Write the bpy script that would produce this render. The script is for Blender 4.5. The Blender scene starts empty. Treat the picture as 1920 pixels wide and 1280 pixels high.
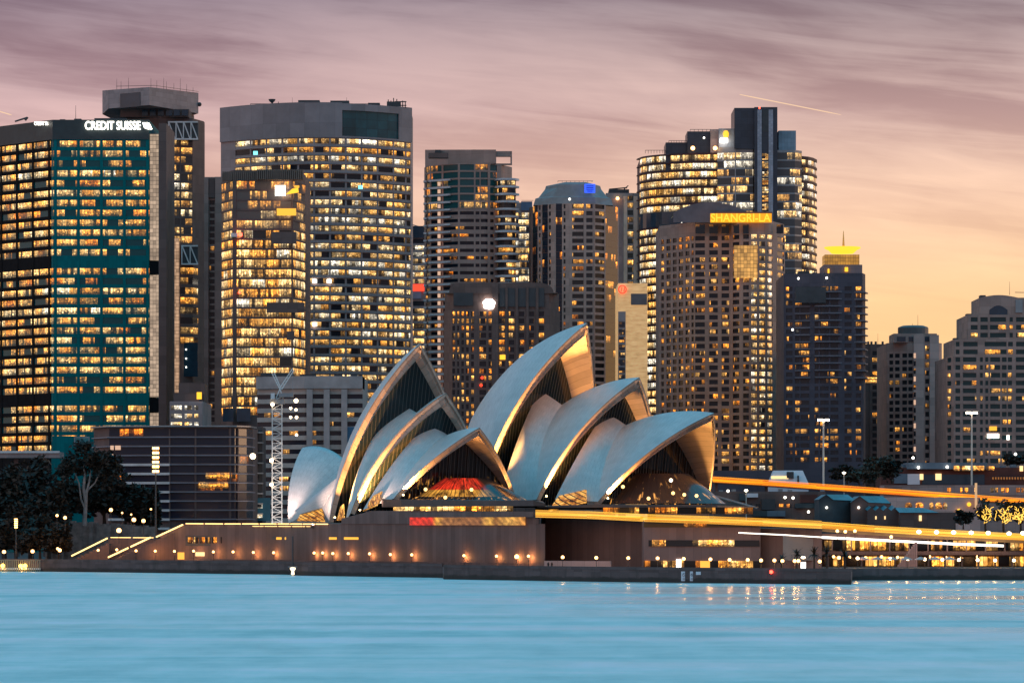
import bpy, math, random
import numpy as np
from mathutils import Vector
random.seed(7)
C = bpy.context.scene.collection
SC = bpy.context.scene
R_ = math.radians
# ------------------------------------------------------------------ camera
FPX, EYE, HOR = 7940.0, 14.0, 984.0        # focal length in photo pixels, eye height (m), horizon row
cam = bpy.data.cameras.new('camera'); cam.sensor_width = 36.0
cam.lens = 36.0 * FPX / 1920.0; cam.shift_y = (HOR - 640.0) / 1920.0
cam.clip_start = 1.0; cam.clip_end = 40000.0
camo = bpy.data.objects.new('camera', cam); camo.location = (0, 0, EYE); camo.rotation_euler = (R_(90), 0, 0)
C.objects.link(camo); SC.camera = camo
SC.view_settings.view_transform = 'Standard'; SC.view_settings.look = 'None'
SC.view_settings.exposure = 0.0; SC.view_settings.gamma = 1.0
SC.cycles.use_denoising = True
SC.cycles.max_bounces = 5; SC.cycles.diffuse_bounces = 2; SC.cycles.glossy_bounces = 3
SC.cycles.caustics_reflective = False; SC.cycles.caustics_refractive = False
SC.cycles.sample_clamp_indirect = 3.0

# ------------------------------------------------------------------ node helpers
class NT:
    def __init__(s, tree): s.t = tree; s.n = tree.nodes; s.l = tree.links
    def node(s, typ, **kw):
        n = s.n.new(typ)
        for k, v in kw.items(): setattr(n, k, v)
        return n
    def put(s, sock, v):
        if isinstance(v, bpy.types.NodeSocket): s.l.new(v, sock)
        elif v is not None:
            if isinstance(v, (tuple, list)) and sock.type == 'RGBA' and len(v) == 3: v = (*v, 1)
            sock.default_value = v
    def m(s, op, a, b=None, c=None, clamp=False):
        n = s.node('ShaderNodeMath', operation=op); n.use_clamp = clamp
        s.put(n.inputs[0], a); s.put(n.inputs[1], b); s.put(n.inputs[2], c); return n.outputs[0]
    def vec(s, x, y, z=0.0):
        n = s.node('ShaderNodeCombineXYZ'); s.put(n.inputs[0], x); s.put(n.inputs[1], y); s.put(n.inputs[2], z); return n.outputs[0]
    def sep(s, v):
        n = s.node('ShaderNodeSeparateXYZ'); s.put(n.inputs[0], v); return n.outputs
    def white(s, v):
        n = s.node('ShaderNodeTexWhiteNoise', noise_dimensions='3D'); s.put(n.inputs['Vector'], v); return n.outputs['Value'], n.outputs['Color']
    def noise(s, v, scale=1.0, detail=2.0, rough=0.5, dist=0.0):
        n = s.node('ShaderNodeTexNoise'); s.put(n.inputs['Vector'], v); n.inputs['Scale'].default_value = scale
        n.inputs['Detail'].default_value = detail; n.inputs['Roughness'].default_value = rough; n.inputs['Distortion'].default_value = dist
        return n.outputs['Fac']
    def rng(s, v, a, b, c, d, smooth=False):
        n = s.node('ShaderNodeMapRange'); n.interpolation_type = 'SMOOTHSTEP' if smooth else 'LINEAR'
        s.put(n.inputs[0], v)
        for i, q in enumerate((a, b, c, d)): s.put(n.inputs[i + 1], q)
        return n.outputs[0]
    def ramp(s, fac, stops, interp='LINEAR'):
        n = s.node('ShaderNodeValToRGB'); cr = n.color_ramp; cr.interpolation = interp
        while len(cr.elements) < len(stops): cr.elements.new(0.5)
        for e, (p, c) in zip(cr.elements, stops): e.position = p; e.color = (*c, 1)
        s.put(n.inputs[0], fac); return n.outputs[0]
    def mix(s, fac, a, b, mode='MIX'):
        n = s.node('ShaderNodeMix', data_type='RGBA', blend_type=mode)
        s.put(n.inputs[0], fac); s.put(n.inputs[6], a); s.put(n.inputs[7], b); return n.outputs[2]
    def uv(s): return s.sep(s.node('ShaderNodeUVMap').outputs[0])

# ------------------------------------------------------------------ dusk sky
def make_world():
    w = bpy.data.worlds.new('World'); SC.world = w; w.use_nodes = True
    N = NT(w.node_tree); N.n.clear()
    d = N.node('ShaderNodeTexCoord').outputs['Generated']
    x, y, z = N.sep(d)
    zz = N.m('MAXIMUM', z, 0.0)
    west = N.ramp(N.m('POWER', zz, 0.5), [(0.0, (1.0, .46, .09)), (.15, (1.0, .55, .19)), (.23, (1.03, .65, .34)), (.275, (.97, .63, .45)), (.312, (.68, .46, .42)), (.352, (.35, .27, .30)),
                  (.45, (.50, .46, .53)), (.58, (.38, .47, .58)), (.70, (.06, .50, .76)), (.84, (.05, .60, .92)), (1.0, (.10, .57, .88))])
    east = N.ramp(N.m('POWER', zz, 0.5), [(0.0, (.46, .33, .32)), (.5, (.42, .32, .35)), (.66, (.33, .33, .42)), (.77, (.06, .48, .74)), (.88, (.05, .60, .93)), (1.0, (.10, .57, .88))])
    pink = N.m('MULTIPLY', N.rng(x, -.25, -.9, 0, 1, True), N.rng(zz, .30, .62, 1, 0, True))
    east = N.mix(pink, east, (.98, .66, .58))
    az = N.m('DIVIDE', x, N.m('MAXIMUM', y, 0.05))
    # warmer and yellower to the right, pinker to the left
    west = N.mix(N.rng(az, -.13, .11, 1, 0, True), west, N.mix(1.0, west, (.92, .89, 1.0), 'MULTIPLY'))
    # streaky cloud deck
    cu = N.m('MULTIPLY', az, 11.0); cv = N.m('ADD', N.m('MULTIPLY', z, 62.0), N.m('MULTIPLY', az, 6.0))
    wob = N.noise(N.vec(cu, N.m('MULTIPLY', cv, .35), 3.1), 1.0, 3)
    p = N.vec(cu, N.m('ADD', cv, N.m('MULTIPLY', wob, 1.5)), 0.0)
    c1 = N.noise(p, .75, 6, .55, .25)
    c2 = N.noise(N.vec(N.m('MULTIPLY', cu, .8), N.m('MULTIPLY', cv, 2.1), 9.0), 1.2, 5, .6, .8)
    cl = N.m('ADD', N.m('MULTIPLY', c1, .72), N.m('MULTIPLY', c2, .28))
    amt = N.rng(z, .05, .11, .14, 1.0)
    fac = N.m('MULTIPLY', N.rng(cl, .44, .61, 0, 1, True), amt)
    west = N.mix(N.m('MULTIPLY', fac, .92), west, N.mix(1.0, west, (.60, .52, .58), 'MULTIPLY'))
    hi = N.m('MULTIPLY', N.rng(cl, .48, .34, 0, 1, True), N.rng(z, .02, .10, .1, .7))
    west = N.mix(hi, west, N.mix(1.0, west, (1.26, 1.27, 1.22), 'MULTIPLY'))
    col = N.mix(N.rng(y, -.15, .55, 0, 1, True), east, west)
    bg = N.node('ShaderNodeBackground'); N.put(bg.inputs[0], col); bg.inputs[1].default_value = 1.0
    sky = N.node('ShaderNodeTexSky'); sky.sky_type = 'NISHITA'; sky.sun_disc = False
    sky.sun_elevation = R_(2.0); sky.sun_rotation = R_(55.0)
    b2 = N.node('ShaderNodeBackground'); N.put(b2.inputs[0], sky.outputs[0]); b2.inputs[1].default_value = 0.012
    ad = N.node('ShaderNodeAddShader'); N.l.new(bg.outputs[0], ad.inputs[0]); N.l.new(b2.outputs[0], ad.inputs[1])
    o = N.node('ShaderNodeOutputWorld'); N.l.new(ad.outputs[0], o.inputs[0])
make_world()
# last warm glow of the sun that has just set, low on the right behind the city
sun = bpy.data.lights.new('sunset_glow', 'SUN'); sun.energy = 0.5; sun.angle = R_(14); sun.color = (1.0, .62, .38)
suno = bpy.data.objects.new('sunset_glow', sun); C.objects.link(suno)
suno.rotation_euler = Vector((-.86, -.50, -.06)).to_track_quat('-Z', 'Y').to_euler()

# ------------------------------------------------------------------ materials
def material(name):
    m = bpy.data.materials.new(name); m.use_nodes = True
    N = NT(m.node_tree); N.n.clear()
    b = N.node('ShaderNodeBsdfPrincipled'); o = N.node('ShaderNodeOutputMaterial'); N.l.new(b.outputs[0], o.inputs[0])
    return m, N, b
def plain(name, col, rough=.7, var=.18, scale=.25, metal=0.0, spec=.4):
    m, N, b = material(name)
    g = N.node('ShaderNodeNewGeometry').outputs['Position']
    n = N.noise(g, scale, 4, .6)
    N.put(b.inputs['Base Color'], N.mix(N.rng(n, .3, .7, 0, 1), tuple(c * (1 - var) for c in col), tuple(min(1, c * (1 + var)) for c in col)))
    b.inputs['Roughness'].default_value = rough; b.inputs['Metallic'].default_value = metal
    b.inputs['Specular IOR Level'].default_value = spec
    return m
def panelled(name, col, pu, pv, rough=.7, line=.55, lw=.06, var=.14, spec=.4):
    """wall cladding with joints every pu by pv metres (UV in metres) and panel to panel tone"""
    if col[0] > col[2] * .95: col = (col[0] * .95, col[1] * .80, col[2] * .76)
    m, N, b = material(name); u, v, _ = N.uv()
    cu = N.m('DIVIDE', u, pu); cv = N.m('DIVIDE', v, pv)
    w, _c = N.white(N.vec(N.m('FLOOR', cu), N.m('FLOOR', cv), 1.0))
    j = N.m('MAXIMUM', N.m('LESS_THAN', N.m('FRACT', cu), lw / pu), N.m('LESS_THAN', N.m('FRACT', cv), lw / pv))
    g = N.node('ShaderNodeNewGeometry').outputs['Position']
    n = N.noise(g, .12, 5, .65)
    t = N.m('ADD', N.m('MULTIPLY', N.m('SUBTRACT', w, .5), var * 2), N.rng(n, .3, .7, 1 - var, 1 + var))
    k = N.m('MULTIPLY', t, N.m('SUBTRACT', 1.0, N.m('MULTIPLY', j, 1 - line)))
    N.put(b.inputs['Base Color'], N.mix(1.0, col, N.vec(k, k, k), 'MULTIPLY'))
    b.inputs['Roughness'].default_value = rough; b.inputs['Specular IOR Level'].default_value = spec
    return m
def emit(name, col, s, sample=False, base=(.02, .02, .02)):
    m, N, b = material(name)
    b.inputs['Base Color'].default_value = (*base, 1)
    b.inputs['Emission Color'].default_value = (*col, 1); b.inputs['Emission Strength'].default_value = s
    m.cycles.emission_sampling = 'FRONT' if sample else 'NONE'
    return m

def glazing_group():
    g = bpy.data.node_groups.new('lit_glazing', 'ShaderNodeTree'); N = NT(g)
    def inp(n, t, d):
        s = g.interface.new_socket(n, in_out='INPUT', socket_type=t); s.default_value = d
    for n, d in (('Pane', 1.5), ('Room', 6.0), ('Prob', .6), ('FloorVar', .5), ('Warm', 0.0), ('Strength', 1.0), ('Seed', 1.0), ('Mullion', .06), ('Rough', .12), ('Fine', 1.0), ('Spec', .25)):
        inp(n, 'NodeSocketFloat', d)
    inp('Glass', 'NodeSocketColor', (.02, .03, .04, 1))
    g.interface.new_socket('Shader', in_out='OUTPUT', socket_type='NodeSocketShader')
    I = N.node('NodeGroupInput').outputs; O = N.node('NodeGroupOutput')
    u, v, _ = N.uv(); ri = N.m('FLOOR', v); fv = N.m('FRACT', v)
    pu = N.m('DIVIDE', u, I['Pane']); ci = N.m('FLOOR', pu); fu = N.m('FRACT', pu)
    f1, _c = N.white(N.vec(ri, I['Seed'], 5.5))
    ro = N.m('FLOOR', N.m('ADD', N.m('DIVIDE', u, I['Room']), N.m('MULTIPLY', f1, 0.7)))
    r1, rc = N.white(N.vec(ro, ri, I['Seed'])); cr, cg, cb = N.sep(rc)
    p1, pc = N.white(N.vec(ci, ri, N.m('ADD', I['Seed'], 11.3))); pr, pg, pb = N.sep(pc)
    prob = N.m('ADD', I['Prob'], N.m('MULTIPLY', N.m('SUBTRACT', f1, .5), I['FloorVar']))
    lit = N.m('LESS_THAN', r1, prob)
    pane = N.m('MULTIPLY', N.m('GREATER_THAN', p1, .11), N.m('ADD', .35, N.m('MULTIPLY', pr, .9)))
    pane = N.m('ADD', pane, .08)
    q = N.vec(N.m('MULTIPLY', u, N.m('MULTIPLY', I['Fine'], 1.0)), N.m('ADD', N.m('MULTIPLY', fv, 2.2), N.m('MULTIPLY', ri, 17.3)), I['Seed'])
    n1 = N.rng(N.noise(q, .5, 3, .6), .35, .65, .22, 1.15)
    hot = N.rng(N.noise(q, 1.5, 2, .5), .57, .70, 0, 2.3)
    hN = N.noise(N.vec(N.m('MULTIPLY', u, .8), N.m('MULTIPLY', ri, 7.7), I['Seed']), 1.0, 3, .7)
    furn = N.rng(N.m('SUBTRACT', fv, N.rng(hN, .3, .7, .02, .62)), -.03, .04, .22, 1.0)
    blind = N.m('SUBTRACT', 1.0, N.m('MULTIPLY', N.m('LESS_THAN', cb, .28), N.rng(N.m('SUBTRACT', fv, cg), -.05, .05, 0, .55)))
    ceil = N.rng(fv, .7, .97, .85, 1.5)
    mull = N.m('GREATER_THAN', fu, I['Mullion'])
    e = N.m('MULTIPLY', N.m('ADD', N.m('MULTIPLY', n1, ceil), hot), N.m('MULTIPLY', N.m('MULTIPLY', pane, furn), blind))
    e = N.m('MULTIPLY', N.m('MULTIPLY', e, lit), N.m('MULTIPLY', mull, N.m('ADD', .55, N.m('MULTIPLY', cg, .75))))
    e = N.m('MULTIPLY', e, N.m('MULTIPLY', I['Strength'], 1.2))
    t = N.m('ADD', N.m('ADD', N.m('MULTIPLY', cr, .75), N.m('ADD', .05, N.m('MULTIPLY', pg, .22))), N.m('ADD', I['Warm'], N.m('MULTIPLY', N.m('SUBTRACT', f1, .5), .28)))
    col = N.ramp(t, [(0.0, (1, .25, .015)), (.25, (1, .38, .05)), (.52, (1, .50, .12)), (.80, (1, .63, .25)), (.97, (1, .76, .44)), (1.0, (1, .88, .68))])
    b = N.node('ShaderNodeBsdfPrincipled'); N.put(b.inputs['Base Color'], I['Glass']); N.put(b.inputs['Roughness'], I['Rough']); N.put(b.inputs['Specular IOR Level'], I['Spec'])
    N.put(b.inputs['Emission Color'], col); N.put(b.inputs['Emission Strength'], e)
    N.l.new(b.outputs[0], O.inputs[0]); return g
GLZ = glazing_group(); _seed = [0]
def glazing(name, prob=.6, pane=1.5, room=6., fvar=.4, warm=0., strength=1.25, glass=(.02, .03, .045), mull=.06, rough=.12, fine=1.0):
    m = bpy.data.materials.new(name); m.use_nodes = True; N = NT(m.node_tree); N.n.clear()
    g = N.node('ShaderNodeGroup'); g.node_tree = GLZ; _seed[0] += 1
    for k, v in (('Pane', pane), ('Room', room), ('Prob', prob), ('FloorVar', fvar), ('Warm', warm), ('Strength', strength), ('Seed', _seed[0] * 3.17), ('Mullion', mull), ('Rough', rough), ('Fine', fine), ('Glass', (*glass, 1))):
        g.inputs[k].default_value = v
    o = N.node('ShaderNodeOutputMaterial'); N.l.new(g.outputs[0], o.inputs[0]); m.cycles.emission_sampling = 'NONE'
    return m

# ------------------------------------------------------------------ geometry helpers
def X(px, Y): return (px - 960.0) / FPX * Y
def Z(py, Y): return EYE + (HOR - py) / FPX * Y
def W(px, py, Y): return (X(px, Y), Y, Z(py, Y))
GZ = 3.0                                               # level of the quay and the city ground
def off_poly(pts, d):
    out = []
    for i, p in enumerate(pts):
        ns = []
        for a, b in ((i - 1, i), (i, i + 1)):
            if a < 0 or b >= len(pts): continue
            dx, dy = pts[b][0] - pts[a][0], pts[b][1] - pts[a][1]; L = math.hypot(dx, dy) or 1
            ns.append((dy / L, -dx / L))
        if len(ns) == 2:
            mx, my = ns[0][0] + ns[1][0], ns[0][1] + ns[1][1]; k = max(.35, (mx * mx + my * my) / 2)
            out.append((p[0] + mx * d / k, p[1] + my * d / k))
        else: out.append((p[0] + ns[0][0] * d, p[1] + ns[0][1] * d))
    return out
def cumlen(pts):
    L = [0.0]
    for a, b in zip(pts, pts[1:]): L.append(L[-1] + math.hypot(b[0] - a[0], b[1] - a[1]))
    return L
def sub_poly(pts, u0, u1):
    """part of a polyline between arc lengths, with the arc length of each vertex"""
    L = cumlen(pts); u0 = max(0, u0); u1 = min(L[-1], u1); out = []
    def at(u):
        for i in range(len(L) - 1):
            if u <= L[i + 1] + 1e-9:
                t = (u - L[i]) / max(1e-9, L[i + 1] - L[i]); a, b = pts[i], pts[i + 1]
                return (a[0] + (b[0] - a[0]) * t, a[1] + (b[1] - a[1]) * t)
        return pts[-1]
    out.append((at(u0), u0))
    for p, l in zip(pts, L):
        if u0 + 1e-4 < l < u1 - 1e-4: out.append((p, l))
    out.append((at(u1), u1))
    return [o[0] for o in out], [o[1] for o in out]

class MB:
    def __init__(s): s.v = []; s.f = []; s.uvs = []; s.mi = []
    def quad(s, *ps, uv=None, mi=0):
        k = len(s.v); s.v += [tuple(p) for p in ps]; s.f.append(list(range(k, k + len(ps))))
        if uv is None:
            a = Vector(ps[0]); e = Vector(ps[1]) - a; n = e.cross(Vector(ps[-1]) - a)
            e = e.normalized() if e.length > 0 else Vector((1, 0, 0)); t = n.cross(e); t = t.normalized() if t.length > 0 else Vector((0, 0, 1))
            o = a.dot(e), a.dot(t); uv = [((Vector(p) - a).dot(e) + o[0], (Vector(p) - a).dot(t) + o[1]) for p in ps]
        s.uvs.append(uv); s.mi.append(mi); return s
    def box(s, x0, x1, y0, y1, z0, z1, mi=0):
        a = [(x0, y0), (x1, y0), (x1, y1), (x0, y1)]; return s.prism(a, z0, z1, mi=mi)
    def prism(s, poly, z0, z1, mi=0, top=True, bottom=True):
        """closed footprint, listed counter-clockwise from above; z1 may be a list per corner"""
        n = len(poly); za = z1 if isinstance(z1, (list, tuple)) else [z1] * n; u = 0.0
        for i in range(n):
            a, b = poly[i], poly[(i + 1) % n]; L = math.hypot(b[0] - a[0], b[1] - a[1])
            s.quad((*a, z0), (*b, z0), (*b, za[(i + 1) % n]), (*a, za[i]), uv=[(u, z0), (u + L, z0), (u + L, za[(i + 1) % n]), (u, za[i])], mi=mi); u += L
        if top: s.quad(*[(*p, z) for p, z in zip(poly, za)], mi=mi)
        if bottom: s.quad(*[(*p, z0) for p in reversed(poly)], mi=mi)
        return s
    def strip(s, pts, us, z0, z1, v0=None, v1=None, mi=0):
        v0 = z0 if v0 is None else v0; v1 = z1 if v1 is None else v1
        for i in range(len(pts) - 1):
            a, b = pts[i], pts[i + 1]
            s.quad((*a, z0), (*b, z0), (*b, z1), (*a, z1), uv=[(us[i], v0), (us[i + 1], v0), (us[i + 1], v1), (us[i], v1)], mi=mi)
        return s
    def band(s, pts, z0, z1, o0, o1, u0=None, u1=None, mi=0):
        """slab that stands off a facade polyline from offset o0 to o1"""
        A = off_poly(pts, o0); B = off_poly(pts, o1); L = cumlen(pts)
        if u0 is not None:
            def cut(P):
                LP = cumlen(P); k = LP[-1] / L[-1]; q = sub_poly(P, u0 * k, u1 * k); return q[0]
            A, B = cut(A), cut(B); m_ = min(len(A), len(B)); A, B = A[:m_ - 1] + A[-1:], B[:m_ - 1] + B[-1:]
        us = cumlen(B); us = [q + (u0 or 0) for q in us]
        s.strip(B, us, z0, z1, mi=mi)
        for i in range(len(B) - 1):
            s.quad((*B[i], z1), (*B[i + 1], z1), (*A[i + 1], z1), (*A[i], z1), mi=mi)
            s.quad((*A[i], z0), (*A[i + 1], z0), (*B[i + 1], z0), (*B[i], z0), mi=mi)
        s.quad((*A[0], z0), (*B[0], z0), (*B[0], z1), (*A[0], z1), mi=mi)
        s.quad((*B[-1], z0), (*A[-1], z0), (*A[-1], z1), (*B[-1], z1), mi=mi)
        return s
    def tube(s, p, q, r, n=6, r2=None, mi=0):
        p, q = Vector(p), Vector(q); d = (q - p).normalized(); r2 = r if r2 is None else r2
        e = d.orthogonal().normalized(); g = d.cross(e)
        A = [p + (e * math.cos(6.2832 * i / n) + g * math.sin(6.2832 * i / n)) * r for i in range(n)]
        B = [q + (e * math.cos(6.2832 * i / n) + g * math.sin(6.2832 * i / n)) * r2 for i in range(n)]
        for i in range(n): s.quad(A[i], A[(i + 1) % n], B[(i + 1) % n], B[i], mi=mi)
        s.quad(*reversed(A), mi=mi); s.quad(*B, mi=mi); return s
    def ball(s, c, r, n=10, m=6, sq=1.0, mi=0):
        c = Vector(c); P = lambda i, j: c + Vector((math.cos(6.2832 * i / n) * math.sin(math.pi * j / m), math.sin(6.2832 * i / n) * math.sin(math.pi * j / m), math.cos(math.pi * j / m) * sq)) * r
        for j in range(m):
            for i in range(n):
                if j == 0: s.quad(P(0, 0), P(i, 1), P(i + 1, 1), mi=mi)
                elif j == m - 1: s.quad(P(i, j), P(0, m), P(i + 1, j), mi=mi)
                else: s.quad(P(i, j), P(i, j + 1), P(i + 1, j + 1), P(i + 1, j), mi=mi)
        return s
    def lathe(s, c, prof, n=16, mi=0):
        c = Vector(c)
        for (r0, z0), (r1, z1) in zip(prof, prof[1:]):
            for i in range(n):
                a, b = 6.2832 * i / n, 6.2832 * (i + 1) / n
                s.quad(c + Vector((r0 * math.cos(a), r0 * math.sin(a), z0)), c + Vector((r0 * math.cos(b), r0 * math.sin(b), z0)),
                       c + Vector((r1 * math.cos(b), r1 * math.sin(b), z1)), c + Vector((r1 * math.cos(a), r1 * math.sin(a), z1)), mi=mi)
        return s
    def build(s, name, mats, parent=None, smooth=False, merge=False):
        o0 = origin(parent); me = bpy.data.meshes.new(name)
        me.from_pydata([(a - o0[0], b - o0[1], c - o0[2]) for a, b, c in s.v], [], s.f)
        ul = me.uv_layers.new(name='UVMap'); k = 0; flat = []
        for q in s.uvs:
            for t in q: flat += [t[0], t[1]]
        ul.data.foreach_set('uv', flat)
        for m in (mats if isinstance(mats, (list, tuple)) else [mats]): me.materials.append(m)
        me.polygons.foreach_set('material_index', s.mi)
        if merge:
            import bmesh
            bm = bmesh.new(); bm.from_mesh(me); bmesh.ops.remove_doubles(bm, verts=bm.verts, dist=.001); bm.to_mesh(me); bm.free()
        if smooth: me.polygons.foreach_set('use_smooth', [True] * len(me.polygons))
        me.update(); ob = bpy.data.objects.new(name, me); C.objects.link(ob)
        if parent: ob.parent = parent
        return ob
def origin(p):
    v = Vector((0, 0, 0))
    while p: v += p.location; p = p.parent
    return v
def tag(o, label=None, cat=None, group=None, kind=None):
    if label: o['label'] = label
    if cat: o['category'] = cat
    if group: o['group'] = group
    if kind: o['kind'] = kind
    return o
def thing(name, label, cat, loc, group=None):
    o = bpy.data.objects.new(name, None); o.empty_display_size = .5; C.objects.link(o); o.location = loc
    return tag(o, label, cat, group)
def copy_tree(o, loc, label=None):
    r = o.copy(); C.objects.link(r); r.location = loc
    if label: r['label'] = label
    def rec(src, dst):
        for ch in list(src.children):
            c = ch.copy(); C.objects.link(c); c.parent = dst; rec(ch, c)
    rec(o, r); return r
def text(name, body, mat, parent, x, y, z, size, width=None, depth=.15):
    cu = bpy.data.curves.new(name, 'FONT'); cu.body = body; cu.size = size; cu.extrude = depth; cu.offset = size * .012
    t = bpy.data.objects.new(name, cu); C.objects.link(t)
    bpy.context.view_layer.update()
    me = bpy.data.meshes.new_from_object(t.evaluated_get(bpy.context.evaluated_depsgraph_get()))
    bpy.data.objects.remove(t); me.materials.clear(); me.materials.append(mat)
    o = bpy.data.objects.new(name, me); C.objects.link(o); o.parent = parent
    xs = [v.co.x for v in me.vertices]; w = max(xs) - min(xs); k = (width / w) if width else 1.0
    for v in me.vertices: v.co = ((v.co.x - min(xs)) * k, -v.co.z, v.co.y)
    o.location = Vector((x, y, z)) - origin(parent); return o

# ------------------------------------------------------------------ shared materials
M = {}
M['concrete'] = panelled('brown_concrete', (.42, .32, .29), 6, 3.9)
M['dark_concrete'] = panelled('dark_concrete', (.16, .12, .115), 4, 3.9)
M['grey_clad'] = panelled('grey_cladding', (.42, .365, .37), 7.0, 3.9)
M['pale_stone'] = panelled('pale_stone', (.56, .43, .38), 3, 3.1)
M['pink_stone'] = panelled('pink_stone', (.52, .38, .35), 3, 3.0)
M['bronze_stone'] = panelled('bronze_pink_stone', (.44, .335, .295), 3, 3.0)
M['white_conc'] = plain('white_concrete', (.80, .73, .72), .7)
M['white_paint'] = plain('white_paint', (.78, .78, .80), .5, .05)
M['dark_metal'] = plain('dark_metal', (.05, .05, .055), .5, .2)
M['grey_metal'] = plain('grey_metal', (.30, .31, .33), .4, .15, metal=.3)
M['roof_dark'] = plain('dark_roof', (.075, .07, .075), .7)
M['teal_glass'] = panelled('teal_spandrel_glass', (.0, .16, .175), 1.5, 4.0, .4, .8, .08, .10, .06)
M['dark_reflection_louvre'] = panelled('dark_reflection_louvre_glass', (.006, .009, .012), 1.5, 4.0, .5, .8, .08, .2, .05)  # facet's dark reflection put into the colour; also serves the louvre panels
M['blue_glass'] = plain('blue_dark_glass', (.02, .05, .08), .12, .2)
M['lamp'] = emit('lamp_globe_light', (1, .50, .17), 6, True)
M['lamp_white'] = emit('white_lamp_light', (1, .74, .44), 9, True)
M['strip_warm'] = emit('warm_strip_light', (1, .60, .20), 3.2, True)
M['strip_orange'] = emit('orange_strip_light', (1, .36, .02), 1.7, False)
M['strip_amber'] = emit('amber_strip_light', (1, .46, .04), 1.35, False)
M['strip_white'] = emit('white_strip_light', (1, .9, .75), 3.0, False)
M['sign_white'] = emit('white_sign_light', (1, .93, .80), 5.0)
M['sign_yellow'] = emit('yellow_sign_light', (1, .52, .03), 1.6)
M['sign_red'] = emit('red_sign_light', (1, .05, .02), 2.0)
M['sign_blue'] = emit('blue_sign_light', (.03, .10, 1.0), 1.6)
M['red_lamp'] = emit('red_beacon_light', (1, .04, .02), 12)

# ------------------------------------------------------------------ ground, water
def structure(o, label, cat): return tag(o, label, cat, kind='structure')
SHORE = [(-60, 1300), (0, 1292), (150, 1268), (350, 1232), (548, 1198), (549, 1180), (700, 1150), (830, 1128), (832, 1096), (1100, 1052), (1350, 1022), (1596, 998)]
SH2 = [(1598, 1075), (1760, 1085), (1990, 1078)]
def shore_y(px):
    P = SHORE if px < 1597 else SH2
    for a, b in zip(P, P[1:]):
        if a[0] <= px <= b[0]: return a[1] + (b[1] - a[1]) * (px - a[0]) / max(1e-6, b[0] - a[0])
    return P[-1][1]
def make_water():
    m, N, b = material('harbour_water')
    g = N.node('ShaderNodeNewGeometry').outputs['Position']; x, y, z = N.sep(g)
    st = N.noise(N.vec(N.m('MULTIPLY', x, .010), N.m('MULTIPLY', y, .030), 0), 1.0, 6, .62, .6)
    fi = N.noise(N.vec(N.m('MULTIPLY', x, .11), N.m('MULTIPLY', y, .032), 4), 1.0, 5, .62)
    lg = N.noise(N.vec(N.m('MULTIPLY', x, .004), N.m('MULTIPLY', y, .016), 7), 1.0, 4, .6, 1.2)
    N.put(b.inputs['Base Color'], N.ramp(N.m('ADD', N.m('ADD', N.m('MULTIPLY', st, .33), N.m('MULTIPLY', fi, .34)), N.m('MULTIPLY', lg, .33)), [(.38, (.42, .60, .58)), (.5, (.74, .80, .77)), (.58, (1.0, .88, .88)), (.66, (1.0, .93, .98))]))  # palest stops put the sky's pink sheen into the base colour
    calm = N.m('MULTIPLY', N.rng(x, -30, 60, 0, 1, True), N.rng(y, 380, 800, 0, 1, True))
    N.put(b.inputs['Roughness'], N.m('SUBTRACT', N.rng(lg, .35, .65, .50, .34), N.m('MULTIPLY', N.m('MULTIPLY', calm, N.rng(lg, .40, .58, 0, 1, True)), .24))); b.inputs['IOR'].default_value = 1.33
    bp = N.node('ShaderNodeBump'); bp.inputs['Strength'].default_value = .5; bp.inputs['Distance'].default_value = 1.2
    N.put(bp.inputs['Height'], N.m('ADD', N.m('MULTIPLY', st, 3.0), fi)); N.l.new(bp.outputs[0], b.inputs['Normal'])
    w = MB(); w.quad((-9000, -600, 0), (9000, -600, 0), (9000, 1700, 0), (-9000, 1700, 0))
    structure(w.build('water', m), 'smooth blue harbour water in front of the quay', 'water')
make_water()
M['paving'] = panelled('granite_paving', (.20, .165, .155), 2, 2, .6)
M['seawall'] = panelled('sea_wall_stone', (.12, .095, .098), 3.2, 1.2, .8, .7, .06, .18)
def tide_mark(m):
    N = NT(m.node_tree); b = [n for n in N.n if n.type == 'BSDF_PRINCIPLED'][0]; src = b.inputs['Base Color'].links[0].from_socket
    g = N.node('ShaderNodeNewGeometry').outputs['Position']; x, y, z = N.sep(g); n = N.noise(N.vec(N.m('MULTIPLY', x, .25), N.m('MULTIPLY', z, .1), 0), 1.0, 4, .7)
    st = N.noise(N.vec(N.m('MULTIPLY', x, .5), N.m('MULTIPLY', z, .06), 3), 1.0, 3, .6)
    wet = N.rng(N.m('SUBTRACT', z, N.m('MULTIPLY', n, 1.6)), .1, .5, 1, 0)
    c = N.mix(N.m('MULTIPLY', wet, .75), src, (.018, .020, .016)); c = N.mix(N.rng(st, .52, .66, 0, .45), c, (.045, .036, .034)); N.put(b.inputs['Base Color'], c)
tide_mark(M['seawall'])
def make_land():
    front = [(X(p, y), y) for p, y in SHORE] + [(X(p, y), y) for p, y in SH2]
    poly = [(-9000, 1300)] + front + [(9000, 1075), (9000, 14000), (-9000, 14000)]
    g = MB(); g.quad(*[(a, b, GZ) for a, b in poly])
    structure(g.build('ground', plain('city_ground', (.06, .055, .055), .8)), 'dark paved city ground behind the quay', 'ground')
    wl = MB(); us = cumlen(poly[:-2]); wl.strip(poly[:-2], us, -1.5, GZ)
    structure(wl.build('quay_wall', M['seawall']), 'long dark stone quay wall along the water', 'quay wall')
    cp = MB(); cp.band(front[:5], GZ + .004, GZ + .75, -.4, .15); cp.band(front[5:8], GZ + .004, GZ + .75, -.4, .15); cp.band(front[8:12], GZ + .004, GZ + .75, -.4, .15)
    structure(cp.build('quay_kerb', M['seawall']), 'raised stone kerb along the edge of the quay', 'kerb')
make_land()
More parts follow.
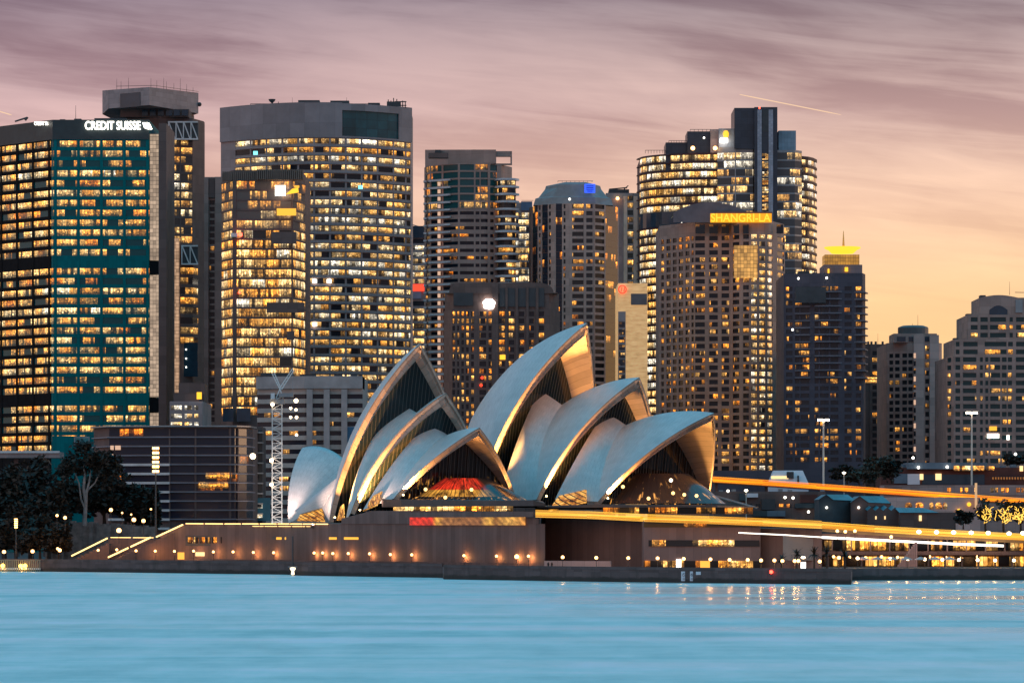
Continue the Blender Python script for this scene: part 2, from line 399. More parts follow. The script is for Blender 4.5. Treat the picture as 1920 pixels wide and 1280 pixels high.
# ------------------------------------------------------------------ office and apartment towers
def rows_px(y0, step, n, h, skip=()):
    return [(y0 + step * k - h / 2, y0 + step * k + h / 2) for k in range(n) if k not in skip]
class Tower:
    def __init__(s, name, label, pts, top, wall, back=45, base=GZ, cat='building', Yr=None, root=None, part='wall'):
        s.pxs = [p[0] for p in pts]; s.P = [(X(p, y), y) for p, y in pts]
        s.Yr = Yr or min(y for _, y in pts); s.L = cumlen(s.P)
        s.cx = (s.P[0][0] + s.P[-1][0]) / 2; s.top = top; s.wall = wall
        s.root = root or thing(name, label, cat, (s.cx, s.Yr + 12, base))
        s.base = base; s.z1 = Z(top, s.Yr); s.mb = MB(); s.part = part
        a, b = s.P[0], s.P[-1]; yb = max(a[1], b[1]) + back
        s.foot = list(s.P) + [(b[0], yb), (a[0], yb)]
        s.mb.prism(s.foot, base, s.z1)
    def z(s, py): return Z(py, s.Yr)
    def u(s, px):
        q = s.pxs
        if px <= q[0]: return 0.0
        for i in range(len(q) - 1):
            if px <= q[i + 1]: return s.L[i] + (s.L[i + 1] - s.L[i]) * (px - q[i]) / (q[i + 1] - q[i])
        return s.L[-1]
    def strips(s, rows, glass, off=.30, px0=None, px1=None, name='window_strip', bands=True, mb=None, top=None, bot=None, bandoff=None):
        """one glazed strip per storey, with spandrel slabs standing proud between the strips"""
        u0 = 0 if px0 is None else s.u(px0); u1 = s.L[-1] if px1 is None else s.u(px1)
        G = off_poly(s.P, .06); kk = cumlen(G)[-1] / s.L[-1]
        for k, (a, b) in enumerate(rows):
            p, us = sub_poly(G, u0 * kk, u1 * kk); w = MB()
            w.strip(p, us, s.z(b), s.z(a), k + .002 + int(u0) % 7 * 100, k + .998 + int(u0) % 7 * 100)
            w.build(name, glass, s.root)
        if bands:
            t = s.z1 if top is None else s.z(top); mb = mb or s.mb; bo = bandoff or off
            for k in range(len(rows) + 1):
                hi = t if k == 0 else s.z(rows[k - 1][1]); lo = s.z(rows[k][0]) if k < len(rows) else (s.base if bot is None else s.z(bot))
                if hi - lo > .05: mb.band(s.P, lo, hi, 0, bo, u0, u1)
    def pier(s, px, w, top=None, bot=None, off=.42, mb=None):
        u = s.u(px); (mb or s.mb).band(s.P, s.base if bot is None else s.z(bot), s.z1 + .02 if top is None else s.z(top), 0, off, u - w / 2, u + w / 2)
    def punched(s, rows, cols, glass, off=.32, name='window', bands=True, px0=None, px1=None, top=None, bot=None, piers=True, cap=100, mb=None, each=None):
        a0 = s.pxs[0] if px0 is None else px0; a1 = s.pxs[-1] if px1 is None else px1; mb = mb or s.mb
        u0, u1 = s.u(a0), s.u(a1); t = s.z1 if top is None else s.z(top); bt = s.base if bot is None else s.z(bot)
        if bands:
            for k in range(len(rows) + 1):
                hi = t if k == 0 else s.z(rows[k - 1][1]); lo = s.z(rows[k][0]) if k < len(rows) else bt
                if hi - lo > .05: mb.band(s.P, lo, hi, 0, off, u0, u1)
        if piers:
            e = [a0] + [q for c in cols for q in c] + [a1]
            for i in range(0, len(e), 2):
                if e[i + 1] - e[i] > .3: mb.band(s.P, s.z(rows[-1][1]), s.z(rows[0][0]), 0, off + .03, s.u(e[i]), s.u(e[i + 1]))
        G = off_poly(s.P, .06); kk = cumlen(G)[-1] / s.L[-1]; rest = MB(); n = 0
        for k, (a, b) in enumerate(rows):
            for c, (x0, x1) in enumerate(cols):
                p, us = sub_poly(G, s.u(x0) * kk, s.u(x1) * kk); w = MB() if n < cap else rest
                w.strip(p, us, s.z(b), s.z(a), k + .002, k + .998); n += 1
                if w is not rest: w.build(name, each(k, c) if each else glass, s.root)
        if rest.f: tag(rest.build('windows', glass, s.root), kind='stuff')
    def slabs(s, ys, px0, px1, th, off, mat, name='balcony', rail=None):
        for y in ys:
            w = MB(); w.band(s.P, s.z(y + th / 2), s.z(y - th / 2), 0, off, s.u(px0), s.u(px1))
            w.build(name, mat, s.root)
    def done(s): s.mb.build(s.part, s.wall, s.root); return s.root
def arc_pts(px0, px1, Y, bulge, n=16):
    """plan curve bulging towards the camera by bulge metres in the middle"""
    return [(px0 + (px1 - px0) * i / n, Y - bulge * (1 - (2 * i / n - 1) ** 2)) for i in range(n + 1)]
def mast(root, px, y0, y1, Y, r=.12, name='antenna', mat=None):
    MB().tube(W(px, y1, Y), W(px, y0, Y), r, 5, r * .5).build(name, mat or M['dark_metal'], root)
def grid_face(name, px0, px1, py0, py1, Y, root, mat, proud=.1):
    m = MB(); a, b, c, d = X(px0, Y), X(px1, Y), Z(py1, Y), Z(py0, Y)
    m.box(a, b, Y - proud, Y + .5, c, d); return m.build(name, mat, root)
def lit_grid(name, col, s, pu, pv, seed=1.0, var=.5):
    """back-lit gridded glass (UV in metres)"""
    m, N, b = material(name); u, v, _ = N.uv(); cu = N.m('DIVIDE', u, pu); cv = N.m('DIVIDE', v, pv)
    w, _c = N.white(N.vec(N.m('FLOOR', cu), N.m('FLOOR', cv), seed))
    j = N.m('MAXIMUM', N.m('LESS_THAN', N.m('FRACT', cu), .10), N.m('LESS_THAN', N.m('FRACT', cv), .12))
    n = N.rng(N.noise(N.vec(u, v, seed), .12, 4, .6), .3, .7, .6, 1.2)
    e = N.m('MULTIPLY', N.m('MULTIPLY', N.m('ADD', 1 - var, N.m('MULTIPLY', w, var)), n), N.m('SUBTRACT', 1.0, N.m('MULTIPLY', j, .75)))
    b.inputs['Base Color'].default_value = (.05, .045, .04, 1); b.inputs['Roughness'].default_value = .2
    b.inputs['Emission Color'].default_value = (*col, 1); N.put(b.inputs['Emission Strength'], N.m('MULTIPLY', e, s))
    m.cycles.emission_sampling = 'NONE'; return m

def teal_office():
    Y = 1700; t = Tower('office_tower', 'teal glass office tower with white lit rooftop sign', [(-80, 1752), (100, 1700), (280, 1700)], 226, M['teal_glass'], Yr=1700)
    rows = rows_px(270, 18.5, 12, 11.5) + rows_px(508.8, 18.5, 13, 11.5) + rows_px(766, 18.6, 5, 11.5)
    t.strips(rows, glazing('teal_tower_glazing', .84, 1.15, 4.6, .4, -.04, 1.25, (.0, .09, .10), .10), .22)
    for k in range(5): t.pier(105 + 43 * k - .5, 1.15, 262)
    bl = MB()                                                     # dark reflection on the angled left facet, put in as a black skin
    for k in range(6): bl.band(t.P, GZ, t.z(262), .24, .42, t.u(93 - 29.5 * k) - .7, t.u(93 - 29.5 * k) + .7)
    R = [(262, 262)] + rows + [(1000, 1000)]
    for a, b in zip(R, R[1:]): bl.band(t.P, max(GZ, t.z(b[0])), t.z(a[1]), .24, .30, 0, t.u(97))
    bl.build('dark_facet', M['dark_reflection_louvre'], t.root)
    cr = MB(); cr.band(t.P, t.z(262), t.z(225), .25, .6); cr.build('parapet_band', plain('teal_tower_crown', (.035, .05, .055), .4), t.root)
    s = MB(); s.box(X(298, Y), X(312.5, Y), Y - 1.5, Y + 40, GZ, Z(232, Y)); s.build('side_pier', M['dark_concrete'], t.root)
    pale = lit_grid('pale_glow_glazing', (1, .72, .50), .62, 1.25, 1.6, 2.)  # glow of the pale strip put into the glass as emission
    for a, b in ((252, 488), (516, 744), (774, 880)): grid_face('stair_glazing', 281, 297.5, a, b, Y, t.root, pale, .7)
    for a, b in ((490, 514), (746, 772)): grid_face('louvre_panel', 281, 297.5, a, b, Y, t.root, M['dark_reflection_louvre'], .6)
    text('roof_sign', 'CREDIT SUISSE', M['sign_white'], t.root, X(160, Y), Y - 1.3, Z(243.5, Y), 4.7, (264 - 160) / FPX * Y, .3)
    sg = MB()                                                     # two little white sails after the lettering
    for q in range(2):
        pts = ((267, 230), (273, 230), (280, 243.5), (270.5, 240)) if q == 0 else ((275, 229.5), (280, 231), (285.5, 242), (282, 243.5))
        fr = [W(a, b, Y - 1.3) for a, b in pts]; bk_ = [(p[0], p[1] + .5, p[2]) for p in fr]; sg.quad(*fr[::-1])
        for k in range(4): sg.quad(fr[k], fr[(k + 1) % 4], bk_[(k + 1) % 4], bk_[k])
    sg.build('sign_emblem', M['sign_white'], t.root)
    text('roof_sign', 'CREDIT SUISSE', M['sign_white'], t.root, X(68, 1709), 1702, Z(236.5, 1706), 1.9, 36 / FPX * Y, .3)
    rf = MB(); rf.box(X(110, Y), X(120, Y), Y + 4, Y + 12, t.z1, Z(222, Y)); rf.box(X(137, Y), X(150, Y), Y + 4, Y + 12, t.z1, Z(221, Y)); rf.box(X(175, Y), X(235, Y), Y + 4, Y + 20, t.z1, Z(220, Y))
    rf.build('plant_room', M['roof_dark'], t.root)
    mast(t.root, 142, 198, 224, Y + 6); cr = MB(); cr.tube(W(28, 228, Y + 8), W(50, 221, Y + 8), .35); cr.tube(W(47, 226, Y + 8), W(52, 220, Y + 8), .5); cr.build('maintenance_crane', M['dark_metal'], t.root)
    t.done()
teal_office()

def crown_tower():
    Y = 1860; t = Tower('office_tower', 'dark tower with wide overhanging box crown and white trusses', [(234, Y), (300, Y - 6), (361, Y), (382, Y + 14)], 222, M['dark_concrete'], Yr=Y, back=6)
    gl = glazing('crown_tower_glazing', .62, 1.9, 3.6, .4, .12, 1.0, (.09, .065, .06), .07)
    t.strips(rows_px(267, 16.6, 12, 12), gl, .2, 313, 360, top=262, bot=446)
    t.strips(rows_px(508, 18.6, 8, 12), glazing('crown_tower_low_glazing', .6, 2.2, 4.5, .5, 0, 1.1, (.012, .014, .02), .08), .2, 338, 371, top=497, bot=640)
    t.pier(337.5, .6, 262, 446, .35)
    grid_face('lit_glass_wall', 313, 336, 447, 736, Y - 4, t.root, lit_grid('peach_lit_glazing', (1, .60, .36), .72, 1.3, 1.5, 5.), .6)
    grid_face('dark_glass_wall', 338, 371, 642, 706, Y - 1, t.root, M['blue_glass'], .6)
    for k, y in enumerate((655, 672, 688)): MB().ball(W(349, y, Y - 2.2), .35, 6, 4).build('window_lamp', M['sign_white'], t.root)
    for (a, b, c, d, n) in ((315, 371, 228, 262, 4), (340, 371, 460, 496, 2)):      # exposed diagonal trusses
        m = MB(); yy = Y - 5.5; f = MB(); f.box(X(a, yy), X(b, yy), yy + .3, yy + 5, Z(d, yy), Z(c, yy)); f.build('truss_recess', M['roof_dark'], t.root)
        for y in (c + 1, d - 1): m.tube(W(a, y, yy), W(b, y, yy), .45, 4)
        for k in range(n):
            x0 = a + (b - a) * k / n; x1 = a + (b - a) * (k + 1) / n
            m.tube(W(x0 + 1, c, yy - .1), W(x0 + 1, d, yy - .1), .3, 4); m.tube(W(x0 + 1, c, yy), W(x1, d, yy), .35, 4)
        m.build('truss', M['white_conc'], t.root)
    MB().tube(W(320, 562, Y - 5), W(320, 476, Y - 5), .5, 6).build('red_mast', plain('red_paint', (.55, .04, .03), .5), t.root)
    # overhanging crown
    cp = [(X(192, 1878), 1878), (X(203, 1852), 1852), (X(280, 1836), 1836), (X(372, 1874), 1874), (X(340, 1900), 1900), (X(215, 1905), 1905)]
    c = MB(); c.prism(cp, Z(203, 1850), [Z(170, 1878), Z(169, 1852), Z(163.5, 1836), Z(174.5, 1874), Z(172, 1900), Z(170, 1905)]); c.build('crown_box', panelled('crown_cladding', (.40, .35, .36), 3, 2.2), t.root)
    w = MB(); w.band([cp[1], cp[2], cp[3]], Z(199, 1838), Z(172, 1838), 0, .3, 7.5, 19.5); w.build('crown_window', M['blue_glass'], t.root)
    n = MB(); n.box(X(228, Y), X(356, Y), Y - 6, Y + 25, t.z1, Z(203, 1850) - .03); n.build('neck', M['dark_concrete'], t.root)
    k = MB()
    for q in range(6): k.box(X(266 + 15 * q, 1853), X(277 + 15 * q, 1853), 1853, 1853.8, Z(217, 1853), Z(206, 1853))
    k.build('neck_window', M['blue_glass'], t.root)
    for px, y in ((219, 148), (227, 152), (241, 146), (283, 147), (294, 151), (307, 146), (312, 153), (326, 156), (338, 147), (350, 158), (362, 164)): mast(t.root, px, y, 168 if px < 330 else 172, 1870, .1)
    rl = MB(); rl.tube(W(218, 162, 1850), W(290, 160.5, 1840), .12, 4); rl.tube(W(290, 160.5, 1840), W(372, 172, 1872), .12, 4); rl.build('roof_rail', M['dark_metal'], t.root)
    MB().ball(W(374, 196, 1874), 1.0, 8, 5).build('satellite_dish', M['dark_metal'], t.root)
    t.done()
crown_tower()

def slim_sliver():
    Y = 2050; t = Tower('apartment_tower', 'narrow pale tower sliver with lit windows between two dark towers', [(366, Y), (388, Y)], 368, M['pink_stone'], Yr=Y)
    t.punched(rows_px(382, 12.6, 32, 8), [(372.5, 380.5)], glazing('sliver_glazing', .6, 1.2, 2.4, .3, .2, 1.3, (.02, .025, .04))); t.done()
slim_sliver()

def concrete_twin():
    Y = 1720; t = Tower('apartment_tower', 'slim brown concrete tower with dark central window recess', [(383, Y), (418, Y)], 332, M['concrete'], Yr=Y, back=14)
    t.mb.box(X(383, Y), X(391.5, Y), Y - 2.2, Y, GZ, Z(333, Y)); t.mb.box(X(404, Y), X(418, Y), Y - 2.2, Y, GZ, Z(332.5, Y))
    t.punched(rows_px(380, 12.3, 34, 8.5), [(393, 402.5)], glazing('recess_glazing', .10, 1, 2, .2, 0, .7, (.02, .02, .028)), px0=391.6, px1=403.9, top=372)
    cp = MB(); cp.box(X(392, Y), X(403.5, Y), Y - 1.5, Y - .05, Z(371, Y), Z(335, Y)); cp.build('louvre_panel', M['dark_concrete'], t.root); t.done()
concrete_twin()

def lit_glass_tower():
    Y = 1640; t = Tower('office_tower', 'fully lit glass tower with louvred crown and red beacon', [(416, Y + 16), (438, Y), (500, Y + 2), (548, Y), (572, Y + 22)], 319, M['dark_concrete'], Yr=Y)
    gl = glazing('full_lit_glazing', .97, 1.05, 5.2, .12, .05, 1.5, (.05, .045, .045), .14, fine=1.7)
    dim = glazing('half_lit_glazing', .55, 1.05, 6.4, .3, .05, .8, (.16, .125, .115), .14, .2)
    rows = rows_px(347, 18.4, 24, 14.6)
    t.strips(rows[:5], dim, .18, bands=False); t.strips(rows[5:], gl, .18, bands=False)
    for k in range(len(rows) + 1):
        hi = t.z(337) if k == 0 else t.z(rows[k - 1][1]); lo = t.z(rows[k][0]) if k < 24 else t.base
        t.mb.band(t.P, lo, hi, 0, .3)
    t.pier(441, 1.3, 337, None, .5); t.pier(547, .5, 337, None, .45)
    lv = MB()
    for k in range(40): lv.box(X(417 + 3.85 * k, Y), X(419.6 + 3.85 * k, Y), Y - 3.4 + (3 if k < 17 else 0), Y + 2, Z(338 + (1 if k < 17 else 0), Y), Z(319 + (0 if k > 16 else 3), Y))
    lv.build('louvre_crown', plain('bronze_louvre', (.16, .115, .095), .5), t.root)
    grid_face('bright_screen', 516, 535, 348, 367, Y - 2.6, t.root, M['lamp_white'] if False else M['sign_white'], .4)
    o = MB(); o.quad(W(535, 365, Y - 3), W(560, 361, Y - 3), W(559, 352, Y - 3), W(548, 354, Y - 3)); o.build('amber_light_panel', M['sign_yellow'], t.root)
    for a, b, c, d in ((519, 555, 391, 404), (552, 561, 348, 352)): grid_face('amber_light_panel', a, b, c, d, Y - 2.5, t.root, M['strip_amber'], .4)
    for a, b, c, d in ((509, 556, 435, 457), (500, 571, 567, 586), (538, 552, 621, 637)): grid_face('dark_blind', a, b, c, d, Y - 2, t.root, M['dark_concrete'], .6)
    for a, b in ((418, 438), (444, 470)): grid_face('dark_base', a, b, 765, 790, Y - 2.2, t.root, M['blue_glass'], .4)
    MB().ball(W(451, 440, Y - 3), .8, 8, 6).build('red_beacon', M['red_lamp'], t.root); MB().ball(W(449, 548, Y - 3), .5, 8, 6).build('red_beacon', M['red_lamp'], t.root)
    MB().box(X(434, Y), X(446, Y), Y - 3, Y - 1, Z(445, Y), Z(438, Y)).build('beacon_bracket', M['white_conc'], t.root)
    t.done()
lit_glass_tower()

def wide_office():
    Y = 1965; t = Tower('office_tower', 'broad curved grey office tower with blank crown and recessed top corner', arc_pts(415, 770, Y, 26, 18), 200, M['grey_clad'], Yr=Y - 14)
    gl = glazing('broad_tower_glazing', .82, 1.6, 4.8, .45, .18, 1.3, (.02, .022, .03), .06)
    rows = rows_px(269, 16.28, 34, 9.6)
    t.strips(rows, gl, .28, 441, 769, top=262); t.mb.band(t.P, GZ, t.z(262), 0, .3, 0, t.u(441))
    for k in range(12): t.pier(441 + 29.6 * k if k < 11 else 760, .9, 262, None, .34)
    led = MB()
    for a, b in rows: led.band(t.P, t.z(a - 2.6), t.z(a - 1.4), .28, .75, t.u(441), t.L[-1])
    led.build('sun_ledge', M['grey_metal'], t.root)
    cr = MB(); cr.band(t.P, t.z(262), t.z(197), 0, .9, 0, t.u(641)); cr.band(t.P, t.z(262), t.z(197), 0, .9, t.u(746), t.L[-1]); cr.band(t.P, t.z(211), t.z(198), 0, .88, t.u(641), t.u(746)); cr.band(t.P, t.z(262), t.z(259), 0, .88, t.u(641), t.u(746))
    cr.build('crown_wall', panelled('crown_panels', (.36, .33, .35), 7, 9.0), t.root)
    w = MB(); w.band(t.P, t.z(259), t.z(211), 0, .12, t.u(641), t.u(746)); w.build('corner_window', panelled('teal_corner_glass', (.01, .085, .10), 6, 4, .15, .5, .2, .3), t.root)
    rl = MB(); ap = arc_pts(470, 690, Y, 20, 22)
    for (a, ya), (b, yb) in zip(ap, ap[1:]):
        rl.tube(W(a, 195, ya), W(b, 195, yb), .18, 4); rl.tube(W(a, 201, ya), W(a, 195, ya), .2, 4)
    rl.build('roof_rail', M['roof_dark'], t.root)
    dish = MB(); dish.tube(W(511, 199, Y), W(511, 188, Y), .3, 5); dish.lathe(W(510, 190, Y), [(.2, -1), (1.3, 0), (1.7, .9)], 10); dish.tube(W(522, 199, Y), W(522, 191, Y), .2, 4); dish.build('satellite_dish', M['dark_metal'], t.root)
    a = MB()
    for px, y in ((728, 187), (733, 189), (738, 184), (744, 186), (749, 190), (755, 189), (760, 191)): a.tube(W(px, 203, Y - 4), W(px, y, Y - 4), .3, 4)
    a.box(X(726, Y), X(752, Y), Y - 6, Y - 2, Z(203, Y), Z(193, Y)); a.tube(W(740, 191, Y - 4), W(762, 191, Y - 4), .35, 4); a.tube(W(748, 198, Y - 4), W(762, 198, Y - 4), .3, 4)
    a.build('antenna_cluster', M['dark_metal'], t.root); mast(t.root, 650, 183, 199, Y); mast(t.root, 548, 183, 199, Y, .1)
    for px, py in ((479, 287), (676, 351), (617, 527), (590, 527), (590, 608)): grid_face('bright_screen', px - 4, px + 4, py - 3.4, py + 3.4, Y - 27, t.root, emit('cyan_screen', (.25, .95, 1), 1.6) if px in (479, 676) else M['sign_white'], .3)
    t.done()
wide_office()

def red_sign_sliver():
    Y = 2080; t = Tower('office_tower', 'sliver of lit office block with a red sign beside the broad tower', [(762, Y), (800, Y)], 430, M['grey_clad'], Yr=Y)
    t.strips(rows_px(452, 12.6, 7, 8.5), glazing('red_sliver_glazing', .95, 1.4, 5, .1, .35, 1.5, (.03, .03, .04)), .25, top=446, bot=534)
    t.strips(rows_px(569, 14, 14, 9), glazing('red_sliver_low_glazing', .7, 1.8, 5, .3, .25, 1.3, (.02, .03, .04)), .25, top=561)
    MB().box(X(762, Y), X(800, Y), Y - 1, Y + 5, Z(446, Y), Z(424, Y)).build('roof_box', M['blue_glass'], t.root)
    tt = MB(); tt.tube(W(768, 420, Y), W(797, 428, Y), .3, 4); tt.build('roof_beam', M['grey_metal'], t.root)
    grid_face('red_sign', 765, 797, 533, 545.5, Y - .5, t.root, M['sign_red'], .6); grid_face('blank_panel', 767, 790, 546.5, 560, Y - .4, t.root, plain('mauve_panel', (.42, .34, .42), .5), .5); t.done()
red_sign_sliver()

def balcony_tower():
    Y = 1800; t = Tower('apartment_tower', 'brown apartment tower with open rooftop frame and white balconies', [(797, Y + 14), (806, Y + 4), (860, Y - 6), (910, Y - 6), (940, Y), (960, Y + 12)], 309, M['concrete'], Yr=Y)
    C0 = [(799.5, 807), (809, 829), (832, 859), (862.5, 888.5), (891.5, 899), (901, 914), (918.5, 931)]
    up = glazing('upper_flat_glazing', .30, 1.5, 6.0, .3, -.05, .9, (.02, .09, .10), .05); lo = glazing('flat_glazing', .14, 1.3, 3.9, .2, -.1, .9, (.012, .014, .024), .08)
    t.punched(rows_px(316, 14.1, 6, 11), C0, up, px1=934, top=309, bot=394.5, cap=60)
    t.punched(rows_px(401.5, 13.95, 34, 6.2), C0[:-1] + [(918.5, 925)], lo, px1=934, top=394, cap=40)
    # crown frame with a see-through corner
    c = MB(); pp = t.P
    c.prism([pp[0], (X(930, Y), pp[3][1]), (X(930, Y), Y + 30), (pp[0][0], Y + 30)], t.z1 + .02, [Z(281, Y + 14), Z(283, Y), Z(283, Y), Z(281, Y)])
    c.box(X(930, Y) + .02, X(960, Y), Y, Y + 3, Z(293.5, Y), Z(283.5, Y)); c.box(X(957, Y), X(960, Y), Y + .2, Y + 3, t.z1 + .02, Z(293.6, Y)); c.box(X(930, Y) + .02, X(957, Y) - .02, Y + .3, Y + 3, t.z1 + .02, Z(306.5, Y))
    c.build('crown_frame', M['concrete'], t.root)
    l = MB(); l.box(X(804, Y), X(841, Y), Y - 8.6, Y - 2.9, Z(299, Y), Z(290, Y)); l.build('roof_louvre', M['dark_concrete'], t.root)
    slab = plain('balcony_white', (.62, .58, .60), .5)
    t.slabs([338.5 + 13.95 * k for k in range(38)], 808.5, 846, 3.4, 1.5, slab)
    for k in range(37): grid_face('lit_balcony_door', 820.5, 826, 341.5 + 13.95 * k, 348.5 + 13.95 * k, Y - 1.2, t.root, M['balc_lit'], .2)
    # round corner bay on the right with curved balconies
    bay = [(950 - 17 * math.cos(math.pi * i / 12), Y - 1.5 - 4.2 * math.sin(math.pi * i / 12)) for i in range(13)]
    b = Tower('', '', bay, 338, M['concrete'], Yr=Y - 3, back=6, root=t.root, part='round_bay')
    b.strips(rows_px(344, 13.95, 37, 8), glazing('bay_glazing', .55, 1.1, 2.5, .3, .15, 1.2, (.05, .045, .05), .1), .2, name='bay_window_strip'); b.done()
    b.slabs([337 + 13.95 * k for k in range(38)], 933, 967, 3.6, 1.5, slab)
    for k in range(37):
        m = MB(); m.box(X(793.5, Y), X(799, Y), Y + 4, Y + 9, Z(340 + 13.95 * k, Y), Z(337 + 13.95 * k, Y)); m.build('balcony', slab, t.root)
    t.done()
M['balc_lit'] = emit('lit_balcony_door', (1, .62, .42), .75)
balcony_tower()

def blue_roof_sliver():
    Y = 2050; t = Tower('office_tower', 'narrow bright office block with blue roof edge behind octagonal tower', [(966, Y), (996, Y)], 380, M['grey_clad'], Yr=Y)
    t.strips(rows_px(404, 13.2, 34, 10), glazing('blue_sliver_glazing', .8, 1.5, 3.2, .5, .4, 1.4, (.03, .03, .04), .1), .25)
    MB().box(X(977, Y), X(998, Y), Y - .8, Y + 20, Z(395, Y), Z(378, Y)).build('roof_box', plain('blue_roof', (.12, .18, .28), .4), t.root)
    rl = MB(); rl.tube(W(978, 376, Y), W(1000, 376, Y), .15, 4); rl.build('roof_rail', M['dark_metal'], t.root); t.done()
blue_roof_sliver()

def octagon_tower():
    Y = 1790; t = Tower('apartment_tower', 'stone apartment tower with stepped octagonal roof and blue sign', [(992.5, Y + 18), (1006, Y + 4), (1040, Y - 6), (1112, Y - 6), (1134, Y), (1160, Y + 16)], 384, M['pale_stone'], Yr=Y)
    R1 = rows_px(389, 12.9, 38, 8)
    dg = glazing('dark_bay_glazing', .10, 1.4, 4.3, .12, -.1, 1.1, (.018, .028, .045), .08); sm = glazing('small_window_glazing', .10, 1, 2, .1, 0, .9, (.03, .03, .035))
    rd = [(384 + 12.9 * k, 396.6 + 12.9 * k) for k in range(38)]
    for a, b in ((999.5, 1009), (1017.5, 1028), (1042.5, 1054)): t.strips(rd, dg, .3, a, b, 'glazed_bay_strip' , bands=False) if False else t.strips(rd, dg, .3, a, b, name='glazed_bay_strip', bands=False)
    t.strips(rd, glazing('corner_bay_glazing', .12, 1.6, 5, .14, -.05, 1.2, (.015, .022, .035), .06), .3, 1134, 1158, name='glazed_bay_strip', bands=False)
    t.punched(R1, [(1011.5, 1014.5)], sm, px0=1009, px1=1017.5, cap=38); t.punched(R1, [(1030, 1033.5)], sm, px0=1028, px1=1042.5, cap=38)
    t.punched(R1, [(1057, 1060.5)], sm, px0=1054, px1=1071.5, cap=24)
    t.punched(R1, [(1073, 1094)], glazing('flat_front_glazing', .38, 1.2, 4.7, .3, -.05, 1.1, (.05, .04, .042)), px0=1071.5, px1=1096, cap=0)
    t.punched(R1, [(1099, 1111)], glazing('flat_mid_glazing', .12, 1.2, 2.7, .1, .05, .9, (.05, .045, .05)), px0=1096, px1=1113.5, cap=0)
    t.punched(R1, [(1115, 1132)], glazing('flat_loggia_glazing', .10, 1.2, 3.8, .1, .05, .9, (.018, .018, .022)), px0=1113.5, px1=1134, cap=0, off=.5)
    t.pier(996, 3., None, None, .4)
    def octo(px0, px1, y, d): return [(X(px0, Y), Y + d), (X(px0 + (px1 - px0) * .22, Y), Y - 5 + d * .4), (X(px1 - (px1 - px0) * .22, Y), Y - 5 + d * .4), (X(px1, Y), Y + d), (X(px1, Y), Y + 34 - d), (X(px0, Y), Y + 34 - d)]
    rf = MB(); rings = [(1000, 1150, 384), (1004, 1146, 371), (1010, 1140, 369), (1022, 1128, 353), (1024, 1126, 346.5), (1044, 1114, 342)]
    for (a, b, y), (c, d, y2) in zip(rings, rings[1:]):
        A = octo(a, b, y, 4 + (a - 1000) * .12); B = octo(c, d, y2, 4 + (c - 1000) * .12)
        for i in range(6): rf.quad((*A[i], Z(y, Y)), (*A[(i + 1) % 6], Z(y, Y)), (*B[(i + 1) % 6], Z(y2, Y)), (*B[i], Z(y2, Y)))
    rf.quad(*[(*p, Z(342, Y)) for p in octo(1044, 1114, 342, 9.3)]); rf.build('roof', plain('roof_cladding', (.30, .27, .27), .6), t.root)
    rl = MB(); rl.tube(W(1046, 339.5, Y - 1), W(1112, 339.5, Y - 1), .12, 4)
    for k in range(9): rl.tube(W(1046 + 8 * k, 342, Y - 1), W(1046 + 8 * k, 339, Y - 1), .1, 4)
    rl.build('roof_rail', M['dark_metal'], t.root)
    sg = MB(); yy = Y - 9; sg.box(X(1096, yy), X(1116, yy), yy, yy + .6, Z(361.5, yy), Z(345, yy)); s = sg.build('blue_sign', M['sign_blue'], t.root)
    e = MB(); dk = plain('sign_blue_dark', (.01, .01, .10), .4)
    for y in (349, 352.2, 355.4): e.box(X(1099, yy), X(1113, yy), yy - .15, yy, Z(y + .7, yy), Z(y - .7, yy))
    e.box(X(1101, yy), X(1111, yy), yy - .15, yy, Z(359.6, yy), Z(358, yy)); e.build('sign_mark', dk, s)
    MB().ball(W(1068, 373.5, Y - 7.5), .5, 8, 5).build('roof_lamp', M['sign_white'], t.root); t.done()
octagon_tower()

